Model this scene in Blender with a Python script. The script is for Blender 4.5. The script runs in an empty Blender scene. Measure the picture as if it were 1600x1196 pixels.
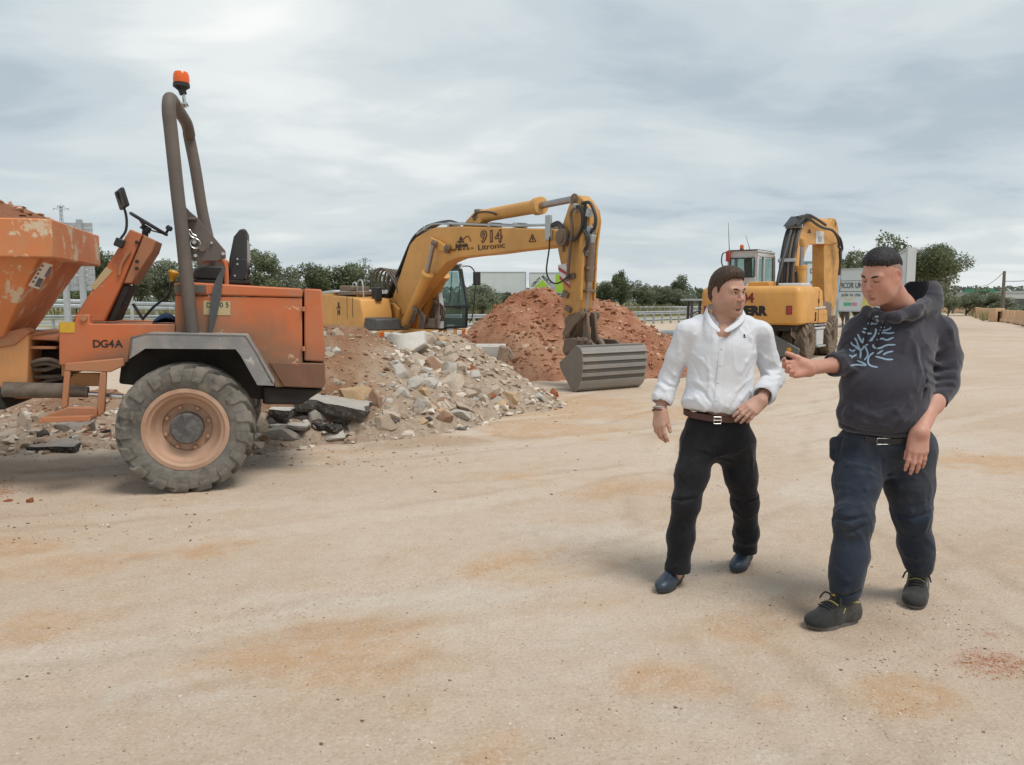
import bpy, bmesh, math, random
import numpy as np
from mathutils import Vector, Matrix, Quaternion
random.seed(7)
RNG = np.random.default_rng(7)
SC = bpy.context.scene
COL = SC.collection
PI = math.pi
# ------------------------------------------------------------------ camera
F_PX, CX, CY, EYE = 1230.0, 800.0, 598.0, 1.56
PITCH = math.atan(128.0 / F_PX)
cam_d = bpy.data.cameras.new('camera')
cam_d.sensor_width = 36.0
cam_d.lens = 36.0 * F_PX / 1600.0
cam_d.clip_start, cam_d.clip_end = 0.05, 6000.0
cam = bpy.data.objects.new('camera', cam_d)
COL.objects.link(cam)
cam.location = (0, 0, EYE)
cam.rotation_euler = (PI / 2 - PITCH, 0, 0)
SC.camera = cam
SC.view_settings.view_transform = 'Standard'
SC.view_settings.look = 'None'
SC.view_settings.gamma = 1.0
SC.view_settings.use_curve_mapping = False
SC.view_settings.exposure = 0.70
# ------------------------------------------------------------------ light
SUN_EL, SUN_AZ = math.radians(62), math.radians(128)     # azimuth from +Y, clockwise
sun_dir = Vector((math.sin(SUN_AZ) * math.cos(SUN_EL), math.cos(SUN_AZ) * math.cos(SUN_EL), math.sin(SUN_EL)))
sun_d = bpy.data.lights.new('sun', 'SUN')
sun_d.energy, sun_d.angle, sun_d.color = 1.5, math.radians(26), (1.0, 0.95, 0.88)
sun = bpy.data.objects.new('sun', sun_d)
COL.objects.link(sun)
sun.rotation_euler = (-sun_dir).to_track_quat('-Z', 'Y').to_euler()
sun.location = (0, 0, 40)
world = bpy.data.worlds.new('World')
SC.world = world
world.use_nodes = True
def build_world():
 nt = world.node_tree
 N, L = nt.nodes, nt.links
 N.clear()
 out = N.new('ShaderNodeOutputWorld')
 sky = N.new('ShaderNodeTexSky')
 sky.sky_type = 'NISHITA'
 sky.sun_disc = False
 sky.sun_elevation = SUN_EL
 sky.sun_rotation = SUN_AZ
 sky.dust_density = 3.0
 b1 = N.new('ShaderNodeBackground'); b1.inputs['Strength'].default_value = 0.06
 L.new(sky.outputs[0], b1.inputs[0])
 tc = N.new('ShaderNodeTexCoord')
 sep = N.new('ShaderNodeSeparateXYZ'); L.new(tc.outputs['Generated'], sep.inputs[0])
 def m(op, a, b=None, c=None, clamp=False):
  n = N.new('ShaderNodeMath'); n.operation = op; n.use_clamp = clamp
  for i, x in enumerate((a, b, c)):
   if x is None: continue
   if isinstance(x, (int, float)): n.inputs[i].default_value = x
   else: L.new(x, n.inputs[i])
  return n.outputs[0]
 z = m('MAXIMUM', sep.outputs[2], 0.0)
 den = m('ADD', z, 0.20)
 px = m('DIVIDE', sep.outputs[0], den)
 py = m('DIVIDE', sep.outputs[1], den)
 def noise(sx, sy, ox, scale, detail, rough, dist=0.0, lac=2.0):
  cb = N.new('ShaderNodeCombineXYZ')
  L.new(m('MULTIPLY_ADD', px, sx, ox), cb.inputs[0])
  L.new(m('MULTIPLY_ADD', py, sy, ox * 0.7), cb.inputs[1])
  cb.inputs[2].default_value = ox
  n = N.new('ShaderNodeTexNoise')
  n.inputs['Scale'].default_value = scale
  n.inputs['Detail'].default_value = detail
  n.inputs['Roughness'].default_value = rough
  n.inputs['Distortion'].default_value = dist
  L.new(cb.outputs[0], n.inputs['Vector'])
  return n.outputs[0]
 big = noise(1.0, 1.1, 3.1, 0.62, 3.0, 0.45, 0.3)
 mid = noise(0.85, 1.2, 8.7, 1.7, 7.0, 0.52, 0.5)
 fine = noise(0.8, 1.5, 1.9, 5.0, 5.0, 0.55, 0.3)
 cl = m('ADD', m('ADD', m('MULTIPLY', big, 0.50), m('MULTIPLY', mid, 0.42)), m('MULTIPLY', fine, 0.08))
 # the thin place in the cloud (upper left) and the clearer strip above the horizon
 def spot(u, v, power, gain):
  d = Vector(((u - CX) / F_PX, 1.0, -(v - 470) / F_PX)).normalized()
  vm = N.new('ShaderNodeVectorMath'); vm.operation = 'DOT_PRODUCT'
  L.new(tc.outputs['Generated'], vm.inputs[0]); vm.inputs[1].default_value = d
  return m('MULTIPLY', m('POWER', m('MAXIMUM', vm.outputs['Value'], 0.0), power), gain)
 cl = m('ADD', cl, spot(405, 50, 130, 0.165))
 hor = m('POWER', m('SUBTRACT', 1.0, z, clamp=True), 16.0)
 cl = m('ADD', cl, m('MULTIPLY', hor, 0.135))
 ramp = N.new('ShaderNodeValToRGB')
 cr = ramp.color_ramp
 cr.interpolation = 'EASE'
 stops = [(0.30, (0.225, 0.279, 0.329)), (0.42, (0.300, 0.350, 0.390)), (0.50, (0.375, 0.422, 0.447)), (0.58, (0.436, 0.475, 0.486)), (0.66, (0.529, 0.554, 0.551)), (0.76, (0.622, 0.633, 0.615))]
 while len(cr.elements) < len(stops): cr.elements.new(0.5)
 for e, (p, c) in zip(cr.elements, stops):
  e.position = p; e.color = (*c, 1)
 L.new(cl, ramp.inputs[0])
 b2 = N.new('ShaderNodeBackground'); b2.inputs['Strength'].default_value = 1.0
 L.new(ramp.outputs[0], b2.inputs[0])
 mx = N.new('ShaderNodeMixShader'); mx.inputs[0].default_value = 0.93
 L.new(b1.outputs[0], mx.inputs[1]); L.new(b2.outputs[0], mx.inputs[2])
 L.new(mx.outputs[0], out.inputs[0])
build_world()
# ------------------------------------------------------------------ picture -> place
_fw = Vector((0, math.cos(PITCH), -math.sin(PITCH)))
_up = Vector((0, math.sin(PITCH), math.cos(PITCH)))
CAM = Vector((0, 0, EYE))
def ray(u, v):
 return Vector(((u - CX) / F_PX, 0, 0)) + _up * (-(v - CY) / F_PX) + _fw
def gp(u, v, z=0.0):                       # where the sight line meets the level z
 d = ray(u, v)
 return CAM + d * ((z - EYE) / d.z)
def yp(u, v, Y):                           # ... the upright plane at distance Y
 d = ray(u, v)
 return CAM + d * (Y / d.y)
def plp(u, v, P0, n):                      # ... any plane
 d = ray(u, v)
 return CAM + d * ((P0 - CAM).dot(n) / d.dot(n))
# ------------------------------------------------------------------ objects
def props(o, label=None, cat=None, group=None, kind=None):
 if label: o['label'] = label
 if cat: o['category'] = cat
 if group: o['group'] = group
 if kind: o['kind'] = kind
 return o
def empty(name, loc=(0, 0, 0), rz=0.0, label=None, cat=None, group=None):
 o = bpy.data.objects.new(name, None)
 COL.objects.link(o)
 o.location = loc
 o.rotation_euler = (0, 0, rz)
 o.empty_display_size = 0.2
 return props(o, label, cat, group)
def link_mesh(name, me, mat=None, parent=None, loc=None):
 o = bpy.data.objects.new(name, me)
 COL.objects.link(o)
 if mat is not None:
  for mm in (mat if isinstance(mat, (list, tuple)) else [mat]): me.materials.append(mm)
 if parent is not None: o.parent = parent
 if loc is not None: o.location = loc
 return o
def copy_tree(o, parent=None):
 c = o.copy()
 COL.objects.link(c)
 c.parent = parent
 for ch in list(o.children): copy_tree(ch, c)
 return c
def frame_of(d, hint=Vector((0, 0, 1))):
 d = d.normalized()
 if abs(d.dot(hint)) > 0.97: hint = Vector((1, 0, 0)) if abs(d.x) < 0.9 else Vector((0, 1, 0))
 a = d.cross(hint).normalized()
 return a, d.cross(a).normalized()
def spline(pts, n=8, closed=False):
 P = [Vector(p) for p in pts]
 if len(P) < 3: return P
 out = []
 m = len(P)
 for i in range(m if closed else m - 1):
  p1, p2 = P[i], P[(i + 1) % m]
  p0 = P[i - 1] if (i > 0 or closed) else p1 * 2 - p2
  p3 = P[(i + 2) % m] if (i + 2 < m or closed) else p2 * 2 - p1
  for k in range(n):
   t = k / n
   out.append(0.5 * ((2 * p1) + (p2 - p0) * t + (2 * p0 - 5 * p1 + 4 * p2 - p3) * t * t
        + (3 * p1 - p0 - 3 * p2 + p3) * t ** 3))
 if not closed: out.append(P[-1])
 return out
class MB:
 """collects shapes that become ONE mesh object"""
 def __init__(s): s.v = []; s.f = []
 def add(s, vs, fs):
  o = len(s.v)
  s.v += [tuple(x) for x in vs]
  s.f += [tuple(i + o for i in f) for f in fs]
  return s
 def box(s, c, size, R=None, taper=None):
  c = Vector(c); hx, hy, hz = size[0] / 2, size[1] / 2, size[2] / 2
  tx, ty = taper or (1, 1)
  vs = [Vector((x * hx * (tx if z > 0 else 1), y * hy * (ty if z > 0 else 1), z * hz))
    for z in (-1, 1) for y in (-1, 1) for x in (-1, 1)]
  if R is not None: vs = [R @ q for q in vs]
  return s.add([c + q for q in vs], [(0, 2, 3, 1), (4, 5, 7, 6), (0, 1, 5, 4), (2, 6, 7, 3), (0, 4, 6, 2), (1, 3, 7, 5)])
 def span(s, lo, hi):
  return s.box([(a + b) / 2 for a, b in zip(lo, hi)], [abs(b - a) for a, b in zip(lo, hi)])
 def bar(s, a, b, w, h, hint=(0, 0, 1)):
  a, b = Vector(a), Vector(b)
  d = (b - a); p, q = frame_of(d, Vector(hint))
  vs = []
  for c in (a, b):
   for i, j in ((-1, -1), (1, -1), (1, 1), (-1, 1)): vs.append(c + p * (i * w / 2) + q * (j * h / 2))
  return s.add(vs, [(0, 3, 2, 1), (4, 5, 6, 7), (0, 1, 5, 4), (1, 2, 6, 5), (2, 3, 7, 6), (3, 0, 4, 7)])
 def prism(s, poly, fn, d0, d1):
  """poly: 2-D outline, fn(a, b, depth) -> point; a solid between two depths"""
  n = len(poly)
  vs = [fn(a, b, d0) for a, b in poly] + [fn(a, b, d1) for a, b in poly]
  fs = [tuple(range(n)), tuple(range(2 * n - 1, n - 1, -1))]
  fs += [(i, i + n, (i + 1) % n + n, (i + 1) % n) for i in range(n)]
  return s.add(vs, fs)
 def loft(s, A, B):
  n = len(A)
  fs = [tuple(range(n)), tuple(range(2 * n - 1, n - 1, -1))]
  fs += [(i, i + n, (i + 1) % n + n, (i + 1) % n) for i in range(n)]
  return s.add(list(A) + list(B), fs)
 def tube(s, pts, r, n=8, sm=0, closed=False, cap=True):
  P = spline(pts, sm, closed) if sm else [Vector(p) for p in pts]
  m = len(P)
  rs = r if isinstance(r, (list, tuple)) else None
  vs, fs = [], []
  pa = None
  for i in range(m):
   if closed: t = P[(i + 1) % m] - P[i - 1]
   else: t = P[min(i + 1, m - 1)] - P[max(i - 1, 0)]
   if t.length < 1e-9: t = Vector((0, 0, 1))
   t.normalize()
   if pa is None: a, b = frame_of(t)
   else:
    a = pa - t * pa.dot(t)
    a = a.normalized() if a.length > 1e-6 else frame_of(t)[0]
    b = t.cross(a)
   pa = a
   if rs:
    x = i / max(m - 1, 1) * (len(rs) - 1); k = min(int(x), len(rs) - 2); rr = rs[k] + (rs[k + 1] - rs[k]) * (x - k)
   else: rr = r
   for j in range(n):
    g = 2 * PI * j / n
    vs.append(P[i] + (a * math.cos(g) + b * math.sin(g)) * rr)
  for i in range(m if closed else m - 1):
   for j in range(n):
    k = (i + 1) % m
    fs.append((i * n + j, i * n + (j + 1) % n, k * n + (j + 1) % n, k * n + j))
  if cap and not closed:
   fs.append(tuple(range(n - 1, -1, -1))); fs.append(tuple((m - 1) * n + j for j in range(n)))
  return s.add(vs, fs)
 def cyl(s, a, b, r0, r1=None, n=16):
  return s.tube([a, b], [r0, r0 if r1 is None else r1], n)
 def lathe(s, prof, org, axis, n=32, cap=True):
  """prof: (radius, distance along axis)"""
  org, axis = Vector(org), Vector(axis).normalized()
  a, b = frame_of(axis)
  vs, fs = [], []
  for r, h in prof:
   for j in range(n):
    g = 2 * PI * j / n
    vs.append(org + axis * h + (a * math.cos(g) + b * math.sin(g)) * r)
  m = len(prof)
  for i in range(m - 1):
   for j in range(n):
    fs.append((i * n + j, (i + 1) * n + j, (i + 1) * n + (j + 1) % n, i * n + (j + 1) % n))
  if cap:
   fs.append(tuple(range(n))); fs.append(tuple((m - 1) * n + j for j in range(n - 1, -1, -1)))
  return s.add(vs, fs)
 def ball(s, c, r, n=12, m=8, R=None):
  c = Vector(c); r = r if isinstance(r, (tuple, list)) else (r, r, r)
  vs, fs = [], []
  for i in range(1, m):
   t = PI * i / m
   for j in range(n):
    g = 2 * PI * j / n
    q = Vector((r[0] * math.sin(t) * math.cos(g), r[1] * math.sin(t) * math.sin(g), r[2] * math.cos(t)))
    vs.append(c + (R @ q if R is not None else q))
  top, bot = Vector((0, 0, r[2])), Vector((0, 0, -r[2]))
  vs += [c + (R @ top if R is not None else top), c + (R @ bot if R is not None else bot)]
  for i in range(m - 2):
   for j in range(n):
    fs.append((i * n + j, (i + 1) * n + j, (i + 1) * n + (j + 1) % n, i * n + (j + 1) % n))
  k = (m - 1) * n
  for j in range(n):
   fs.append((k, j, (j + 1) % n)); fs.append((k + 1, (m - 2) * n + (j + 1) % n, (m - 2) * n + j))
  return s.add(vs, fs)
 def mesh(s, name, smooth=True, angle=38, fix=True):
  me = bpy.data.meshes.new(name)
  me.from_pydata(s.v, [], s.f)
  if fix:
   bm = bmesh.new(); bm.from_mesh(me)
   bmesh.ops.recalc_face_normals(bm, faces=bm.faces)
   bm.to_mesh(me); bm.free()
  if smooth:
   me.polygons.foreach_set('use_smooth', np.ones(len(me.polygons), dtype=bool))
   me.set_sharp_from_angle(angle=math.radians(angle))
  me.update()
  return me
 def build(s, name, mat=None, parent=None, bevel=0.0, smooth=True, angle=38, seg=2):
  me = s.mesh(name, smooth, angle)
  o = link_mesh(name, me, mat, parent)
  if bevel:
   md = o.modifiers.new('bevel', 'BEVEL')
   md.width = bevel; md.segments = seg; md.limit_method = 'ANGLE'; md.angle_limit = math.radians(40)
   md.harden_normals = False
  return o
# lettering: outlines of the built-in font turned into thin solids
_txt = {}
def text_obj(name, s, mat, parent, M, size, depth=0.004, align='CENTER', shear=0.0, bold=0.0, sx=1.0, outline=0.0):
 cu = bpy.data.curves.new('lettering', 'FONT')
 cu.body = s; cu.size = size; cu.extrude = depth / 2
 cu.align_x = align; cu.align_y = 'CENTER'; cu.shear = shear; cu.offset = bold; cu.resolution_u = 3
 tmp = bpy.data.objects.new('lettering', cu)
 COL.objects.link(tmp)
 me = bpy.data.meshes.new_from_object(tmp)
 bpy.data.objects.remove(tmp); bpy.data.curves.remove(cu)
 me.transform(M @ Matrix.Diagonal((sx, 1, 1, 1)))
 o = link_mesh(name, me, mat, parent)
 return o
def face_matrix(o, right, up):
 r = Vector(right).normalized(); u = Vector(up); u = (u - r * u.dot(r)).normalized(); n = r.cross(u)
 return Matrix(((r.x, u.x, n.x, o[0]), (r.y, u.y, n.y, o[1]), (r.z, u.z, n.z, o[2]), (0, 0, 0, 1)))
# ------------------------------------------------------------------ materials
def new_mat(name):
 m = bpy.data.materials.new(name); m.use_nodes = True
 nt = m.node_tree
 return m, nt, nt.nodes, nt.links, nt.nodes['Principled BSDF']
def tex_noise(nt, scale, detail=5, rough=0.6, coord='Object', stretch=None, dist=0.0):
 tc = nt.nodes.new('ShaderNodeTexCoord')
 n = nt.nodes.new('ShaderNodeTexNoise')
 n.inputs['Scale'].default_value = scale; n.inputs['Detail'].default_value = detail
 n.inputs['Roughness'].default_value = rough; n.inputs['Distortion'].default_value = dist
 src = tc.outputs[coord]
 if stretch:
  mp = nt.nodes.new('ShaderNodeMapping'); mp.inputs['Scale'].default_value = stretch
  nt.links.new(src, mp.inputs[0]); src = mp.outputs[0]
 nt.links.new(src, n.inputs['Vector'])
 return n.outputs[0]
def ramp(nt, fac, stops, interp='LINEAR'):
 r = nt.nodes.new('ShaderNodeValToRGB'); cr = r.color_ramp; cr.interpolation = interp
 while len(cr.elements) < len(stops): cr.elements.new(0.5)
 for e, (p, c) in zip(cr.elements, stops):
  e.position = p
  e.color = (c, c, c, 1) if isinstance(c, (int, float)) else (*c[:3], 1)
 nt.links.new(fac, r.inputs[0])
 return r.outputs[0]
def mix(nt, fac, a, b, mode='MIX'):
 n = nt.nodes.new('ShaderNodeMix'); n.data_type = 'RGBA'; n.blend_type = mode
 for sock, x in ((n.inputs[0], fac), (n.inputs[6], a), (n.inputs[7], b)):
  if isinstance(x, (int, float)): sock.default_value = x
  elif isinstance(x, tuple): sock.default_value = (*x[:3], 1)
  else: nt.links.new(x, sock)
 return n.outputs[2]
def mathn(nt, op, a, b=None, clamp=False):
 n = nt.nodes.new('ShaderNodeMath'); n.operation = op; n.use_clamp = clamp
 for i, x in enumerate((a, b)):
  if x is None: continue
  if isinstance(x, (int, float)): n.inputs[i].default_value = x
  else: nt.links.new(x, n.inputs[i])
 return n.outputs[0]
def bump(nt, h, strength=0.3, dist=0.01):
 b = nt.nodes.new('ShaderNodeBump'); b.inputs['Strength'].default_value = strength; b.inputs['Distance'].default_value = dist
 nt.links.new(h, b.inputs['Height'])
 return b.outputs[0]
def simple(name, col, rough=0.6, metal=0.0, var=0.12, scale=6.0, bmp=0.0, bscale=60.0, bdist=0.004, spec=0.5):
 m, nt, N, L, B = new_mat(name)
 n = tex_noise(nt, scale, 6, 0.62)
 lo = tuple(c * (1 - var) for c in col); hi = tuple(min(1, c * (1 + var)) for c in col)
 L.new(ramp(nt, n, [(0.3, lo), (0.7, hi)]), B.inputs['Base Color'])
 B.inputs['Roughness'].default_value = rough; B.inputs['Metallic'].default_value = metal
 B.inputs['Specular IOR Level'].default_value = spec
 if bmp: L.new(bump(nt, tex_noise(nt, bscale, 4, 0.6), bmp, bdist), B.inputs['Normal'])
 return m
def paint(name, col, dirt=(0.26, 0.17, 0.10), amount=0.5, rough=0.45, chips=0.0, chip=(0.55, 0.47, 0.34), scale=3.0, streak=True, fade=0.12, grime=()):
 """worn machine paint: faded tone, dust in cloudy patches, fine scratches, chips to the primer"""
 m, nt, N, L, B = new_mat(name)
 tone = tex_noise(nt, scale * 0.6, 4, 0.5)
 base = ramp(nt, tone, [(0.3, tuple(c * (1 - fade) for c in col)), (0.7, tuple(min(1, c * (1 + fade)) for c in col))])
 d1 = tex_noise(nt, scale, 9, 0.68, dist=0.6)
 dm = ramp(nt, d1, [(0.62 - 0.32 * amount, 0.0), (0.86 - 0.15 * amount, 1.0)])
 c = mix(nt, mathn(nt, 'MULTIPLY', dm, min(1.0, 0.35 + amount * 0.6)), base, dirt)
 if streak:
  st = tex_noise(nt, 14, 5, 0.6, stretch=(1, 1, 0.13))
  c = mix(nt, mathn(nt, 'MULTIPLY', ramp(nt, st, [(0.55, 0.0), (0.75, 1.0)]), 0.35 * amount), c, tuple(x * 0.7 for x in dirt))
 for (gx, gy, gz, gr) in grime:          # mud and oily dust gathered round a place on the machine
  tcn = N.new('ShaderNodeTexCoord'); vm = N.new('ShaderNodeVectorMath'); vm.operation = 'DISTANCE'
  L.new(tcn.outputs['Object'], vm.inputs[0]); vm.inputs[1].default_value = (gx, gy, gz)
  g = mathn(nt, 'ADD', mathn(nt, 'DIVIDE', vm.outputs['Value'], gr), mathn(nt, 'MULTIPLY', tex_noise(nt, 3.2, 8, 0.68, dist=0.7), 0.9))
  gm = ramp(nt, g, [(0.75 / 1.6, 1.0), (1.0, 0.0)]) if False else ramp(nt, mathn(nt, 'MULTIPLY', g, 0.6), [(0.50, 0.92), (0.82, 0.0)])
  c = mix(nt, gm, c, tuple(x * 0.62 for x in dirt))
 if chips:
  ch = tex_noise(nt, 5.0, 8, 0.72, dist=0.4)
  c = mix(nt, ramp(nt, ch, [(0.66 - chips * 0.1, 0.0), (0.69 - chips * 0.1, 0.85)]), c, chip)
 L.new(c, B.inputs['Base Color'])
 rr = ramp(nt, d1, [(0.35, rough), (0.7, min(0.95, rough + 0.35))])
 L.new(rr, B.inputs['Roughness'])
 L.new(bump(nt, tex_noise(nt, 90, 5, 0.7), 0.12, 0.003), B.inputs['Normal'])
 return m
def glass_mat(name, col=(0.32, 0.42, 0.40), alpha_mix=0.55):
 m, nt, N, L, B = new_mat(name)
 B.inputs['Base Color'].default_value = (*col, 1)
 B.inputs['Roughness'].default_value = 0.06
 B.inputs['Specular IOR Level'].default_value = 0.8
 tr = N.new('ShaderNodeBsdfTransparent'); tr.inputs[0].default_value = (0.86, 0.94, 0.92, 1)
 mx = N.new('ShaderNodeMixShader'); mx.inputs[0].default_value = alpha_mix
 L.new(tr.outputs[0], mx.inputs[1]); L.new(B.outputs[0], mx.inputs[2])
 L.new(mx.outputs[0], N['Material Output'].inputs[0])
 return m
def leaf_mat(name, lo, hi, scale=0.8):
 m, nt, N, L, B = new_mat(name)
 n = tex_noise(nt, scale, 4, 0.7)
 g = N.new('ShaderNodeNewGeometry')
 f = mathn(nt, 'ADD', mathn(nt, 'MULTIPLY', n, 0.62), mathn(nt, 'MULTIPLY', g.outputs['Random Per Island'], 0.38))
 c = ramp(nt, f, [(0.28, lo), (0.72, hi)])
 L.new(c, B.inputs['Base Color']); B.inputs['Roughness'].default_value = 0.6
 B.inputs['Specular IOR Level'].default_value = 0.25
 t = N.new('ShaderNodeBsdfTranslucent'); L.new(c, t.inputs[0])
 mx = N.new('ShaderNodeMixShader'); mx.inputs[0].default_value = 0.38
 L.new(B.outputs[0], mx.inputs[1]); L.new(t.outputs[0], mx.inputs[2])
 L.new(mx.outputs[0], N['Material Output'].inputs[0])
 return m
# value noise in numpy for shaping terrain
def _hash(ix, iy, s):
 h = (ix * 374761393 + iy * 668265263 + s * 362437) & 0x7fffffff
 h = ((h ^ (h >> 13)) * 1274126177) & 0x7fffffff
 return ((h ^ (h >> 16)) & 0xffff) / 65535.0
def vnoise(x, y, s=0):
 x = np.asarray(x, float); y = np.asarray(y, float)
 ix = np.floor(x).astype(np.int64); iy = np.floor(y).astype(np.int64)
 fx = x - ix; fy = y - iy
 fx = fx * fx * (3 - 2 * fx); fy = fy * fy * (3 - 2 * fy)
 a = _hash(ix, iy, s); b = _hash(ix + 1, iy, s); c = _hash(ix, iy + 1, s); d = _hash(ix + 1, iy + 1, s)
 return (a + (b - a) * fx) * (1 - fy) + (c + (d - c) * fx) * fy
def fbm(x, y, octv=5, s=0, gain=0.5):
 t = 0; a = 0.5; f = 1.0
 for k in range(octv):
  t = t + a * vnoise(np.asarray(x) * f, np.asarray(y) * f, s + k * 17); a *= gain; f *= 2.03
 return t
def sstep(a, b, x):
 t = np.clip((np.asarray(x, float) - a) / (b - a), 0, 1)
 return t * t * (3 - 2 * t)
# ================================================================== the setting: ground
def terrain(x, y):
 x = np.asarray(x, float); y = np.asarray(y, float)
 z = 0.55 * sstep(41, 47, y) * sstep(4, -22, x)
 z = z + 0.05 * (fbm(x * 0.15, y * 0.15, 3, 5) - 0.45) * sstep(14, 24, y)
 z = z + 0.014 * (fbm(x * 0.5, y * 0.5, 4, 9) - 0.45) + 0.006 * (fbm(x * 3.0, y * 3.0, 3, 2) - 0.45)
 # shallow wheel rut running away to the right
 d = (y - 4.0) - 0.62 * (x + 0.9)
 z = z - 0.012 * np.exp(-(d / 0.16) ** 2) * (fbm(x * 1.3, y * 1.3, 3, 31) * 1.6) * sstep(6.8, 4.4, y)
 # a strip of loose sand left by the excavation, in front of the guard rail on the right
 z = z + 0.16 * np.exp(-((x - 5.0) / 3.2) ** 2 - ((y - 27.0) / 2.0) ** 2) * (0.6 + fbm(x, y, 3, 77))
 return z
STAINS = [  # u, v, radius across, radius along, kind
 (790, 880, 0.42, 0.20, 'o'), (1075, 972, 0.42, 0.17, 'o'), (960, 955, 0.42, 0.17, 'o'), (1050, 1066, 0.30, 0.11, 'o'),
 (1200, 1098, 0.09, 0.06, 'o'), (760, 1155, 0.30, 0.24, 'o'), (100, 870, 0.75, 0.20, 'o'), (40, 985, 0.42, 0.16, 'o'),
 (560, 1010, 0.40, 0.20, 'o'), (450, 1040, 0.32, 0.12, 'o'), (210, 868, 0.5, 0.1, 'o'), (1000, 760, 0.9, 0.3, 'o'),
 (480, 715, 0.8, 0.35, 'o'), (940, 640, 1.6, 0.9, 'o'), (860, 670, 1.4, 0.6, 'o'), (1500, 720, 0.8, 0.4, 'o'),
 (900, 625, 1.2, 0.7, 'o'), (820, 745, 0.8, 0.18, 'o'), (1420, 1090, 0.22, 0.08, 'o'),
 (1568, 1038, 0.13, 0.055, 'r'), (1545, 990, 0.05, 0.015, 'r'), (5, 770, 0.16, 0.09, 'r'), (1590, 1040, 0.14, 0.06, 'r'),
 (1130, 885, 0.16, 0.14, 'p'), (1070, 1130, 0.3, 0.13, 'p'), (1150, 1180, 0.25, 0.06, 'p'), (860, 1060, 0.25, 0.04, 'p'),
 (640, 935, 1.0, 0.10, 'p'), (1000, 830, 0.9, 0.12, 'p'), (1250, 770, 0.5, 0.3, 'p'), (880, 1010, 0.4, 0.1, 'p'), (300, 1080, 0.35, 0.08, 'p'),
 (90, 745, 0.8, 0.45, 'd'), (430, 715, 0.5, 0.25, 'd'), (640, 690, 1.0, 0.35, 'd'), (200, 720, 1.0, 0.4, 'd'), (1250, 940, 0.4, 0.22, 'd')]
def build_ground():
 def axis(lo, hi, step, far_lo, far_hi, n):
  a = np.arange(lo, hi + 1e-6, step)
  l = lo - np.geomspace(step, lo - far_lo, n)[::-1]
  h = hi + np.geomspace(step, far_hi - hi, n)
  return np.concatenate([l, a, h])
 xs = axis(-9, 9, 0.075, -2500, 2500, 60)
 ys = axis(0.8, 16, 0.06, -1500, 3500, 70)
 X, Y = np.meshgrid(xs, ys)
 Z = terrain(X, Y)
 nx, ny = len(xs), len(ys)
 co = np.stack([X, Y, Z], -1).reshape(-1, 3)
 idx = np.arange(nx * ny).reshape(ny, nx)
 q = np.stack([idx[:-1, :-1], idx[:-1, 1:], idx[1:, 1:], idx[1:, :-1]], -1).reshape(-1, 4)
 me = bpy.data.meshes.new('ground')
 me.vertices.add(len(co)); me.vertices.foreach_set('co', co.ravel())
 me.loops.add(q.size); me.loops.foreach_set('vertex_index', q.ravel())
 me.polygons.add(len(q)); me.polygons.foreach_set('loop_start', np.arange(len(q)) * 4)
 me.polygons.foreach_set('use_smooth', np.ones(len(q), bool))
 me.update(calc_edges=True)
 att = {k: np.zeros(len(co)) for k in 'orpd'}
 x, y = co[:, 0], co[:, 1]
 wob = fbm(x * 1.6, y * 1.6, 5, 3); wob2 = fbm(x * 7, y * 7, 4, 13)
 for (u, v, ra, rb, k) in STAINS:
  c = gp(u, v)
  dx = (x - c.x) / ra; dy = (y - c.y) / (rb * 1.6)
  r = np.sqrt(dx * dx + dy * dy) + (wob - 0.47) * 3.4 + (wob2 - 0.47) * 1.3
  att[k] = np.maximum(att[k], sstep(1.3, 0.15, r))
 # paths of wheels across the yard: pairs of pressed bands with loose edges
 att['t'] = np.zeros(len(co)); att['e'] = np.zeros(len(co))
 fine = fbm(x * 5, y * 5, 4, 23); lug = 0.5 + 0.5 * np.sin((x + y) * 2 * PI / .16)
 for (P, wdt, amt) in (([(-7, 4.6), (-2, 5.9), (3, 8.2), (9, 12.5)], 1.7, 1.0), ([(-5, 2.2), (-1.2, 3.7), (2.2, 6.2), (7, 13)], 1.55, .8), ([(-8, 6.6), (-3, 7.2), (2, 9.6), (7, 14)], 1.7, .9),
      ([(3.6, 1.0), (2.6, 4.0), (3.6, 9.0), (8, 17)], 1.6, 1.0), ([(-3.5, 1.0), (0.2, 2.0), (2.8, 3.0), (6, 5.2)], 1.6, .7), ([(1.0, 10), (3.4, 13.5), (6, 18)], 1.7, 1.0)):
  S = spline([Vector((a, b, 0)) for a, b in P], 24); A = np.array([p[:2] for p in S])
  near = (y > .5) & (y < 18) & (np.abs(x) < 9.2); ii = np.nonzero(near)[0]
  bd = np.full(len(ii), 1e9); bs = np.zeros(len(ii))
  for q in range(len(A) - 1):
   d = A[q + 1] - A[q]; L2 = d @ d; px_ = x[ii] - A[q][0]; py_ = y[ii] - A[q][1]
   tt = np.clip((px_ * d[0] + py_ * d[1]) / L2, 0, 1); ddx = px_ - tt * d[0]; ddy = py_ - tt * d[1]
   dd = np.hypot(ddx, ddy); m_ = dd < bd; bd[m_] = dd[m_]; bs[m_] = np.sign(d[0] * ddy - d[1] * ddx)[m_]
  for off in (0.0, wdt):
   r_ = np.abs(bd * bs - off) + (fine[ii] - .47) * .16
   att['t'][ii] = np.maximum(att['t'][ii], amt * sstep(.17, .09, r_) * sstep(.36, .56, fbm(x[ii] * .8, y[ii] * .8, 3, int(wdt * 50 + off * 9))) * (.65 + .35 * lug[ii]))
   att['e'][ii] = np.maximum(att['e'][ii], amt * np.exp(-((r_ - .19) / .045) ** 2) * sstep(.40, .58, fbm(x[ii] * 1.1, y[ii] * 1.1, 3, int(wdt * 70 + off * 5))))
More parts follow.
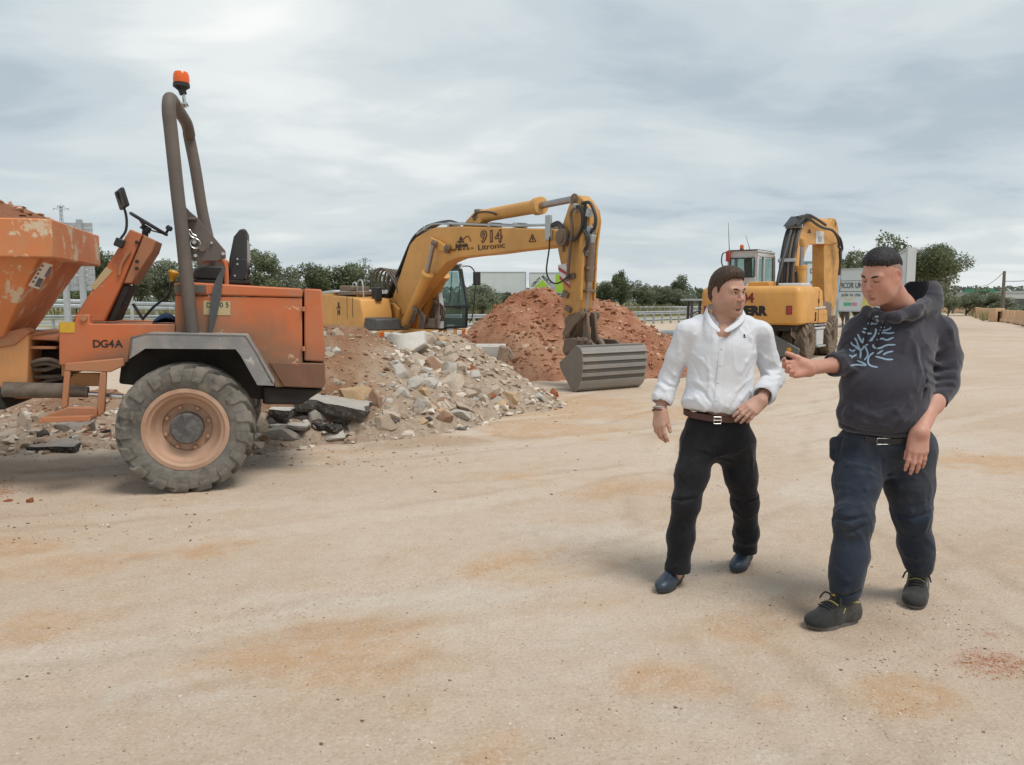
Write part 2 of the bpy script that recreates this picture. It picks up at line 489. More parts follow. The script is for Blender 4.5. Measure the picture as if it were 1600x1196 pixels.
 for k, n in (('t', 'track'), ('e', 'track_edge'), ('o', 'ochre'), ('r', 'redsoil'), ('p', 'chalk'), ('d', 'mud')):
  a = me.attributes.new(n, 'FLOAT', 'POINT'); a.data.foreach_set('value', att[k].astype(np.float32))
 m, nt, N, L, B = new_mat('packed_earth')
 def at(n):
  a = N.new('ShaderNodeAttribute'); a.attribute_name = n
  return a.outputs['Fac']
 big = tex_noise(nt, 0.35, 5, 0.55, dist=0.4)
 c = ramp(nt, big, [(0.32, (0.51, 0.392, 0.292)), (0.5, (0.555, 0.442, 0.342)), (0.66, (0.585, 0.482, 0.388))])
 mid = tex_noise(nt, 2.1, 7, 0.62, dist=0.5)
 c = mix(nt, mathn(nt, 'MULTIPLY', ramp(nt, mid, [(0.5, 0.0), (0.7, 1.0)]), 0.42), c, (0.52, 0.36, 0.235))
 c = mix(nt, mathn(nt, 'MULTIPLY', mathn(nt, 'MULTIPLY', at('ochre'), ramp(nt, tex_noise(nt, 9, 7, 0.7), [(0.32, 0.35), (0.58, 1.0)])), 0.85), c, (0.52, 0.325, 0.18))
 c = mix(nt, mathn(nt, 'MULTIPLY', mathn(nt, 'MULTIPLY', at('chalk'), ramp(nt, tex_noise(nt, 11, 7, 0.75), [(0.38, 0.2), (0.62, 1.0)])), 0.60), c, (0.60, 0.545, 0.475))
 c = mix(nt, mathn(nt, 'MULTIPLY', at('mud'), 0.50), c, (0.33, 0.235, 0.16))
 rn = tex_noise(nt, 26, 6, 0.75)
 rf = mathn(nt, 'MULTIPLY', at('redsoil'), ramp(nt, rn, [(0.40, 0.0), (0.58, 1.0)]))
 c = mix(nt, rf, c, (0.40, 0.17, 0.095))
 # tyre tracks: faint parallel bands pressed across the yard
 tr = N.new('ShaderNodeTexWave'); tr.wave_type = 'BANDS'; tr.bands_direction = 'X'
 tr.inputs['Scale'].default_value = 0.55; tr.inputs['Distortion'].default_value = 5.0; tr.inputs['Detail'].default_value = 4; tr.inputs['Detail Scale'].default_value = 0.6
 mpt = N.new('ShaderNodeMapping'); mpt.inputs['Rotation'].default_value = (0, 0, 1.0)
 tct = N.new('ShaderNodeTexCoord'); L.new(tct.outputs['Object'], mpt.inputs[0]); L.new(mpt.outputs[0], tr.inputs['Vector'])
 tm = mathn(nt, 'MULTIPLY', ramp(nt, tr.outputs['Fac'], [(0.62, 0.0), (0.92, 1.0)]), ramp(nt, tex_noise(nt, 0.9, 4, 0.6), [(0.42, 0.0), (0.62, 1.0)]))
 c = mix(nt, mathn(nt, 'MULTIPLY', tm, 0.22), c, (0.43, 0.31, 0.21))
 c = mix(nt, mathn(nt, 'MULTIPLY', at('track'), 0.50), c, (0.62, 0.535, 0.44))
 c = mix(nt, mathn(nt, 'MULTIPLY', at('track_edge'), 0.42), c, (0.37, 0.265, 0.18))
 mot = tex_noise(nt, 8.5, 8, 0.72, dist=0.4)
 c = mix(nt, mathn(nt, 'MULTIPLY', ramp(nt, mot, [(0.36, 1.0), (0.50, 0.0)]), 0.20), c, (0.40, 0.29, 0.195))
 c = mix(nt, mathn(nt, 'MULTIPLY', ramp(nt, mot, [(0.52, 0.0), (0.68, 1.0)]), 0.22), c, (0.68, 0.585, 0.475))
 # aggregate in the packed surface: pale and dark specks of several sizes
 grit = tex_noise(nt, 62, 4, 0.75)
 c = mix(nt, mathn(nt, 'MULTIPLY', ramp(nt, grit, [(0.56, 0.0), (0.66, 1.0)]), 0.48), c, (0.74, 0.67, 0.57))
 c = mix(nt, mathn(nt, 'MULTIPLY', ramp(nt, grit, [(0.34, 1.0), (0.44, 0.0)]), 0.46), c, (0.25, 0.18, 0.125))
 sp = N.new('ShaderNodeTexVoronoi'); sp.inputs['Scale'].default_value = 42
 tc = N.new('ShaderNodeTexCoord'); L.new(tc.outputs['Object'], sp.inputs['Vector'])
 sm = mathn(nt, 'MULTIPLY', ramp(nt, sp.outputs['Distance'], [(0.10, 1.0), (0.22, 0.0)]), ramp(nt, tex_noise(nt, 7, 3, 0.6), [(0.47, 0.0), (0.62, 1.0)]))
 c = mix(nt, mathn(nt, 'MULTIPLY', sm, 0.8), c, ramp(nt, tex_noise(nt, 31, 2, 0.5), [(0.42, (0.25, 0.17, 0.11)), (0.55, (0.66, 0.58, 0.47))]))
 # away from the works the earth gives way to dry grass
 pos = N.new('ShaderNodeSeparateXYZ'); L.new(tc.outputs['Object'], pos.inputs[0])
 far = mathn(nt, 'ADD', pos.outputs[1], mathn(nt, 'MULTIPLY', pos.outputs[0], -0.85))
 far = mathn(nt, 'ADD', far, mathn(nt, 'MULTIPLY', tex_noise(nt, 0.25, 4, 0.6), 16.0))
 gm = N.new('ShaderNodeMapRange'); gm.inputs['From Min'].default_value = 54; gm.inputs['From Max'].default_value = 62
 L.new(far, gm.inputs['Value'])
 gcol = ramp(nt, tex_noise(nt, 1.3, 5, 0.7), [(0.35, (0.20, 0.19, 0.09)), (0.65, (0.38, 0.33, 0.19))])
 c = mix(nt, gm.outputs[0], c, gcol)
 L.new(c, B.inputs['Base Color']); B.inputs['Roughness'].default_value = 0.95
 B.inputs['Specular IOR Level'].default_value = 0.2
 h = mathn(nt, 'ADD', mathn(nt, 'MULTIPLY', tex_noise(nt, 60, 8, 0.75), 0.6), mathn(nt, 'MULTIPLY', sm, 0.25))
 h = mathn(nt, 'ADD', h, mathn(nt, 'MULTIPLY', mot, 1.2))
 L.new(bump(nt, h, 0.8, 0.016), B.inputs['Normal'])
 o = link_mesh('ground', me, m)
 o['kind'] = 'structure'
 return o
ground = build_ground()
# ------------------------------------------------------------------ heaps of spoil
def cone(x, y, cx, cy, h, slope, flat=0.25):
 d = np.sqrt((x - cx) ** 2 + (y - cy) ** 2 + flat ** 2) - flat
 return h - d * slope
def smax(a, b, k):
 h = np.clip(k - np.abs(a - b), 0, None) / k
 return np.maximum(a, b) + h * h * k * 0.25
def rubble_h(x, y):
 z = cone(x, y, -2.45, 10.75, 1.30, 0.66, 0.4)
 z = smax(z, cone(x, y, -1.06, 12.0, 1.08, 0.70, 0.2), 0.08)
 z = smax(z, cone(x, y, -3.6, 10.6, 0.9, 0.6, 0.5), 0.3)
 z = smax(z, cone(x, y, -0.42, 12.15, 0.42, 0.50, 0.3), 0.12)
 z = smax(z, cone(x, y, -5.4, 9.7, 0.42, 0.33, 0.6), 0.2)
 z = smax(z, cone(x, y, -3.0, 9.0, 0.30, 0.40, 0.4), 0.2)
 z = smax(z, cone(x, y, -7.2, 9.4, 0.5, 0.35, 0.6), 0.2)
 n = fbm(x * 1.7, y * 1.7, 5, 41) - 0.47
 return z + n * 0.28 + (fbm(x * 7, y * 7, 3, 8) - 0.45) * 0.09 - 0.02
def red_h(x, y):
 z = cone(x, y, 0.62, 18.6, 1.90, 0.74, 0.3)
 z = smax(z, cone(x, y, 1.95, 18.9, 1.62, 0.62, 0.3), 0.08)
 z = smax(z, cone(x, y, -0.75, 18.9, 0.66, 0.55, 0.4), 0.2)
 z = smax(z, cone(x, y, 3.5, 18.9, 0.66, 0.44, 0.5), 0.15)
 z = smax(z, cone(x, y, 0.30, 16.6, 0.86, 0.70, 0.25), 0.06)
 z = smax(z, cone(x, y, 2.6, 17.2, 0.75, 0.60, 0.3), 0.08)
 n = fbm(x * 1.5, y * 1.5, 5, 141) - 0.47
 return z + n * 0.42 + (fbm(x * 5, y * 5, 4, 18) - 0.45) * 0.20 - 0.02
def heap_mesh(name, fn, x0, x1, y0, y1, step):
 xs = np.arange(x0, x1, step); ys = np.arange(y0, y1, step)
 X, Y = np.meshgrid(xs, ys); Z = fn(X, Y)
 keep = Z > -0.06
 cell = keep[:-1, :-1] | keep[1:, :-1] | keep[:-1, 1:] | keep[1:, 1:]
 idx = np.arange(X.size).reshape(X.shape)
 q = np.stack([idx[:-1, :-1], idx[:-1, 1:], idx[1:, 1:], idx[1:, :-1]], -1)[cell]
 used, inv = np.unique(q.ravel(), return_inverse=True)
 co = np.stack([X.ravel(), Y.ravel(), np.maximum(Z.ravel(), -0.08)], -1)[used]
 q = inv.reshape(-1, 4)
 me = bpy.data.meshes.new(name)
 me.from_pydata(co.tolist(), [], q.tolist())
 me.polygons.foreach_set('use_smooth', np.ones(len(me.polygons), bool))
 me.update()
 return me
def soil_mat(name, stops, scale=1.6, speck=(0.6, 0.5, 0.4), speck_amt=0.5):
 m, nt, N, L, B = new_mat(name)
 n = tex_noise(nt, scale, 7, 0.62, dist=0.5)
 c = ramp(nt, n, stops)
 f = tex_noise(nt, 30, 6, 0.75)
 c = mix(nt, mathn(nt, 'MULTIPLY', ramp(nt, f, [(0.57, 0.0), (0.66, 1.0)]), speck_amt), c, speck)
 c = mix(nt, mathn(nt, 'MULTIPLY', ramp(nt, f, [(0.32, 1.0), (0.42, 0.0)]), 0.5), c, tuple(x * 0.55 for x in stops[0][1]))
 L.new(c, B.inputs['Base Color']); B.inputs['Roughness'].default_value = 0.95; B.inputs['Specular IOR Level'].default_value = 0.15
 L.new(bump(nt, tex_noise(nt, 22, 9, 0.75), 0.9, 0.05), B.inputs['Normal'])
 return m
M_rubble = soil_mat('rubble_soil', [(0.30, (0.25, 0.125, 0.068)), (0.48, (0.33, 0.18, 0.105)), (0.60, (0.40, 0.255, 0.165)), (0.74, (0.48, 0.36, 0.26))], 1.5, (0.62, 0.53, 0.42), 0.55)
M_red = soil_mat('red_soil', [(0.28, (0.27, 0.115, 0.065)), (0.46, (0.365, 0.165, 0.095)), (0.58, (0.44, 0.225, 0.14)), (0.72, (0.54, 0.35, 0.235))], 1.2, (0.58, 0.33, 0.21), 0.5)
def pale_zone(x, y):
 k = sstep(-2.1, -1.2, x + 0.35 * (y - 11.0) * 0 + 0.9 * (fbm(x * 1.5, y * 1.5, 4, 61) - 0.47))
 f = sstep(0.45, 0.1, rubble_h(x, y)) * 0.8
 return np.clip(np.maximum(k * 0.85, f), 0, 1)
heap_a = link_mesh('rubble_heap', heap_mesh('rubble_heap', rubble_h, -9.5, 1.6, 7.2, 14.6, 0.05), M_rubble)
_a = heap_a.data.attributes.new('pale', 'FLOAT', 'POINT')
_c = np.array([v.co[:] for v in heap_a.data.vertices])
_a.data.foreach_set('value', pale_zone(_c[:, 0], _c[:, 1]).astype(np.float32))
def _pale_mix():
 nt = M_rubble.node_tree; B = nt.nodes['Principled BSDF']
 at = nt.nodes.new('ShaderNodeAttribute'); at.attribute_name = 'pale'
 src = B.inputs['Base Color'].links[0].from_socket
 pc = ramp(nt, tex_noise(nt, 14, 7, 0.7), [(0.3, (0.36, 0.27, 0.19)), (0.55, (0.53, 0.44, 0.345)), (0.72, (0.64, 0.565, 0.47))])
 nt.links.new(mix(nt, mathn(nt, 'MULTIPLY', at.outputs['Fac'], 0.9), src, pc), B.inputs['Base Color'])
_pale_mix()
props(heap_a, 'heap of brown soil and broken concrete behind the orange dumper', 'heap')
heap_b = link_mesh('earth_heap', heap_mesh('earth_heap', red_h, -2.6, 6.5, 15.0, 23.0, 0.055), M_red)
_a = heap_b.data.attributes.new('pale', 'FLOAT', 'POINT')
_c = np.array([v.co[:] for v in heap_b.data.vertices])
_w = fbm(_c[:, 0] * 1.8, _c[:, 1] * 1.8, 4, 71) - 0.47
_a.data.foreach_set('value', np.clip(sstep(1.15, 0.35, np.hypot(_c[:, 0] - 0.35, (_c[:, 1] - 16.35)) + _w * 1.6) * .9 + sstep(.05, .3, _w) * .5, 0, 1).astype(np.float32))
def _tan_mix():
 nt = M_red.node_tree; B = nt.nodes['Principled BSDF']
 at = nt.nodes.new('ShaderNodeAttribute'); at.attribute_name = 'pale'
 src = B.inputs['Base Color'].links[0].from_socket
 pc = ramp(nt, tex_noise(nt, 12, 7, 0.7), [(0.3, (0.34, 0.19, 0.115)), (0.55, (0.47, 0.29, 0.185)), (0.72, (0.56, 0.39, 0.27))])
 nt.links.new(mix(nt, mathn(nt, 'MULTIPLY', at.outputs['Fac'], 0.8), src, pc), B.inputs['Base Color'])
_tan_mix()
props(heap_b, 'tall heap of loose red earth behind the lowered excavator bucket', 'heap')
def ground_all(x, y):
 return max(float(terrain(x, y)), float(rubble_h(np.array(x), np.array(y))) if y < 15 else -1, float(red_h(np.array(x), np.array(y))) if y > 14 else -1)
def hit(u, v, y0=5.0, y1=24.0):
 """first point of the heaps or the ground on a sight line"""
 d = ray(u, v); d = d / d.y
 ts = np.arange(y0, y1, 0.03)
 P = np.array(CAM)[None] + np.array(d)[None] * ts[:, None]
 hh = terrain(P[:, 0], P[:, 1])
 hh = np.maximum(hh, np.where(P[:, 1] < 15, rubble_h(P[:, 0], P[:, 1]), -1))
 hh = np.maximum(hh, np.where(P[:, 1] > 14.9, red_h(P[:, 0], P[:, 1]), -1))
 k = np.nonzero(P[:, 2] < hh)[0]
 if not len(k): return None
 return Vector(P[k[0]])
# ------------------------------------------------------------------ broken stone
def chunk_mesh(name, seed, n=16, flat=1.0, detail=False):
 """a broken lump: a box cut by random planes, so it has flat faces and sharp arrises"""
 r = np.random.default_rng(seed)
 bm = bmesh.new()
 if detail:
  bmesh.ops.create_icosphere(bm, subdivisions=1, radius=0.58)
  for v in bm.verts: v.co = Vector(v.co) + Vector(r.normal(0, 0.07, 3))
  for k in range(int(r.integers(5, 9))):
   d = Vector(r.normal(size=3)).normalized()
   res = bmesh.ops.bisect_plane(bm, geom=list(bm.verts) + list(bm.edges) + list(bm.faces), plane_co=d * float(r.uniform(0.26, 0.44)), plane_no=d, clear_outer=True)
   ed = [g for g in res['geom_cut'] if isinstance(g, bmesh.types.BMEdge)]
   if ed: bmesh.ops.contextual_create(bm, geom=ed)
  bmesh.ops.triangulate(bm, faces=bm.faces)
  bmesh.ops.subdivide_edges(bm, edges=bm.edges, cuts=2, use_grid_fill=True)
  for v in bm.verts:
   c = v.co
   k = float(fbm(c.x * 5 + seed, c.y * 5 + c.z * 4.3, 3, seed)) - 0.45
   v.co = c * (1 + 0.20 * k)
 else:
  p = r.normal(size=(n, 3)); p /= np.linalg.norm(p, axis=1)[:, None]
  p *= 0.42 + 0.12 * r.random((n, 1))
  p[:, 2] *= flat
  for q in p: bm.verts.new(q)
  bmesh.ops.convex_hull(bm, input=bm.verts)
  bmesh.ops.delete(bm, geom=[g for g in bm.verts if not g.link_faces], context='VERTS')
 me = bpy.data.meshes.new(name)
 bm.to_mesh(me); bm.free()
 if detail:
  me.polygons.foreach_set('use_smooth', np.ones(len(me.polygons), bool)); me.set_sharp_from_angle(angle=math.radians(24))
 return me
def stone_mat(name, lo, hi, sc=7.0, speck=None):
 m, nt, N, L, B = new_mat(name)
 oi = N.new('ShaderNodeObjectInfo')
 n = tex_noise(nt, sc, 7, 0.7)
 f = mathn(nt, 'ADD', mathn(nt, 'MULTIPLY', n, 0.7), mathn(nt, 'MULTIPLY', oi.outputs['Random'], 0.3))
 c = ramp(nt, f, [(0.3, lo), (0.7, hi)])
 if speck:
  c = mix(nt, ramp(nt, tex_noise(nt, 45, 4, 0.7), [(0.56, 0.0), (0.64, 0.9)]), c, speck)
 L.new(c, B.inputs['Base Color']); B.inputs['Roughness'].default_value = 0.92; B.inputs['Specular IOR Level'].default_value = 0.2
 L.new(bump(nt, tex_noise(nt, 28, 7, 0.72), 0.6, 0.02), B.inputs['Normal'])
 return m
SM = {'pale': stone_mat('pale_stone', (0.38, 0.295, 0.22), (0.56, 0.475, 0.38)),
  'white': stone_mat('white_concrete', (0.43, 0.395, 0.35), (0.60, 0.565, 0.51)),
  'tan': stone_mat('tan_stone', (0.45, 0.30, 0.17), (0.58, 0.43, 0.28)),
  'brown': stone_mat('brown_stone', (0.26, 0.155, 0.10), (0.40, 0.26, 0.18)),
  'red': stone_mat('red_clod', (0.27, 0.09, 0.045), (0.40, 0.155, 0.08)),
  'grey': stone_mat('grey_stone', (0.27, 0.24, 0.21), (0.44, 0.40, 0.35)),
  'dark': stone_mat('asphalt_lump', (0.035, 0.033, 0.032), (0.115, 0.105, 0.095), 9, (0.36, 0.33, 0.29))}
_cm = {}
def chunk(kind, flat, seed):
 k = (kind, flat, seed)
 if k not in _cm:
  _cm[k] = chunk_mesh('stone', 100 + seed * 7 + int(flat * 10), 15 + seed % 4, flat, True)
  _cm[k].materials.append(SM[kind])
 return _cm[k]
def rock(u, v, w, h, kind, seed=0, tilt=0.0, label=None, name='stone', sink=0.42, depth=0.85, pos=None, rz=None):
 P = hit(u, v) if pos is None else pos
 if P is None: return None
 W = w / F_PX * P.y * 1.12
 Hh = h / F_PX * P.y * 1.25
 o = bpy.data.objects.new(name, chunk(kind, 1.0, seed % 9))
 COL.objects.link(o)
 o.location = (P.x, P.y + W * 0.1, P.z + Hh * (0.5 - sink) * 0.5)
 o.scale = (W, W * depth, Hh)
 o.rotation_euler = (random.uniform(-0.25, 0.25), tilt, random.uniform(-0.35, 0.35) if rz is None else rz)
 if label: props(o, label, 'stone')
 else:
  o['category'] = 'stone'; ROCKS.append((u, v, kind, w, h, o))
 return o
ROCKS = []
NTH = ['', 'second ', 'third ', 'fourth ', 'fifth ', 'sixth ', 'seventh ', 'eighth ', 'ninth ', 'tenth ']
def name_rocks():
 adj = {'pale': 'pale beige', 'white': 'whitish', 'tan': 'tan', 'brown': 'brown', 'red': 'reddish', 'grey': 'grey', 'dark': 'black'}
 Zn = {}
 for (u, v, k, w, h, o) in ROCKS:
  if u < 200: z = 'under the dumper step'
  elif v > 668: z = 'beside the dumper wheel' if u < 500 else 'at the rubble foot'
  elif u < 500: z = 'right of the dumper wheel'
  elif v < 535: z = 'on the rubble crest'
  elif u < 580: z = 'around the asphalt slab' if v > 600 else 'on the brown slope'
  elif u < 640: z = 'in the middle hollow'
  elif u < 720: z = 'high on the slope' if v < 590 else 'low on the slope'
  else: z = 'on the right rubble end'
  sz = 'large' if w > 20 else ('small' if w < 13 else 'middling'); sh = 'flat' if h < .68 * w else 'blocky'
  Zn.setdefault((z, adj[k], sz, sh), []).append((u, o))
 for (z, a, sz, sh), L in Zn.items():
  L.sort(key=lambda q: q[0])
  for i, (u, o) in enumerate(L):
   nth = (NTH[i] + 'from left of the ' if i else 'leftmost of the ') if len(L) > 1 else ''
   o['label'] = (nth.strip() + ' ' + '%s %s %s stone%s %s' % (sz, sh, a, 's' if len(L) > 1 else '', z)).strip() if i < 10 else '%s %s %s stone %s' % (sz, sh, a, z)
   o['group'] = 'stones of the rubble heap'
def build_rocks():
 R = rock
 R(556, 619, 50, 30, 'tan', 1, 0.15, 'large tan boulder lying above the long broken asphalt slab')
 R(587, 632, 24, 28, 'brown', 2, 0, 'brown boulder right of the large tan boulder in the rubble')
 R(524, 682, 42, 15, 'white', 3, 0.05, 'flat whitish block at the foot of the rubble, left of a small pale stone')
 R(552, 672, 16, 17, 'white', 4); R(597, 662, 26, 18, 'dark', 5, 0, 'black rough lump at the foot of the rubble in front of a grey flat slab')
 R(612, 652, 32, 16, 'pale', 6, 0.3); R(650, 646, 16, 18, 'pale', 7); R(646, 607, 26, 26, 'white', 8, 0.2, 'upright pale stone in the middle of the rubble slope, left of its neighbour')
 R(669, 602, 28, 22, 'white', 0, 0.2); R(705, 606, 38, 40, 'pale', 1, 0.0, 'largest pale block standing in the middle of the rubble slope')
 R(682, 576, 28, 24, 'pale', 2); R(704, 578, 28, 22, 'white', 3, 0.3); R(652, 565, 30, 20, 'pale', 4, -0.3)
 R(660, 549, 38, 20, 'pale', 5, 0.15, 'wide flat pale stone just under the curved white slab'); R(700, 556, 20, 28, 'pale', 6, 0.4); R(671, 564, 20, 20, 'pale', 7)
 R(664, 639, 20, 20, 'pale', 8); R(752, 622, 30, 34, 'pale', 0, 0.2, 'broad pale stone low on the right side of the rubble'); R(768, 617, 20, 32, 'pale', 1, 0.5)
 R(777, 631, 22, 15, 'white', 2); R(741, 588, 26, 16, 'white', 3); R(735, 577, 18, 12, 'red', 4)
 R(715, 650, 44, 14, 'white', 5, 0.05, 'long flat whitish stone at the very front foot of the rubble')
 R(722, 637, 44, 9, 'pale', 6, 0.5); R(842, 622, 22, 16, 'white', 7, 0, 'whitish stone by itself right of the rubble, left of the red clod')
 R(864, 621, 17, 17, 'red', 8, 0, 'round red clod alone at the right end of the rubble')
 R(800, 620, 18, 18, 'pale', 0); R(689, 631, 22, 20, 'brown', 1); R(705, 637, 14, 14, 'brown', 2)
 R(549, 502, 22, 15, 'white', 3, 0, 'whitish square block on top of the soil beside the dumper bonnet'); R(527, 523, 18, 15, 'pale', 4); R(517, 505, 22, 13, 'pale', 5)
 R(526, 551, 14, 14, 'white', 6); R(666, 513, 28, 13, 'pale', 7); R(660, 661, 18, 8, 'tan', 8)
 R(117, 672, 54, 30, 'grey', 0, 0, 'rounded grey-brown boulder under the dumper step'); R(10, 682, 30, 16, 'pale', 1); R(38, 666, 22, 26, 'pale', 2)
 R(18, 668, 22, 16, 'pale', 3); R(65, 656, 28, 20, 'pale', 4); R(42, 650, 24, 10, 'white', 5); R(55, 677, 22, 12, 'pale', 6)
 R(437, 683, 62, 28, 'grey', 7, -0.1, 'large grey-white stone with dark underside right of the dumper wheel'); R(420, 668, 22, 18, 'dark', 8)
 R(497, 655, 24, 16, 'brown', 0); R(470, 655, 26, 12, 'dark', 1); R(512, 660, 22, 20, 'brown', 3); R(535, 660, 20, 20, 'grey', 4); R(500, 668, 28, 12, 'grey', 6)
 R(47, 786, 9, 10, 'red', 0, 0, 'small red clod alone on the ground in front of the dumper step', sink=0.1)
 R(12, 785, 13, 6, 'red', 1, 0, 'flat red clod on the ground at the left edge of the photo', sink=0.1)
 R(1567, 1056, 15, 7, 'dark', 2, 0, 'small dark stone in the red soil patch at the right edge', sink=0.1)
 r = np.random.default_rng(3)
 n = 0
 while n < 190:
  u = r.uniform(405, 850); v = r.uniform(500, 690)
  top = np.interp(u, [405, 505, 560, 620, 665, 720, 760, 850], [610, 500, 505, 550, 512, 550, 595, 622])
  bot = np.interp(u, [405, 480, 600, 700, 760, 850], [692, 692, 672, 657, 645, 628])
  if v < top or v > bot: continue
  stony = np.interp(u, [405, 500, 600, 640, 850], [0.9, 0.35, 0.55, 1, 1]) if v > 600 else np.interp(u, [405, 600, 640, 850], [0.12, 0.2, 0.9, 1])
  if r.random() > stony: continue
  w = 10 + (23 if u > 620 or v > 640 else 10) * r.random() ** 1.9
  k = r.choice(['pale', 'white', 'grey', 'brown', 'tan', 'dark', 'red'], p=[0.56, 0.18, 0.07, 0.13, 0.04, 0.01, 0.01])
  if u < 620 and v > 620 and r.random() < 0.2: k = 'dark'
  R(u, v, w, w * r.uniform(0.55, 0.95), k, int(r.integers(0, 9)), r.uniform(-0.4, 0.4)); n += 1
 n = 0
 while n < 30:
  u = r.uniform(-20, 175); v = r.uniform(642, 700)
  w = 9 + 12 * r.random() ** 1.6
  k = r.choice(['pale', 'white', 'grey', 'brown', 'dark'], p=[0.5, 0.15, 0.15, 0.12, 0.08])
  R(u, v, w, w * r.uniform(0.5, 0.9), k, int(r.integers(0, 9)), r.uniform(-0.3, 0.3)); n += 1
build_rocks()
name_rocks()
def slab(name, corners, thick, mats, label, cat, jag=0.03, seed=0):
 """a broken slab: worn top, rough dark edge; corners are places in space, thickness downwards"""
 r = np.random.default_rng(seed)
 C = [Vector(c) for c in corners]
 ctr = sum(C, Vector()) / len(C)
 nrm = (C[1] - C[0]).cross(C[2] - C[0]).normalized()
 if nrm.z < 0: nrm = -nrm
 ring = []
 m = len(C)
 for i in range(m):
  a, b = C[i], C[(i + 1) % m]
  for k in range(5):
   p = a.lerp(b, k / 5)
   ring.append(p + (p - ctr).normalized() * float(r.normal(0, jag)))
 n = len(ring)
 layers = []
 for q, sc in ((0.0, 1.0), (0.35, 1.03), (0.7, 0.98), (1.0, 0.90)):
  layers.append([ctr + (p - ctr) * (sc + float(r.normal(0, 0.012))) - nrm * thick * q + Vector(r.normal(0, jag * 0.35, 3)) * (1 if q else 0.3) for p in ring])
 vs = [tuple(p) for l in layers for p in l]
 vs.append(tuple(ctr + nrm * 0.006)); vs.append(tuple(ctr - nrm * thick))
 fs, mi = [], []
 for j in range(n):
  fs.append((j, (j + 1) % n, len(vs) - 2)); mi.append(0)
 for l in range(3):
  for j in range(n):
   fs.append((l * n + j, (l + 1) * n + j, (l + 1) * n + (j + 1) % n, l * n + (j + 1) % n)); mi.append(1)
 for j in range(n):
  fs.append((3 * n + (j + 1) % n, 3 * n + j, len(vs) - 1)); mi.append(1)
 me = bpy.data.meshes.new(name)
 me.from_pydata(vs, [], fs)
 o = link_mesh(name, me, mats)
 me.polygons.foreach_set('material_index', mi)
 bm = bmesh.new(); bm.from_mesh(me); bmesh.ops.recalc_face_normals(bm, faces=bm.faces); bm.to_mesh(me); bm.free()
 return props(o, label, cat)
def on(u, v, Y): return yp(u, v, Y)
slab('asphalt_slab', [on(466, 622, 8.75), on(571, 642, 8.55), on(585, 622, 9.35), on(492, 606, 9.6)], 0.16, [SM['grey'], SM['dark']],
  'long tilted asphalt slab with black edge right of the dumper wheel', 'asphalt slab', 0.03, 3)
slab('asphalt_slab', [on(418, 640, 8.6), on(452, 642, 8.5), on(466, 636, 9.0), on(425, 634, 9.1)], 0.12, [SM['white'], SM['dark']],
  'small asphalt slab with whitish top right of the dumper wheel', 'asphalt slab', 0.02, 5)
slab('concrete_slab', [on(424, 664, 8.45), on(478, 666, 8.4), on(486, 657, 8.9), on(436, 655, 9.0)], 0.05, [SM['white'], SM['grey']],
  'thin flat whitish slab lying below the small asphalt slab', 'concrete slab', 0.02, 6)
slab('asphalt_slab', [on(42, 698, 8.0), on(118, 699, 7.95), on(125, 678, 8.5), on(82, 674, 8.6)], 0.10, [SM['grey'], SM['dark']],
  'broken asphalt piece with grey top lying under the dumper step', 'asphalt slab', 0.03, 7)
slab('asphalt_slab', [on(490, 664, 8.6), on(530, 668, 8.5), on(540, 655, 9.0), on(500, 652, 9.1)], 0.08, [SM['dark'], SM['dark']],
  'flat black asphalt piece under the long tilted slab', 'asphalt slab', 0.03, 9)
def curved_slab():
 """pale curved sheet of concrete standing on edge at the top of the rubble"""
 top = [(603, 524), (612, 520), (625, 522), (640, 520), (662, 517)]
 bot = [(607, 556), (618, 560), (632, 558), (645, 548), (664, 536)]
 A, B, A2, B2 = [], [], [], []
 for k in range(5):
  Y = 11.55 - 0.25 * math.sin(k / 4 * PI)
  A.append(on(*top[k], Y)); B.append(on(*bot[k], Y - 0.22))
  A2.append(A[-1] + Vector((0.02, 0.14, 0.0))); B2.append(B[-1] + Vector((0.02, 0.16, -0.05)))
 mb = MB()
 def sheet(P, Q):
  P = spline(P, 4); Q = spline(Q, 4); n = len(P)
  return P, Q, n
 P, Q, n = sheet(A, B); P2, Q2, _ = sheet(A2, B2)
 vs = P + Q + Q2 + P2
 fs = []
 for r_ in range(4):
  a, b = r_ * n, ((r_ + 1) % 4) * n
  fs += [(a + i, a + i + 1, b + i + 1, b + i) for i in range(n - 1)]
 fs += [(0, n, 2 * n, 3 * n), (n - 1, 4 * n - 1, 3 * n - 1, 2 * n - 1)]
 mb.add(vs, fs)
 o = mb.build('concrete_slab', SM['white'], bevel=0.02)
 props(o, 'curved whitish slab standing on top of the rubble in front of the excavator', 'concrete slab')
curved_slab()
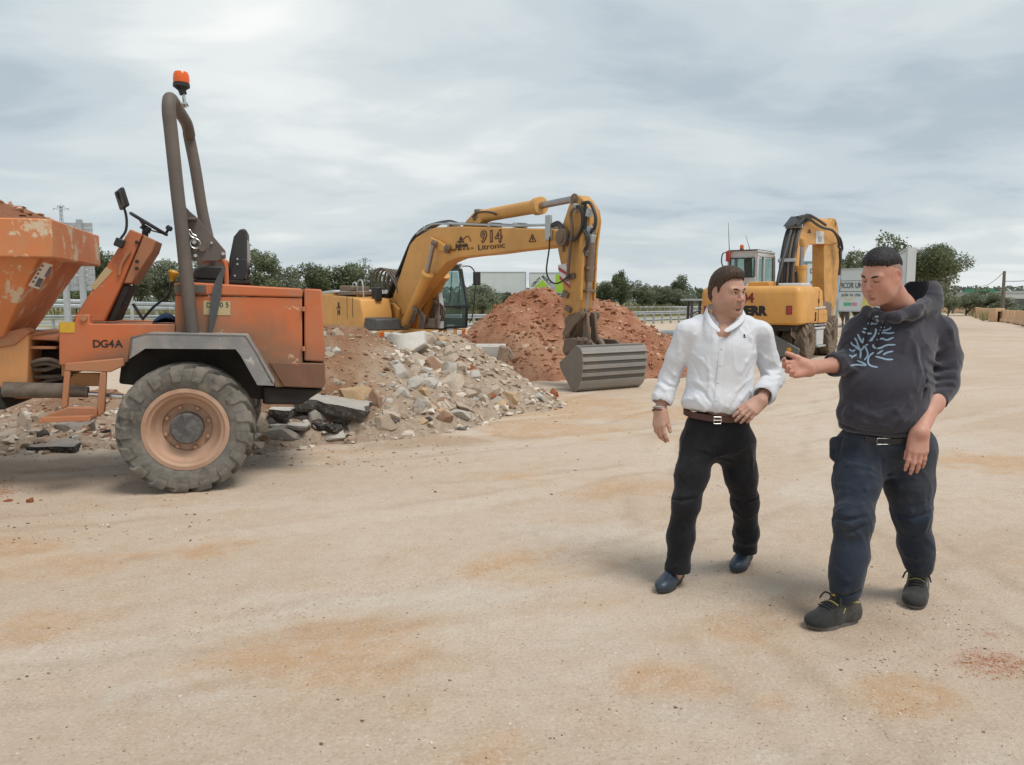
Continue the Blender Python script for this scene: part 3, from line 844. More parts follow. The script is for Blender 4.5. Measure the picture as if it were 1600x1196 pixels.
# concrete block with lifting holes and a timber prop, on the far side of the rubble
def conc_block():
 P0 = hit(775, 600); Y = 13.6
 t = empty('concrete_block', (P0.x if False else -0.3, Y, 0), 0.0, 'grey concrete drain block with two lifting holes behind the rubble', 'concrete block')
 a, b = yp(712, 542, Y), yp(790, 545, Y)
 w = b.x - a.x; ztop = a.z
 cx = (a.x + b.x) / 2 + 0.3
 mb = MB()
 # a body with two real pockets let into its top: built as a ring of solids
 y0, y1 = -0.02, 0.95
 hs = [(cx - 0.12, 0.35), (cx + 0.14, 0.42)]
 mb.span((cx - w / 2, y0, 0), (cx + w / 2, y1, ztop - 0.05))
 xs = [cx - w / 2, hs[0][0] - 0.04, hs[0][0] + 0.04, hs[1][0] - 0.04, hs[1][0] + 0.04, cx + w / 2]
 for i in range(5):
  if i in (1, 3):
   c = hs[0 if i == 1 else 1][1]
   mb.span((xs[i], y0, ztop - 0.05), (xs[i + 1], c - 0.06, ztop)); mb.span((xs[i], c + 0.06, ztop - 0.05), (xs[i + 1], y1, ztop))
  else: mb.span((xs[i], y0, ztop - 0.05), (xs[i + 1], y1, ztop))
 mb.build('body', SM['white'], t)
 for k in (0, 1):
  s = MB(); x = cx - 0.02 + 0.09 * k - 0.1
  s.tube([(x - 0.03, y0, ztop - 0.1), (x - 0.02, y0 - 0.05, ztop - 0.13), (x + 0.02, y0 - 0.05, ztop - 0.13), (x + 0.03, y0, ztop - 0.1)], 0.008, 6, 4)
  s.build('lifting_loop', simple('rusty_steel', (0.10, 0.06, 0.04), 0.7), t)
 s = MB(); s.cyl((cx - 0.06, y0 - 0.004, ztop - 0.22), (cx - 0.06, y0 + 0.03, ztop - 0.22), 0.03, n=12); s.build('drain_hole_shade', simple('hole_shade', (0.03, 0.025, 0.02), 0.9), t)  # solid plug; the shade inside the hole is painted by its dark colour
 M = soil_mat('dusty_timber', [(0.3, (0.25, 0.17, 0.12)), (0.6, (0.38, 0.28, 0.21))], 4, (0.5, 0.4, 0.3), 0.3)
 o = MB(); c = yp(785, 558, 13.3)
 o.box((0, 0, 0), (0.17, 0.35, 0.36), Matrix.Rotation(0.2, 3, 'Y'))
 o.box((0.13, 0.02, 0.05), (0.10, 0.3, 0.22), Matrix.Rotation(-0.5, 3, 'Y'))
 b1 = o.build('steel_shoe', M, bevel=0.02); b1.location = c
 props(b1, 'rusty dirty angled bracket leaning against the right end of the concrete block', 'bracket')
 slab('earth_slab', [on(742, 560, 13.3), on(792, 592, 12.9), on(790, 560, 13.5), on(760, 556, 13.5)], 0.2, [SM['pale'], SM['brown']], 'dusty flat slab leaning in front of the concrete block', 'slab', 0.03, 12)
conc_block()
# ------------------------------------------------------------------ small loose stuff, too many to count
def debris(name, pts, sizes, mat, label=None, seed=0, flat=0.7):
 r = np.random.default_rng(seed)
 base = []
 for k in range(6):
  me = chunk_mesh('t', 900 + k + seed * 11, 9, flat)
  bm = bmesh.new(); bm.from_mesh(me); bmesh.ops.triangulate(bm, faces=bm.faces)
  bm.verts.ensure_lookup_table()
  base.append((np.array([v.co[:] for v in bm.verts]), np.array([[v.index for v in f.verts] for f in bm.faces])))
  bm.free(); bpy.data.meshes.remove(me)
 V, Fc, o = [], [], 0
 for i, (p, s) in enumerate(zip(pts, sizes)):
  bv, bf = base[i % 6]
  a = r.uniform(0, 2 * PI); ca, sa = math.cos(a), math.sin(a)
  q = bv * s * np.array([1, r.uniform(0.6, 1), r.uniform(0.6, 1)])
  q = np.stack([q[:, 0] * ca - q[:, 1] * sa, q[:, 0] * sa + q[:, 1] * ca, q[:, 2]], -1) + np.asarray(p)
  V.append(q); Fc.append(bf + o); o += len(bv)
 V = np.concatenate(V); Fc = np.concatenate(Fc)
 me = bpy.data.meshes.new(name)
 me.from_pydata(V.tolist(), [], Fc.tolist())
 ob = link_mesh(name, me, mat)
 ob['kind'] = 'stuff'
 if label: ob['label'] = label
 return ob
def island_mat(name, stops):
 m, nt, N, L, B = new_mat(name)
 g = N.new('ShaderNodeNewGeometry')
 L.new(ramp(nt, g.outputs['Random Per Island'], stops), B.inputs['Base Color'])
 B.inputs['Roughness'].default_value = 0.95; B.inputs['Specular IOR Level'].default_value = 0.15
 return m
def scatter_all():
 r = np.random.default_rng(21)
 # clods on the red heap
 n = 9000
 x = r.uniform(-2.4, 5.6, n); y = r.uniform(15.2, 21.0, n)
 h = red_h(x, y); k = h > -0.03
 pts = np.stack([x, y, h], -1)[k]; s = 0.035 + 0.19 * r.random(len(pts)) ** 5
 debris('earth_clods', pts, s, island_mat('clod_mix', [(0.0, (0.23, 0.095, 0.052)), (0.5, (0.37, 0.17, 0.10)), (0.86, (0.48, 0.265, 0.17)), (0.97, (0.58, 0.44, 0.32))]), 'loose red clods covering the tall earth heap', 1)
 n = 13000
 x = r.uniform(-9, 1.5, n); y = r.uniform(7.3, 13.4, n)
 h = rubble_h(x, y); k = h > -0.05
 x, y, h = x[k], y[k], h[k]
 pz = pale_zone(x, y) > r.uniform(0.15, 0.85, len(x))
 pts = np.stack([x, y, np.maximum(h, terrain(x, y))], -1)
 p1 = pts[~pz]; s = 0.020 + 0.08 * r.random(len(p1)) ** 4
 debris('rubble_grit', p1, s, island_mat('grit_mix', [(0.0, (0.22, 0.115, 0.065)), (0.5, (0.34, 0.19, 0.115)), (0.8, (0.43, 0.29, 0.195)), (0.95, (0.60, 0.53, 0.44)), (0.99, (0.08, 0.075, 0.07))]), 'small brown stones and crumbs spread over the rubble heap', 2)
 p2 = pts[pz]; s = 0.020 + 0.19 * r.random(len(p2)) ** 3.6
 debris('rubble_chips', p2, s, island_mat('chip_mix', [(0.0, (0.30, 0.21, 0.145)), (0.3, (0.45, 0.36, 0.275)), (0.6, (0.56, 0.48, 0.39)), (0.92, (0.66, 0.60, 0.52)), (0.99, (0.10, 0.09, 0.085))]), 'pale chips of stone and concrete between the larger lumps', 12)
 # loose stones on the ground
 P, S = [], []
 def spray(u0, u1, v0, v1, n, s0, s1, pw=3):
  for _ in range(n):
   p = gp(r.uniform(u0, u1), r.uniform(v0, v1))
   P.append((p.x, p.y, float(terrain(p.x, p.y)))); S.append(s0 + (s1 - s0) * r.random() ** pw)
 spray(-60, 1660, 700, 1190, 2600, 0.003, 0.022, 4)
 spray(-60, 1660, 600, 780, 700, 0.008, 0.045, 4); spray(880, 1600, 640, 960, 420, .005, .024, 3)
 spray(-40, 330, 690, 850, 420, 0.008, 0.042, 3)
 spray(380, 720, 660, 730, 700, 0.010, 0.055, 3)
 spray(700, 900, 625, 665, 300, 0.010, 0.06, 3)
 spray(1080, 1230, 880, 985, 150, 0.005, 0.016, 2)
 spray(1330, 1520, 940, 1060, 300, 0.005, 0.020, 2)
 spray(1230, 1460, 1020, 1130, 260, 0.004, 0.012, 2); spray(900, 1600, 880, 1190, 900, 0.003, 0.012, 3); spray(400, 760, 940, 1010, 200, .003, .012, 3)
 for k in range(260):                                     # grit pushed up beside the rut
  x = r.uniform(-1.6, 0.4); yy = 4.0 + 0.62 * (x + 0.9) + r.normal(0, 0.05)
  P.append((x, yy, float(terrain(x, yy)))); S.append(r.uniform(0.004, 0.013))
 debris('loose_stones', P, S, island_mat('pebble_mix', [(0.0, (0.12, 0.075, 0.05)), (0.22, (0.24, 0.14, 0.085)), (0.45, (0.36, 0.25, 0.17)), (0.7, (0.50, 0.41, 0.31)), (0.95, (0.64, 0.57, 0.47))]), 'small loose stones on the packed earth', 3, 0.55)
 P, S = [], []
 spray(1500, 1640, 1012, 1062, 420, 0.005, 0.018, 2); spray(1490, 1580, 975, 1000, 90, 0.004, 0.014, 2)
 spray(-30, 20, 745, 790, 240, 0.008, 0.03, 2); spray(60, 180, 785, 825, 60, 0.006, 0.022, 2)
 debris('red_crumbs', P, S, island_mat('red_crumb_mix', [(0.0, (0.2, 0.07, 0.035)), (0.5, (0.34, 0.125, 0.06)), (1.0, (0.46, 0.21, 0.12))]), 'crumbs of red earth dropped on the ground', 4, 0.6)
scatter_all()
# ================================================================== behind the works
M_galv = simple('galvanised_steel', (0.42, 0.45, 0.46), 0.5, 0.35, 0.15, 3)
M_asph = simple('pale_asphalt', (0.33, 0.32, 0.30), 0.9, 0, 0.12, 0.8)
M_wood = simple('weathered_pole_wood', (0.17, 0.14, 0.115), 0.9, 0, 0.3, 6)
M_white = simple('white_board', (0.66, 0.68, 0.67), 0.6, 0, 0.06, 0.8)
M_black = simple('black_print', (0.02, 0.02, 0.022), 0.6, 0, 0.1)
M_dkgrey = simple('dark_steel', (0.075, 0.075, 0.075), 0.55, 0.2, 0.25, 8)
def road():
 cl = [(-60, 41.5), (-13, 44), (0, 51), (12, 66), (40, 104), (90, 170)]
 P = spline([Vector((x, y, 0)) for x, y in cl], 14)
 vs, fs = [], []
 for i, p in enumerate(P):
  t = (P[min(i + 1, len(P) - 1)] - P[max(i - 1, 0)]).normalized(); nn = Vector((-t.y, t.x, 0))
  for k, off in enumerate((-1.8, -0.9, 0, 0.9, 1.8)):
   q = p + nn * off
   vs.append((q.x, q.y, float(terrain(q.x, q.y)) + 0.05))
 for i in range(len(P) - 1):
  for k in range(4): fs.append((i * 5 + k, i * 5 + k + 1, i * 5 + k + 6, i * 5 + k + 5))
 me = bpy.data.meshes.new('road'); me.from_pydata(vs, [], fs)
 o = link_mesh('road', me, M_asph); o['kind'] = 'structure'
road()
def guard_rail(path, zrail, hgt, post_every, post_w, label, wave=True, npost_cap=60):
 P = [Vector(p) for p in path]
 t = empty('guard_rail', (P[0].x, P[0].y, 0), 0, label, 'guard rail')
 O = Vector(t.location)
 # profile of the rail: two waves, offset sideways
 prof = [(-0.5, 0.0), (-0.38, 0.06), (-0.14, 0.06), (0, 0.0), (0.14, 0.06), (0.38, 0.06), (0.5, 0.0)] if wave else [(-0.5, 0), (-0.5, 0.08), (0.5, 0.08), (0.5, 0)]
 vs, fs = [], []
 n = len(prof)
 S = spline(P, 10)
 for i, p in enumerate(S):
  d = (S[min(i + 1, len(S) - 1)] - S[max(i - 1, 0)]); d.z = 0; d.normalize(); nn = Vector((d.y, -d.x, 0))
  for a, b in prof:
   vs.append(p - O + nn * b + Vector((0, 0, a * hgt)))
  for a, b in reversed(prof):
   vs.append(p - O + nn * (b - 0.012) + Vector((0, 0, a * hgt)))
 m = 2 * n
 for i in range(len(S) - 1):
  for k in range(m): fs.append((i * m + k, i * m + (k + 1) % m, (i + 1) * m + (k + 1) % m, (i + 1) * m + k))
 mb = MB(); mb.add(vs, fs); mb.build('rail', M_galv, t)
 L = 0.0; nxt = 0.5
 base = MB().box((0, 0, -0.5), (post_w, post_w * 1.4, 1.0)).mesh('post'); base.materials.append(M_galv)
 cnt = 0
 for i in range(len(S) - 1):
  seg = S[i + 1] - S[i]; sl = seg.length
  while nxt < L + sl and cnt < npost_cap:
   p = S[i] + seg * ((nxt - L) / sl)
   d = seg.copy(); d.z = 0; d.normalize(); nn = Vector((d.y, -d.x, 0))
   q = p - nn * (post_w * 0.8) - O
   zt = p.z + hgt * 0.5; zb = float(terrain(p.x, p.y)) - 0.1
   o = bpy.data.objects.new('post', base); COL.objects.link(o); o.parent = t
   o.location = (q.x, q.y, zt); o.scale = (1, 1, max(zt - zb, 0.2)); o.rotation_euler = (0, 0, math.atan2(d.y, d.x))
   cnt += 1; nxt += post_every
  L += sl
 return t
def vz(u, v, Y): return yp(u, v, Y)
guard_rail([vz(-260, 471, 42), vz(0, 474, 43), (vz(110, 475, 44)), vz(230, 478.5, 47), vz(420, 482, 55), vz(740, 485, 78), vz(1000, 483, 86), vz(1100, 482.3, 90), vz(1400, 480, 100)],
   0.6, 0.50, 4.0, 0.12, 'far double-wave steel guard rail on the raised road in front of the trees')
guard_rail([vz(-200, 497, 37.5), vz(90, 496, 38.5), vz(330, 496, 39.5), vz(740, 494.5, 42), vz(1000, 489.5, 52), vz(1100, 487.2, 57), vz(1330, 482, 74)],
   0.7, 0.22, 1.05 * 0.9, 0.09, 'near low guard rail with many short posts beyond the red heap', npost_cap=110)
# ------------------------------------------------------------------ trees
M_leaf = [leaf_mat('olive_leaves', (0.10, 0.12, 0.065), (0.29, 0.32, 0.19)),
   leaf_mat('grey_green_leaves', (0.12, 0.14, 0.09), (0.33, 0.355, 0.24)),
   leaf_mat('dark_leaves', (0.07, 0.09, 0.045), (0.215, 0.245, 0.13)),
   leaf_mat('bright_leaves', (0.105, 0.135, 0.06), (0.30, 0.335, 0.17))]
M_bark = simple('bark', (0.11, 0.09, 0.07), 0.95, 0, 0.35, 9)
def crown_mesh(name, seed, n_leaf=4200, leaf=0.055, squash=0.9, lumps=26, open_=0.35):
 """leaf faces gathered in clumps through a unit crown (radius about 1, bottom at 0, top near 2*squash)"""
 r = np.random.default_rng(seed)
 cs, rs = [], []
 for i in range(lumps):
  d = r.normal(size=3); d /= np.linalg.norm(d)
  rad = r.uniform(0.35, 0.86)
  if d[2] < -0.5: rad *= 0.6
  cs.append([d[0] * rad, d[1] * rad, (d[2] * rad * squash) + squash]); rs.append(r.uniform(0.16, 0.38))
 cs = np.array(cs); rs = np.array(rs)
 w = rs ** 2; w /= w.sum()
 pick = r.choice(lumps, n_leaf, p=w)
 d = r.normal(size=(n_leaf, 3)); d /= np.linalg.norm(d, axis=1)[:, None]
 rad = rs[pick] * (1 - open_ * r.random(n_leaf) ** 1.5) * (1 + 0.12 * r.normal(size=n_leaf))
 p = cs[pick] + d * rad[:, None] * np.array([1, 1, 0.85])
 nrm = d + 0.8 * r.normal(size=d.shape) + np.array([0, 0, 0.4]); nrm /= np.linalg.norm(nrm, axis=1)[:, None]
 a = np.cross(nrm, r.normal(size=d.shape)); a /= np.linalg.norm(a, axis=1)[:, None]
 b = np.cross(nrm, a)
 L = leaf * r.uniform(0.6, 1.4, n_leaf)[:, None]
 q = np.stack([p - a * L, p + b * L * 0.55, p + a * L, p - b * L * 0.55], 1)
 me = bpy.data.meshes.new(name)
 me.from_pydata(q.reshape(-1, 3).tolist(), [], np.arange(n_leaf * 4).reshape(-1, 4).tolist())
 return me, cs
def trunk_mesh(name, cs, seed, h_trunk=0.55, r0=0.07):
 r = random.Random(seed)
 mb = MB()
 mb.tube([(0, 0, -h_trunk - 0.05), (0.02, 0.01, -h_trunk * 0.5), (0.0, 0.02, 0.15)], [r0, r0 * 0.8, r0 * 0.6], 7, 3)
 for i in range(8):
  c = Vector(cs[i * 3 % len(cs)])
  mb.tube([(0, 0.02, 0.05), c * 0.45 + Vector((0, 0, 0.05)), c], [r0 * 0.5, r0 * 0.3, r0 * 0.08], 5, 3)
 return mb.mesh(name)
_crowns = {}
def tree(u, v_top, v_base, Y, width_px, kind, label, group, var=0, name='tree', trunk_frac=0.12, leaf_n=7500, leaf=0.040):
 """a tree standing at distance Y whose picture spans v_top..v_base and width_px"""
 key = (kind, var, leaf_n)
 if key not in _crowns:
  me, cs = crown_mesh('crown', 50 + var * 13 + kind, leaf_n, leaf, 1.0, 30)
  me.materials.append(M_leaf[kind])
  tm = trunk_mesh('trunk', cs, var); tm.materials.append(M_bark)
  _crowns[key] = (me, tm)
 me, tm = _crowns[key]
 b = yp(u, v_base, Y); tp = yp(u, v_top, Y)
 zg = float(terrain(b.x, b.y))
 H = tp.z - zg
 W = width_px / F_PX * Y / 2
 t = empty(name, (b.x, b.y, zg), random.uniform(0, 6.28), label, 'tree', group)
 th = H * trunk_frac
 c = bpy.data.objects.new('crown', me); COL.objects.link(c); c.parent = t
 c.scale = (W, W, (H - th) / 1.84); c.location = (0, 0, th)
 k = bpy.data.objects.new('trunk', tm); COL.objects.link(k); k.parent = t
 k.scale = (W, W, (H - th) / 2.0); k.location = (0, 0, th)
 k.scale = (W * .9, W * .9, (H - th) / 1.84)
 return t
TREES = [
 # u, top, Y, width, kind, var, label
 (20, 404, 50, 90, 1, 1, 'leafy tree hidden behind the orange skip'),
 (165, 388, 52, 70, 2, 2, 'dark green tree between the orange skip and the slanted steering column'),
 (118, 440, 50, 60, 3, 3, 'low bright green bush under the grey road sign'),
 (215, 402, 56, 70, 1, 0, 'grey-green bush behind the foot of the steering column'),
 (258, 406, 58, 80, 1, 1, 'grey-green rounded tree behind the yellow gear knob'),
 (300, 415, 58, 60, 0, 2, 'bushy tree behind the roll bar foot'),
 (345, 410, 60, 70, 1, 3, 'grey-green bush behind the dumper seat'),
 (405, 392, 58, 90, 0, 0, 'tall bushy tree just right of the seat back'),
 (447, 418, 60, 60, 1, 1, 'low grey-green bush above the middle of the bonnet'),
 (488, 410, 62, 70, 2, 2, 'green tree above the right end of the bonnet'),
 (530, 402, 64, 90, 0, 3, 'wide leafy tree left of the bundled hoses of the excavator'),
 (575, 412, 64, 60, 1, 0, 'grey-green tree directly behind the bundled hoses'),
 (625, 420, 66, 70, 0, 1, 'leafy tree behind the raised boom'),
 (752, 448, 58, 60, 1, 2, 'grey-green bush in front of the blank white billboard'),
 (722, 452, 62, 50, 0, 3, 'dark bush between the excavator cab and the blank billboard'),
 (800, 458, 96, 60, 2, 0, 'low dark bush under the blank white billboard'), (850, 458, 100, 60, 2, 1, 'low dark bush under the billboard with the green triangle'),
 (908, 440, 92, 50, 0, 2, 'dark tree directly behind the excavator arm'),
 (938, 433, 92, 46, 0, 3, 'bushy tree just right of the excavator arm'),
 (968, 425, 90, 46, 2, 0, 'tallest dark tree right of the excavator arm'),
 (1000, 440, 92, 46, 0, 1, 'rounded tree right of the tallest dark tree'),
 (1030, 450, 94, 44, 1, 2, 'grey-green bush left of the loose dark pine'),
 (1054, 434, 100, 44, 2, 3, 'loose dark pine rising behind the grey bushes'),
 (1066, 450, 93, 46, 1, 0, 'grey-green rounded bush in front of the loose dark pine'),
 (1098, 450, 150, 26, 2, 1, 'small far pale conifer beside the yellow counterweight'),
 (1250, 462, 110, 60, 0, 2, 'distant bush behind the blue billboard'), (1190, 468, 110, 60, 1, 3, 'distant bush hidden behind the yellow counterweight'),
 (1342, 386, 47, 125, 3, 1, 'bright leafy tree behind the poster boards left of the second man'),
 (1395, 380, 50, 95, 0, 2, 'tall leafy tree behind the head of the second man'),
 (1432, 381, 49, 110, 1, 3, 'pale leafy tree between the slanted white board and the wide dark tree'),
 (1318, 398, 46, 60, 0, 0, 'small leafy tree just right of the raised excavator stick'),
 (1482, 458, 80, 40, 0, 3, 'bush at the left end of the hedge behind the wooden poles'),
 (1510, 456, 82, 50, 1, 0, 'rounded bush in the hedge between the first two poles'),
 (1540, 452, 84, 56, 0, 1, 'tallest bush of the hedge near the right pole'),
 (1566, 466, 82, 40, 1, 2, 'low bush at the foot of the right pole'),
 (1598, 476, 66, 50, 1, 3, 'low pale bush in front of the white warehouse'), ]
for (u, vt, Y, w, k, var, lb) in TREES:
 if abs(u - 800) > 900: continue
 tree(u, vt, 486, Y, w * 1.12, k, lb or ('leafy tree outside the works, hidden behind nearer things' if lb is None else lb), 'trees beyond the guard rail', var, trunk_frac=0.05)
def big_tree():
 """umbrella-like tree with a bare forked trunk, right of the second man's head"""
 Y = 45
 b = yp(1424, 484, Y); tp = yp(1424, 380, Y)
 t = empty('umbrella_tree', (b.x, b.y, 0), 0, 'wide dark tree with bare forked branches behind the hood of the second man', 'tree')
 H = tp.z
 me, cs = crown_mesh('crown', 777, 26000, 0.028, 0.62, 46, 0.5)
 lo = yp(1424, 440, Y).z
 xr = yp(1503, 430, Y).x - b.x
 me.materials.append(M_leaf[2])
 c = link_mesh('crown', me, None, t); c.location = (xr * 0.22, 0, lo - 0.15); c.scale = (xr * 0.86, xr * 0.8, (H - lo) / 1.24 * 1.02)
 mb = MB()
 mb.tube([(0.0, 0, -0.1), (0.02, 0.03, 0.8), (0.15, 0, lo - 0.5)], [0.17, 0.13, 0.11], 8, 4)
 for q in [(1.7, 0.1, lo + 0.45), (1.1, -0.3, lo + 0.8), (0.4, 0.3, lo + 0.9), (-0.8, 0.2, lo + 0.7), (-1.2, -0.3, lo + 0.4), (2.3, 0.3, lo + 0.2)]:
  mb.tube([(0.12, 0, lo - 0.65), (q[0] * 0.45 + 0.1, q[1] * 0.5, lo - 0.12), q], [0.085, 0.06, 0.02], 6, 4)
 mb.build('trunk', M_bark, t)
 tw, ts = crown_mesh('twigs', 778, 350, 0.03, 0.5, 10, 0.6)
 tw.materials.append(M_leaf[1]); o = link_mesh('hanging_twigs', tw, None, t); o.location = (xr * 0.62, 0, lo - 0.55); o.scale = (xr * 0.33, xr * 0.4, 0.45)
big_tree()
def far_wood():
 r = np.random.default_rng(5)
 n = 60000
 x = r.uniform(-330, 330, n); y = r.uniform(170, 230, n)
 hgt = 3.0 + 3.5 * fbm(x * 0.06, y * 0.03, 3, 4)
 z = r.random(n) ** 0.8 * hgt
 s = r.uniform(0.25, 0.6, n)
 d = r.normal(size=(n, 3)); d /= np.linalg.norm(d, axis=1)[:, None]
 a = np.cross(d, r.normal(size=d.shape)); a /= np.linalg.norm(a, axis=1)[:, None]; b = np.cross(d, a)
 p = np.stack([x, y, z], -1)
 q = np.stack([p - a * s[:, None], p + b * s[:, None] * .6, p + a * s[:, None], p - b * s[:, None] * .6], 1)
 me = bpy.data.meshes.new('far_wood'); me.from_pydata(q.reshape(-1, 3).tolist(), [], np.arange(n * 4).reshape(-1, 4).tolist())
 o = link_mesh('far_wood', me, leaf_mat('far_leaves', (0.11, 0.135, 0.10), (0.21, 0.24, 0.185), 0.1)); o['kind'] = 'stuff'
far_wood()
def dry_grass():
 r = np.random.default_rng(9)
 V = []
 def belt(n, pts, dy0, dy1, h0, h1):
  u = r.uniform(0, 1, n)
  px = np.interp(u, np.linspace(0, 1, len(pts)), [p[0] for p in pts]); py = np.interp(u, np.linspace(0, 1, len(pts)), [p[1] for p in pts])
  x = px + r.uniform(-1, 1, n); y = py + r.uniform(dy0, dy1, n)
  z = terrain(x, y); h = r.uniform(h0, h1, n); w = 0.010 + 0.0009 * y
  a = r.uniform(0, 2 * PI, n); le = r.uniform(-0.35, 0.35, (n, 2)) * h[:, None]
  q = np.stack([np.stack([x - w * np.cos(a), y - w * np.sin(a), z - 0.03], -1), np.stack([x + w * np.cos(a), y + w * np.sin(a), z - 0.03], -1), np.stack([x + le[:, 0], y + le[:, 1], z + h], -1)], 1)
  V.append(q)
 belt(9000, [(-45, 43), (-14, 47), (-8, 52), (0, 60), (10, 72), (24, 90)], 1.5, 9, 0.3, 1.0)
 belt(9000, [(-6, 60), (0, 64), (10, 76), (24, 92)], 3, 12, 0.6, 1.3)
 belt(5000, [(-40, 30), (-14, 34), (-8, 35.5)], -3, 4, 0.08, 0.3)
 belt(3000, [(37, 52), (50, 76), (62, 97)], 2, 9, 0.3, 0.9)
 q = np.concatenate(V); n = len(q)
 me = bpy.data.meshes.new('dry_grass'); me.from_pydata(q.reshape(-1, 3).tolist(), [], np.arange(n * 3).reshape(-1, 3).tolist())
 o = link_mesh('dry_grass', me, leaf_mat('dry_grass', (0.17, 0.165, 0.075), (0.42, 0.37, 0.20), 0.4)); o['kind'] = 'stuff'
 o['label'] = 'tall dry grass along the guard rails'
dry_grass()
# ------------------------------------------------------------------ billboards and signs
M_green = simple('lime_green_print', (0.36, 0.58, 0.05), 0.6, 0, 0.05)
M_navy = simple('dark_print', (0.03, 0.035, 0.05), 0.6, 0, 0.05)
def pboard(name, a, b, zt, zb, label, cat, mat_face, thick=0.12, legs=4, frame=0.07, face_grime=None):
 """an upright board between two ground places a, b (x, y)"""
 a, b = Vector((a[0], a[1], 0)), Vector((b[0], b[1], 0))
 d = (b - a); w = d.length; d.normalize(); ang = math.atan2(d.y, d.x)
 t = empty(name, ((a.x + b.x) / 2, (a.y + b.y) / 2, float(terrain((a.x + b.x) / 2, (a.y + b.y) / 2))), ang, label, cat)
 z0 = t.location.z
 MB().span((-w / 2, 0, zb - z0), (w / 2, thick, zt - z0)).build('panel', mat_face, t)
 f = MB()
 for s in (-1, 1): f.span((s * w / 2 - frame * (s > 0), -0.04, zb - z0), (s * w / 2 + frame * (s < 0), -0.002, zt - z0))
 f.span((-w / 2 + frame + 0.002, -0.04, zt - z0 - frame), (w / 2 - frame - 0.002, -0.002, zt - z0))
 f.span((-w / 2 + frame + 0.002, -0.04, zb - z0), (w / 2 - frame - 0.002, -0.002, zb - z0 + frame * 0.6))
 f.build('frame', M_galv, t)
 for i in range(legs):
  x = -w / 2 + w * (i + 0.5) / legs
  MB().span((x - 0.07, thick + 0.005, -0.3), (x + 0.07, thick + 0.14, zt - z0 - 0.1)).build('leg', M_dkgrey, t)
 return t, w, z0
def grime_board(name, base, spots, scale=3.0):
 m, nt, N, L, B = new_mat(name)
 n = tex_noise(nt, scale, 6, 0.7); f = tex_noise(nt, 1.1, 4, 0.6, stretch=(1, 1, 0.4))
 c = mix(nt, ramp(nt, n, [(0.66, 0.0), (0.72, 0.8)]), base, spots)
 c = mix(nt, mathn(nt, 'MULTIPLY', ramp(nt, f, [(0.4, 0.0), (0.7, 1.0)]), 0.3), c, tuple(x * 0.72 for x in base))
 L.new(c, B.inputs['Base Color']); B.inputs['Roughness'].default_value = 0.6
 return m
M_blank = grime_board('blank_poster', (0.66, 0.69, 0.69), (0.22, 0.23, 0.22), 2.2)
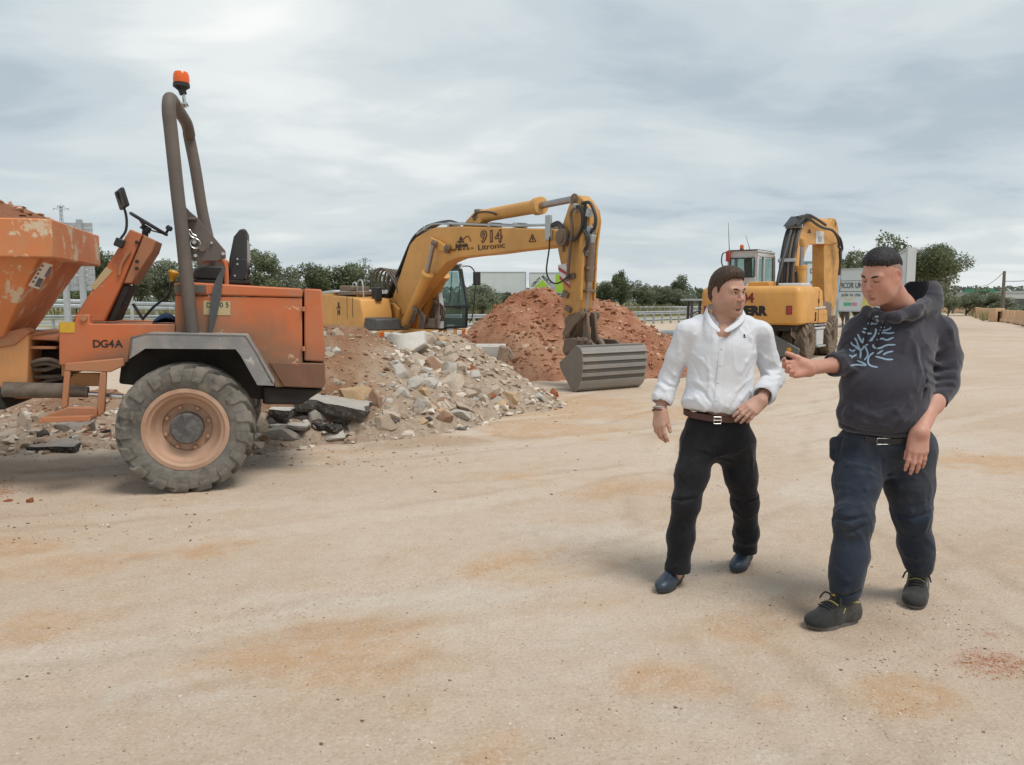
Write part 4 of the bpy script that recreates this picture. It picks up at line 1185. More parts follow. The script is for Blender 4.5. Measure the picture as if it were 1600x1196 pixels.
def billboards():
 Y = 98
 a, b = yp(739, 425, Y), yp(822, 426, Y)
 t, w, z0 = pboard('billboard', (a.x, a.y), (b.x, b.y), a.z, yp(780, 458, Y).z, 'blank white weathered billboard beyond the guard rail', 'billboard', M_blank)
 a, b = yp(827, 426, Y), yp(912, 427, Y)
 zt, zb = a.z, yp(850, 458, Y).z
 t, w, z0 = pboard('billboard', (a.x, a.y), (b.x, b.y), zt, zb, 'white billboard with a green triangle and curved lettering', 'billboard', M_white)
 h = zt - zb; zc = (zt + zb) / 2 - z0
 def X(u): return (u - 827) / 85 * w - w / 2
 def Zp(v): return zt - z0 - (v - 426) / 32 * h
 def flat(poly, mat, name, y=-0.012):
  MB().prism(poly, lambda p, q, d: Vector((p, d, q)), y, -0.001).build(name, mat, t, smooth=False)
 flat([(X(834), Zp(449)), (X(858), Zp(449)), (X(848), Zp(437))], M_green, 'green_triangle')
 flat([(X(868), Zp(457)), (X(909), Zp(457)), (X(909), Zp(429)), (X(868), Zp(429))], M_green, 'green_field')
 # the arched name follows the two upper sides of the triangle
 def along(s, p0, p1, size):
  p0 = Vector((p0[0], -0.014, p0[1])); p1 = Vector((p1[0], -0.014, p1[1]))
  M = face_matrix((p0 + p1) / 2, p1 - p0, Vector((0, 0, 1)))
  text_obj('lettering', s, M_navy, t, M, size, 0.01, bold=0.012)
 along('LEROY', (X(831), Zp(447.5)), (X(845), Zp(434)), 0.50)
 along('MERLIN', (X(847.5), Zp(432)), (X(862), Zp(446)), 0.50)
 along('MERLIN', (X(848.5), Zp(432)), (X(861), Zp(447)), 0.02)
 text_obj('slogan', 'EN CASTELLON', M_navy, t, face_matrix((X(847), -0.014, Zp(454)), (1, 0, 0), (0, 0, 1)), 0.36, 0.01)
 # small grey road sign on a post, in front of the billboard
 Y = 70
 c = yp(861, 478, Y); tp = yp(861, 444, Y)
 t = empty('road_sign', (c.x, Y, 0), 0, 'small grey road sign on a post in front of the green billboard', 'sign')
 MB().cyl((0, 0, -0.2), (0, 0, tp.z + 0.3), 0.05).build('post', M_galv, t)
 z = yp(861, 450, Y).z
 MB().prism([(-0.30, z - 0.45), (0.30, z - 0.45), (0.42, z), (0.35, z + 0.35), (-0.35, z + 0.35), (-0.42, z)], lambda p, q, d: Vector((p, d, q)), -0.09, -0.06).build('sign_plate', M_galv, t)
 z = yp(861, 463, Y).z
 MB().span((-0.6, -0.09, z - 0.12), (-0.06, -0.06, z + 0.12)).span((0.06, -0.09, z - 0.12), (0.6, -0.06, z + 0.12)).build('lower_plate', M_galv, t)
 # big road sign seen from behind, left of the steering column: horizontal slats on posts
 Y = 30
 t = empty('direction_sign', (yp(130, 470, Y).x, Y, 0), 0, 'large grey slatted road sign seen from behind near the orange skip', 'sign')
 ox = t.location.x
 zs = [yp(130, v, Y).z for v in (348, 356, 363, 370, 377, 385, 394, 403, 412, 421, 430, 438, 446, 455)]
 x0, x1 = yp(104, 400, Y).x - ox, yp(146, 400, Y).x - ox
 me = MB().span((x0, 0, 0), (x1, 0.05, 1)).mesh('slat'); me.materials.append(M_galv)
 for k in range(len(zs) - 1):
  o = bpy.data.objects.new('slat', me); COL.objects.link(o); o.parent = t; o.location = (0, 0.003 * (k % 2), zs[k + 1] + 0.01); o.scale = (1, 1, zs[k] - zs[k + 1] - 0.02)
 for u in (106, 132):
  x = yp(u, 460, Y).x - ox
  MB().span((x - 0.09, -0.16, -0.3), (x + 0.09, -0.01, zs[0] + (0.1 if u > 110 else 0))).build('post', M_galv, t)
 # slim post near the pedals
 Y = 30
 p = yp(206, 480, Y)
 t = empty('sign_post', (p.x, Y, 0), 0, 'slim grey steel post behind the dumper controls', 'post')
 MB().span((-0.05, -0.05, -0.3), (0.05, 0.05, yp(206, 440, Y).z)).build('post', M_galv, t, bevel=0.01)
billboards()
def posters():
 Mb = simple('pale_blue_panel', (0.20, 0.42, 0.55), 0.6, 0, 0.25, 1.2)
 Mp = grime_board('faded_poster', (0.60, 0.66, 0.67), (0.36, 0.52, 0.58), 1.6)
 My = simple('yellow_print', (0.62, 0.55, 0.16), 0.6, 0, 0.1); Mg = simple('green_print', (0.10, 0.42, 0.26), 0.6, 0, 0.1); Mpk = simple('pink_print', (0.55, 0.25, 0.35), 0.6, 0, 0.1)
 Mgr = simple('grey_print', (0.14, 0.16, 0.18), 0.7, 0, 0.3)
 # blue board with DISPONIBLE, behind the boom
 Y = 38
 a, b = yp(1243, 408, Y), yp(1312, 410, Y)
 zt, zb = a.z, yp(1280, 508, Y).z
 t, w, z0 = pboard('billboard', (a.x, a.y), (b.x, b.y), zt, zb, 'blue billboard reading DISPONIBLE seen through the second excavator boom', 'billboard', Mb, legs=3)
 def X(u): return (u - 1243) / 69 * w - w / 2
 def Z(v): return zt - z0 - (v - 408) / 100 * (zt - zb)
 def flat(t, poly, mat, name, y=-0.012, y1=-0.001):
  MB().prism(poly, lambda p, q, d: Vector((p, d, q)), y, y1).build(name, mat, t, smooth=False)
 flat(t, [(X(1262), Z(500)), (X(1309), Z(500)), (X(1309), Z(412)), (X(1262), Z(412))], Mp, 'poster')
 text_obj('lettering', 'DISPONIBLE', Mgr, t, face_matrix((X(1287), -0.02, Z(424)), (1, 0, 0), (0, 0, 1)), 0.30, 0.01, bold=0.01, sx=0.8)
 text_obj('lettering', '964 47 13 12', Mgr, t, face_matrix((X(1285), -0.02, Z(442)), (1, 0, 0), (0, 0, 1)), 0.24, 0.01, bold=0.006, sx=0.85)
 flat(t, [(X(1270), Z(438)), (X(1278), Z(438)), (X(1278), Z(429)), (X(1270), Z(429))], My, 'yellow_square', -0.018)
 # pale board reading ... PICOR ...
 Y = 34
 a, b = yp(1309, 420, Y), yp(1372, 421, Y - 1.2)
 zt, zb = a.z, yp(1330, 487, Y).z
 t, w, z0 = pboard('billboard', (a.x, a.y), (b.x, b.y), zt, zb, 'faded pale billboard with hand lettering beside the second man', 'billboard', Mp, legs=2)
 def X2(u): return (u - 1309) / 63 * w - w / 2
 def Z2(v): return zt - z0 - (v - 420) / 67 * (zt - zb)
 text_obj('lettering', 'S PICOR UNAS', Mgr, t, face_matrix((X2(1333), -0.02, Z2(447)), (1, 0, 0), (0, 0, 1)), 0.34, 0.01, bold=0.006, sx=0.62)
 text_obj('lettering', 'pide tu cita', Mgr, t, face_matrix((X2(1332), -0.02, Z2(461)), (1, 0, 0), (0, 0, 1)), 0.2, 0.01, sx=0.9)
 flat(t, [(X2(1312), Z2(439.6)), (X2(1360), Z2(439.6)), (X2(1360), Z2(438.9)), (X2(1312), Z2(438.9))], Mgr, 'rule')
 flat(t, [(X2(1312), Z2(456.3)), (X2(1360), Z2(456.3)), (X2(1360), Z2(455.4)), (X2(1312), Z2(455.4))], Mgr, 'rule')
 flat(t, [(X2(1319), Z2(465)), (X2(1328), Z2(470)), (X2(1338), Z2(465)), (X2(1336), Z2(465)), (X2(1328), Z2(468.6)), (X2(1321), Z2(465))], My, 'chevron')
 flat(t, [(X2(1321), Z2(478)), (X2(1333), Z2(478)), (X2(1333), Z2(473)), (X2(1321), Z2(473))], Mg, 'green_patch')
 flat(t, [(X2(1334), Z2(478)), (X2(1342), Z2(478)), (X2(1342), Z2(473)), (X2(1334), Z2(473))], Mpk, 'pink_patch')
 flat(t, [(X2(1348), Z2(486)), (X2(1369), Z2(486)), (X2(1369), Z2(440.5)), (X2(1353), Z2(457))], My, 'yellow_field', -0.008)
 # tall white board seen nearly edge-on behind the head of the second man
 a = yp(1392, 400, 40.0); b = yp(1419, 387, 33)
 b2 = yp(1427, 387, 33.2)
 zt = b.z; zb = yp(1419, 452, 33).z
 t, w, z0 = pboard('billboard', (a.x, a.y), (b.x, b.y), zt, zb, 'tall white billboard seen at a slant behind the head of the second man', 'billboard', M_blank, 0.32, 2, 0.12)
posters()
# ------------------------------------------------------------------ pylons, poles, warehouse, barriers
def lattice_pylon(u, v_top, v_base, Y, label, arms):
 b = yp(u, v_base, Y); tp = yp(u, v_top, Y)
 t = empty('pylon', (b.x, Y, 0), 0, label, 'pylon')
 H = tp.z
 px = Y / F_PX
 mb = MB(); w0, w1 = 3.0 * px, 1.5 * px; r = 0.33 * px
 for sx in (-1, 1):
  for sy in (-1, 1): mb.bar((sx * w0, sy * w0, -0.5), (sx * w1, sy * w1, H), r, r)
 n = 14
 for k in range(n):
  z0, z1 = H * k / n, H * (k + 1) / n
  a, c = w0 + (w1 - w0) * k / n, w0 + (w1 - w0) * (k + 1) / n
  for sy in (-1, 1):
   mb.bar((-a, sy * a, z0), (c, sy * c, z1), r * .6, r * .6); mb.bar((a, sy * a, z0), (-c, sy * c, z1), r * .6, r * .6)
 mb.build('tower', M_dkgrey, t)
 for (du, dv) in arms:
  q = MB()
  x = du * px; z = H - dv * px
  q.bar((0, 0, z - 3 * px), (x, 0, z), r * 1.2, r * 1.2); q.bar((0, 0, z + 1.2 * px), (x, 0, z), r, r)
  q.build('cross_arm', M_dkgrey, t)
  MB().cyl((x, 0, z), (x, 0, z - 4 * px), r * .9, r * .5, 6).build('insulator', M_dkgrey, t)
lattice_pylon(104, 322, 480, 110, 'lattice power pylon above the orange skip', [(-12, 4), (12, 4), (-5, 0), (5, 0)])
lattice_pylon(571, 404, 480, 160, 'lattice power pylon behind the bundled hoses of the excavator', [(-10, 3), (10, 3), (-4, 0), (4, 0)])
def poles():
 tops = []
 for (u, v, vb, Y, r, lb) in [(1489, 446, 484, 95, 0.16, 'thin wooden pole at the left of the hedge'), (1522, 446, 484, 90, 0.16, 'thin wooden pole in the middle of the hedge'), (1566, 424, 486, 60, 0.15, 'tall dark wooden pole beside the white warehouse')]:
  b = yp(u, vb, Y); tp = yp(u + 3.5, v, Y)
  t = empty('utility_pole', (b.x, Y, 0), 0, lb, 'utility pole', 'wooden utility poles')
  MB().tube([(0, 0, -0.3), (tp.x - b.x, 0, tp.z)], [r, r * 0.7], 8).build('pole', M_wood, t)
  tops.append(tp)
 for (a, b, sag, lb) in [(tops[1], tops[2], 0.5, 'overhead wire between the middle and the right pole'), (tops[2] - Vector((0, 0, 0.75)), yp(1700, 414, 55), 0.35, 'overhead wire from the right pole out of the photo'), (tops[0], tops[1], 0.3, 'overhead wire between the two left poles')]:
  pts = [a.lerp(b, k / 10) - Vector((0, 0, sag * 4 * (k / 10) * (1 - k / 10))) for k in range(11)]
  o = MB().tube(pts, 0.022, 5).build('overhead_wire', M_dkgrey); props(o, lb, 'wire')
 Y = 120
 a = yp(1572, 458, Y); b = yp(1790, 458, Y)
 t = empty('warehouse', (a.x, Y, 0), 0, 'white flat-roofed warehouse at the right edge of the photo', 'warehouse')
 w = b.x - a.x; H = a.z
 Mw = simple('pale_cladding', (0.50, 0.51, 0.50), 0.7, 0, 0.06, 0.3)
 MB().span((0, 0, -0.2), (w, 16, H)).build('wall', Mw, t)
 MB().span((-0.1, -0.1, H + 0.005), (w + 0.1, 16.1, H + 0.25)).build('roof_edge', M_galv, t)
 z1 = yp(1590, 467, Y).z; z0 = yp(1590, 480, Y).z; x0 = yp(1586, 467, Y).x - a.x
 MB().span((x0, -0.05, z0), (x0 + 5.5, -0.005, z1)).build('window_band', glass_mat('dark_glazing', (0.05, 0.06, 0.065), 0.95), t)
 # green gantry sign over the hedge
 Y = 110
 p = yp(1539, 454, Y)
 t = empty('gantry_sign', (p.x, Y, 0), 0, 'small green road sign showing just above the hedge', 'sign')
 MB().span((-0.35 * 8, -0.06, p.z - 0.28), (0.35 * 4, 0.06, p.z + 0.12)).build('sign_plate', simple('sign_green', (0.03, 0.22, 0.13), 0.5), t)
 MB().span((-0.1, 0.07, -0.2), (0.1, 0.2, p.z)).build('post', M_galv, t)
poles()
def ordinal(n):
 one = ['', 'first', 'second', 'third', 'fourth', 'fifth', 'sixth', 'seventh', 'eighth', 'ninth', 'tenth', 'eleventh', 'twelfth', 'thirteenth', 'fourteenth', 'fifteenth', 'sixteenth', 'seventeenth', 'eighteenth', 'nineteenth']
 if n < 20: return one[n]
 t = ['twent', 'thirt', 'fort', 'fift'][n // 10 - 2]
 return t + 'ieth' if n % 10 == 0 else t + 'y-' + one[n % 10]
def barriers():
 """faded orange road barriers: a base with two feet, a body, and two raised lugs on top"""
 M = paint('faded_orange_plastic', (0.62, 0.36, 0.18), (0.64, 0.50, 0.36), 0.85, 0.6, scale=2.0)
 M2 = paint('dusty_red_plastic', (0.42, 0.17, 0.10), (0.45, 0.30, 0.2), 0.6, 0.6, scale=2.0)
 def make():
  t = empty('road_barrier')
  MB().prism([(-0.24, 0), (0.24, 0), (0.24, 0.12), (0.15, 0.22), (0.09, 0.46), (-0.09, 0.46), (-0.15, 0.22), (-0.24, 0.12)], lambda p, q, d: Vector((d, p, q + 0.05)), -0.55, 0.55).build('body', M, t, bevel=0.02)
  for s in (-1, 1):
   MB().span((s * 0.34 - 0.15, -0.085, 0.514), (s * 0.34 + 0.15, 0.085, 0.90)).build('lug', M, t, bevel=0.02)
   MB().span((s * 0.4 - 0.13, -0.22, -0.02), (s * 0.4 + 0.13, 0.22, 0.048)).build('foot', M2, t, bevel=0.01)
  return t
 proto = None
 path = [gp(1640, 521), gp(1596, 508), gp(1560, 502), gp(1530, 496), gp(1512, 490.5), gp(1492, 488.6), gp(1462, 488)]
 S = spline(path, 30)
 d = 0.0; nxt = 0.6; k = 0
 for i in range(len(S) - 1):
  seg = S[i + 1] - S[i]; l = seg.length
  while nxt < d + l:
   p = S[i] + seg * ((nxt - d) / l)
   if proto is None: proto = make(); o = proto
   else: o = copy_tree(proto)
   o.location = (p.x, p.y, float(terrain(p.x, p.y)))
   o.rotation_euler = (0, 0, math.atan2(seg.y, seg.x) + random.uniform(-0.12, 0.12))
   props(o, '%s faded orange barrier counted from the near right end of the row' % ordinal(k + 1), 'barrier', 'orange barriers along the edge of the site')
   gap = 1.4 if random.random() > 0.3 else 2.2
   if p.y > 62: gap = 2.1
   nxt += gap; k += 1
  d += l
 # a barrier section pulled out of the row with a dark opening
 p = gp(1554, 502.5)
 t = empty('barrier_stack', (p.x - 0.3, p.y - 0.8, 0), 0.3, 'pale wooden barrier end with a dark opening standing in front of the row', 'barrier')
 f = MB()
 f.span((-0.55, -0.3, 0), (-0.32, 0.3, 1.0)).span((0.1, -0.3, 0), (0.32, 0.3, 1.0)).span((-0.315, -0.3, 0.75), (0.095, 0.3, 1.0))
 f.build('frame', M, t, bevel=0.02)
 MB().span((-0.31, -0.12, 0), (0.09, 0.28, 0.745)).build('opening', simple('opening_shade', (0.05, 0.035, 0.025), 0.9), t)  # solid block, coloured dark for the shade inside the opening
barriers()
# grey plastic pipe and a dark trestle between the heap and the second excavator
def pipe_and_trestle():
 p = gp(1015, 533); q = gp(1075, 531)
 t = empty('drain_pipe', (p.x, p.y, 0), 0, 'grey plastic drain pipe lying behind the white-shirted man', 'pipe')
 Mp = simple('grey_pvc', (0.27, 0.29, 0.31), 0.5)
 d = Vector((q.x - p.x, q.y - p.y, 0)); e = d * 1.5
 MB().lathe([(0.17, 0), (0.2, 0.005), (0.2, 1), (0.2, d.length * 1.0)], (0, 0, 0.2), d, 20).build('pipe', Mp, t)
 MB().lathe([(0.20, d.length), (0.25, d.length + 0.02), (0.25, d.length + 0.5), (0.2, d.length + 0.5)], (0, 0, 0.2), d, 20).build('socket', simple('pale_pvc', (0.45, 0.46, 0.46), 0.5), t)
 Y = 30
 a = yp(1068, 468, Y); c = yp(1112, 468, Y)
 t = empty('trestle_frame', ((a.x + c.x) / 2, Y, 0), 0, 'dark steel trestle with a flat top left of the second excavator', 'trestle')
 w = (c.x - a.x) / 2; z = a.z
 MB().span((-w, -0.3, z - 0.05), (w, 0.5, z + 0.02)).build('top', M_galv, t)
 for s in (-0.5, 0.35):
  MB().bar((s * w * 1.05, -0.2, -0.1), (s * w * 0.95, -0.2, z - 0.05), 0.09, 0.09).build('leg', M_dkgrey, t)
  MB().bar((s * w * 1.05, 0.4, -0.1), (s * w * 0.95, 0.4, z - 0.05), 0.09, 0.09).build('leg', M_dkgrey, t)
 MB().bar((-0.5 * w, -0.2, z - 0.55), (0.35 * w, -0.2, z - 0.35), 0.05, 0.05).build('brace', M_dkgrey, t)
pipe_and_trestle()
# ================================================================== orange site dumper
M_or = paint('orange_paint', (0.54, 0.145, 0.048), (0.36, 0.22, 0.135), 0.55, 0.45, chips=0.25, chip=(0.55, 0.40, 0.26), scale=2.2, grime=((0.50, 0.4, 0.92, 0.60), (0.10, 0.4, 1.2, 0.50), (-0.50, 0.4, 0.92, 0.40), (0.95, 0.4, 0.82, 0.48)))
M_or_skip = paint('orange_skip_paint', (0.60, 0.20, 0.065), (0.42, 0.28, 0.17), 0.58, 0.5, chips=1.15, chip=(0.60, 0.51, 0.37), scale=2.0)
M_or_dusty = paint('dusty_orange_paint', (0.46, 0.17, 0.075), (0.36, 0.23, 0.14), 0.85, 0.6, scale=3.0)
M_or_brown = paint('oily_brown_paint', (0.21, 0.095, 0.055), (0.13, 0.08, 0.05), 0.7, 0.5, scale=3.0, chips=0.2, chip=(0.45, 0.17, 0.07))
M_or_pale = paint('faded_orange_paint', (0.62, 0.29, 0.11), (0.45, 0.31, 0.19), 0.55, 0.6, scale=3.0)
M_fender = paint('worn_grey_steel', (0.20, 0.20, 0.20), (0.42, 0.37, 0.32), 0.7, 0.45, chips=0.7, chip=(0.50, 0.46, 0.41), scale=4.0)
M_rops = paint('taupe_roll_bar_paint', (0.11, 0.092, 0.08), (0.21, 0.16, 0.125), 0.5, 0.5, scale=2.0)
M_under = simple('greasy_black_steel', (0.028, 0.024, 0.021), 0.75, 0.1, 0.4, 5)
M_hose = simple('rubber_hose', (0.03, 0.03, 0.03), 0.55, 0, 0.25, 12)
M_dusty_hose = simple('dusty_rubber_hose', (0.15, 0.12, 0.095), 0.8, 0, 0.35, 12)
M_plastic = simple('black_plastic', (0.022, 0.022, 0.026), 0.45, 0, 0.15, 8)
M_vinyl = simple('black_vinyl', (0.032, 0.033, 0.034), 0.48, 0, 0.2, 6, 0.15, 140, 0.002)
M_chrome = simple('chrome_rod', (0.62, 0.62, 0.62), 0.18, 1.0, 0.05)
M_bolt = simple('bright_zinc', (0.55, 0.55, 0.53), 0.35, 0.8, 0.1)
M_yel_knob = simple('yellow_plastic', (0.62, 0.33, 0.03), 0.4, 0, 0.05)
M_amber = simple('amber_lens', (0.75, 0.13, 0.02), 0.2, 0, 0.05)
M_strap = simple('grey_webbing', (0.075, 0.08, 0.085), 0.85, 0, 0.15, 30)
M_denim = simple('blue_cloth', (0.03, 0.06, 0.13), 0.95, 0, 0.3, 12, 0.4, 40, 0.01)
def tyre_mat(name, side, tread, dust):
 m, nt, N, L, B = new_mat(name)
 n = tex_noise(nt, 3.5, 8, 0.68, dist=0.5)
 n2 = tex_noise(nt, 14, 6, 0.7)
 c = ramp(nt, n, [(0.34, side), (0.50, tuple((a + b) / 2 for a, b in zip(side, dust))), (0.66, dust)])
 c = mix(nt, mathn(nt, 'MULTIPLY', ramp(nt, n2, [(0.46, 0.0), (0.62, 1.0)]), 0.55), c, tread)
 L.new(c, B.inputs['Base Color']); B.inputs['Roughness'].default_value = 0.85; B.inputs['Specular IOR Level'].default_value = 0.25
 L.new(bump(nt, n2, 0.25, 0.008), B.inputs['Normal'])
 return m
M_tyre = tyre_mat('dusty_tyre', (0.085, 0.082, 0.075), (0.27, 0.225, 0.175), (0.23, 0.215, 0.19))
M_tyre_tan = tyre_mat('clay_tyre', (0.09, 0.075, 0.06), (0.28, 0.21, 0.145), (0.26, 0.20, 0.15))
M_rim = paint('dusty_rim_paint', (0.44, 0.25, 0.165), (0.47, 0.335, 0.245), 1.0, 0.75, scale=4, streak=False, fade=0.2, chips=0.2, chip=(0.36, 0.17, 0.10))
M_hub = tyre_mat('grey_hub', (0.06, 0.06, 0.062), (0.22, 0.2, 0.19), (0.12, 0.115, 0.11))
def tyre_wheel(parent, c, axis_out, R, W, Rr, nlug, m_t, m_r, m_h, name='wheel', hub=True, deep=0.10):
 """pneumatic tyre with chevron lugs on a dished rim; axis_out points to the outer face"""
 w = empty(name); w.parent = parent; w.location = c
 ax = Vector(axis_out).normalized()
 h = W / 2
 mb = MB()
 prof = [(Rr, -h * .78), (Rr + .02, -h * .9), (R * .80, -h), (R * .90, -h * .97), (R * .925, -h * .84), (R * .94, -h * .4), (R * .945, 0), (R * .94, h * .4),
   (R * .925, h * .84), (R * .90, h * .97), (R * .80, h), (Rr + .05, h * .93), (Rr + .02, h * .88), (Rr, h * .78)]
 mb.lathe(prof, (0, 0, 0), ax, 56, cap=False)
 a, b = frame_of(ax)
 def P(ang, r, d): return (a * math.cos(ang) + b * math.sin(ang)) * r + ax * d
 st = 2 * PI / nlug
 for i in range(nlug):                    # bars slanting from the middle to each shoulder, alternating
  for s in (-1, 1):
   g0 = i * st + (0 if s > 0 else st / 2)
   top, bot = [], []
   for (dg, d, r, w_) in ((0.0, 0.02, R * 1.0, st * .24), (st * .5, h * .55, R * .997, st * .25), (st * .95, h * .93, R * .972, st * .27), (st * 1.06, h * 1.05, R * .90, st * .24), (st * 1.10, h * 1.045, R * .83, st * .20)):
    for q, rr in ((top, r), (bot, r - 0.09 * R)):
     q.append((P(g0 + dg - w_, rr, s * d), P(g0 + dg + w_, rr, s * d)))
   vs, fs = [], []
   for (t0, t1), (b0, b1) in zip(top, bot): vs += [b0, t0, t1, b1]
   m = len(top)
   for k in range(m - 1):
    for j in range(4): fs.append((k * 4 + j, k * 4 + (j + 1) % 4, k * 4 + 4 + (j + 1) % 4, k * 4 + 4 + j))
   fs += [(3, 2, 1, 0), tuple((m - 1) * 4 + j for j in range(4))]
   mb.add(vs, fs)
 mb.build('tyre', m_t, w, angle=42)
 r = MB()
 r.lathe([(Rr + .012, h * .86), (Rr + .02, h * .90), (Rr - .012, h * .92), (Rr - .03, h * .80), (Rr - .045, h * .78), (Rr - .075, h * .92 - deep), (Rr * .62, h * .92 - deep * 1.25), (Rr * .60, h * .92 - deep * 1.5), (Rr * .4, h * .92 - deep * 1.5), (0.02, h * .92 - deep * 1.5)], (0, 0, 0), ax, 48, cap=False)
 r.lathe([(Rr - 0.02, -h * .8), (Rr - 0.02, h * .7)], (0, 0, 0), ax, 32, cap=False)
 r.lathe([(Rr - .02, -h * .7), (0.02, -h * .5)], (0, 0, 0), ax, 32, cap=False)
 rim = r.build('rim', m_r, w, angle=30)
 if hub:
  z = h * .92 - deep * 1.5
  MB().lathe([(Rr * .41, z - .01), (Rr * .41, z + deep * .9), (Rr * .37, z + deep * 1.05), (0.02, z + deep * 1.08)], (0, 0, 0), ax, 28).build('hub', m_h, w)
  me = MB().lathe([(.018, 0), (.018, .028), (.010, .034)], (0, 0, 0), ax, 6).mesh('wheel_nut')
  me.materials.append(m_r)
  for k in range(8):
   o = bpy.data.objects.new('wheel_nut', me); COL.objects.link(o); o.parent = rim
   o.location = P(k * PI / 4 + .3, Rr * .55, z)
 return w
PSI = math.radians(16)
def build_dumper():
 O = gp(290, 772); O.z = 0
 X = Vector((math.cos(PSI), math.sin(PSI), 0)); Yv = Vector((-math.sin(PSI), math.cos(PSI), 0))
 def d(u, v, yl):                        # a place on the upright plane yl of the machine, in its own axes
  P = plp(u, v, O + Yv * yl, Yv) - O
  return Vector((P.dot(X), yl, P.z))
 def dx(u, v, xl):                       # a place on the cross plane xl
  P = plp(u, v, O + X * xl, X) - O
  return Vector((xl, P.dot(Yv), P.z))
 T = empty('site_dumper', O, PSI, 'dusty orange site dumper with roll bar and raised skip at the left', 'dumper')
 def poly(pts, yl): return [(lambda q: (q.x, q.z))(d(u, v, yl)) for u, v in pts]
 def prism(pts, y0, y1, name, mat, bevel=0.012, parent=None, tr=None):
  mb = MB(); mb.prism(poly(pts, tr if tr is not None else y0), lambda a, b, dd: Vector((a, dd, b)), y0, y1)
  return mb.build(name, mat, parent or T, bevel)
 YC = 1.0                                # centre line
 # ---- wheels
 R = 0.535
 for yl, s in ((0.2, -1), (1.8, 1)):
  tyre_wheel(T, (0.02, yl, R - 0.012), (0, s, 0), R, 0.40, 0.315, 17, M_tyre, M_rim, M_hub)
 prism([(350, 610), (352, 640), (240, 640), (240, 610)], 0.45, 1.55, 'axle', M_under, 0.02, tr=1.0)
 # ---- bonnet: side panel, lid, rear post, lower trim
 yn, yf = 0.42, 1.58
 prism([(273, 462), (472, 466), (473, 603), (430, 606), (395, 540), (273, 524)], yn + 0.012, yf - 0.012, 'bonnet', M_or, 0.01, tr=yn)
 prism([(271, 443), (285, 440.5), (470, 451), (473, 453), (473, 465.0), (273, 460.5)], yn, yf, 'bonnet_lid', M_or, 0.014)
 prism([(475.5, 451), (503, 452.5), (508, 566), (475.5, 564)], yn, yf, 'rear_post', M_or, 0.014)
 prism([(420, 566.5), (508, 568), (508.5, 600), (505, 607), (443, 605)], yn - 0.006, yf + 0.006, 'lower_trim', M_or_brown, 0.01)
 prism([(410, 604), (506, 609), (470, 633), (410, 632)], yn + 0.06, yf - 0.06, 'sump', M_under, 0.02)
 prism([(195, 520), (430, 530), (440, 600), (410, 625), (185, 600)], yn + 0.10, yf - 0.1, 'frame', M_under, 0.02)
 hg = MB()
 for v in (483, 545):
  q = d(474.3, v, yn); hg.cyl((q.x, yn - 0.01, q.z - 0.02), (q.x, yn - 0.01, q.z + 0.02), 0.014, n=8)
 hg.build('hinge', M_or_dusty, T)
 q = d(308, 452, yn)
 MB().span((q.x - 0.18, yn - 0.012, q.z - 0.035), (q.x + 0.07, yn - 0.002, q.z + 0.035)).build('mount_plate', M_rops, T, 0.004)
 # old stickers and label
 M_lab = grime_board('old_sticker', (0.50, 0.40, 0.22), (0.36, 0.2, 0.1), 25)
 M_laby = simple('yellow_sticker', (0.60, 0.36, 0.03), 0.5, 0, 0.12, 20)
 M_labw = grime_board('pale_sticker', (0.58, 0.50, 0.42), (0.40, 0.28, 0.2), 30)
 def decal(pts, yl, name, mat, parent=None, off=0.004):
  MB().prism(poly(pts, yl), lambda a, b, dd: Vector((a, dd, b)), yl - off, yl - 0.001).build(name, mat, parent or T, smooth=False)
 decal([(318, 470), (360, 471), (360, 493), (318, 492)], yn + 0.012, 'sticker', M_lab)
 text_obj('lettering', 'D 6 0 5', M_black, T, face_matrix(d(340, 477, yn + 0.006), (1, 0, 0), (0, 0, 1)), 0.06, 0.002)
 # ---- fender: bent grey sheet standing out over the wheel
 def fender(y_out, y_in):
  outer = [(202, 558), (204, 527), (228, 521.5), (384, 524.5), (401, 551), (428, 600)]
  inner = [(202, 561), (227, 545), (368, 546), (376, 556), (402, 602), (428, 603)]
  mb = MB()
  yo = 0.02
  A = [d(u, v, yo) for u, v in outer]; B = [d(u, v, yo) for u, v in inner]
  th = 0.016
  # top skin
  for i in range(len(A) - 1):
   a, b = A[i], A[i + 1]
   n = Vector((-(b.z - a.z), 0, b.x - a.x)).normalized() * -th
   q = [Vector((p.x, yy, p.z)) + o for o in (Vector(), n) for p, yy in ((a, y_out), (b, y_out), (b, y_in), (a, y_in))]
   mb.add(q, [(0, 1, 2, 3), (7, 6, 5, 4), (0, 4, 5, 1), (1, 5, 6, 2), (2, 6, 7, 3), (3, 7, 4, 0)])
  # turned-down lip
  for i in range(len(A) - 1):
   q = [Vector((p.x, yy, p.z)) for yy in (y_out, y_out + (0.015 if y_in > y_out else -0.015)) for p in (A[i], A[i + 1], B[i + 1], B[i])]
   mb.add(q, [(0, 1, 2, 3), (7, 6, 5, 4), (0, 4, 5, 1), (1, 5, 6, 2), (2, 6, 7, 3), (3, 7, 4, 0)])
  mb.build('fender', M_fender, T, angle=20)
 fender(0.02, 0.50); fender(1.98, 1.5)
 # ---- front frame with platform, stencilled letters
 prism([(92, 505), (118, 505), (118, 492), (140, 492), (140, 506), (273, 507), (273, 525), (205, 530), (200, 566), (194, 568), (160, 570), (92, 571)], yn - 0.02, yn + 0.06, 'side_plate', M_or, 0.008)
 prism([(93, 508), (273, 509), (273, 530), (93, 530)], yn + 0.062, yf - 0.06, 'floor_plate', M_or_dusty, 0.01, tr=yn)
 prism([(92, 508), (104, 508), (104, 590), (92, 590)], yn + 0.07, yf - 0.06, 'front_plate', M_or_pale, 0.01, tr=yn)
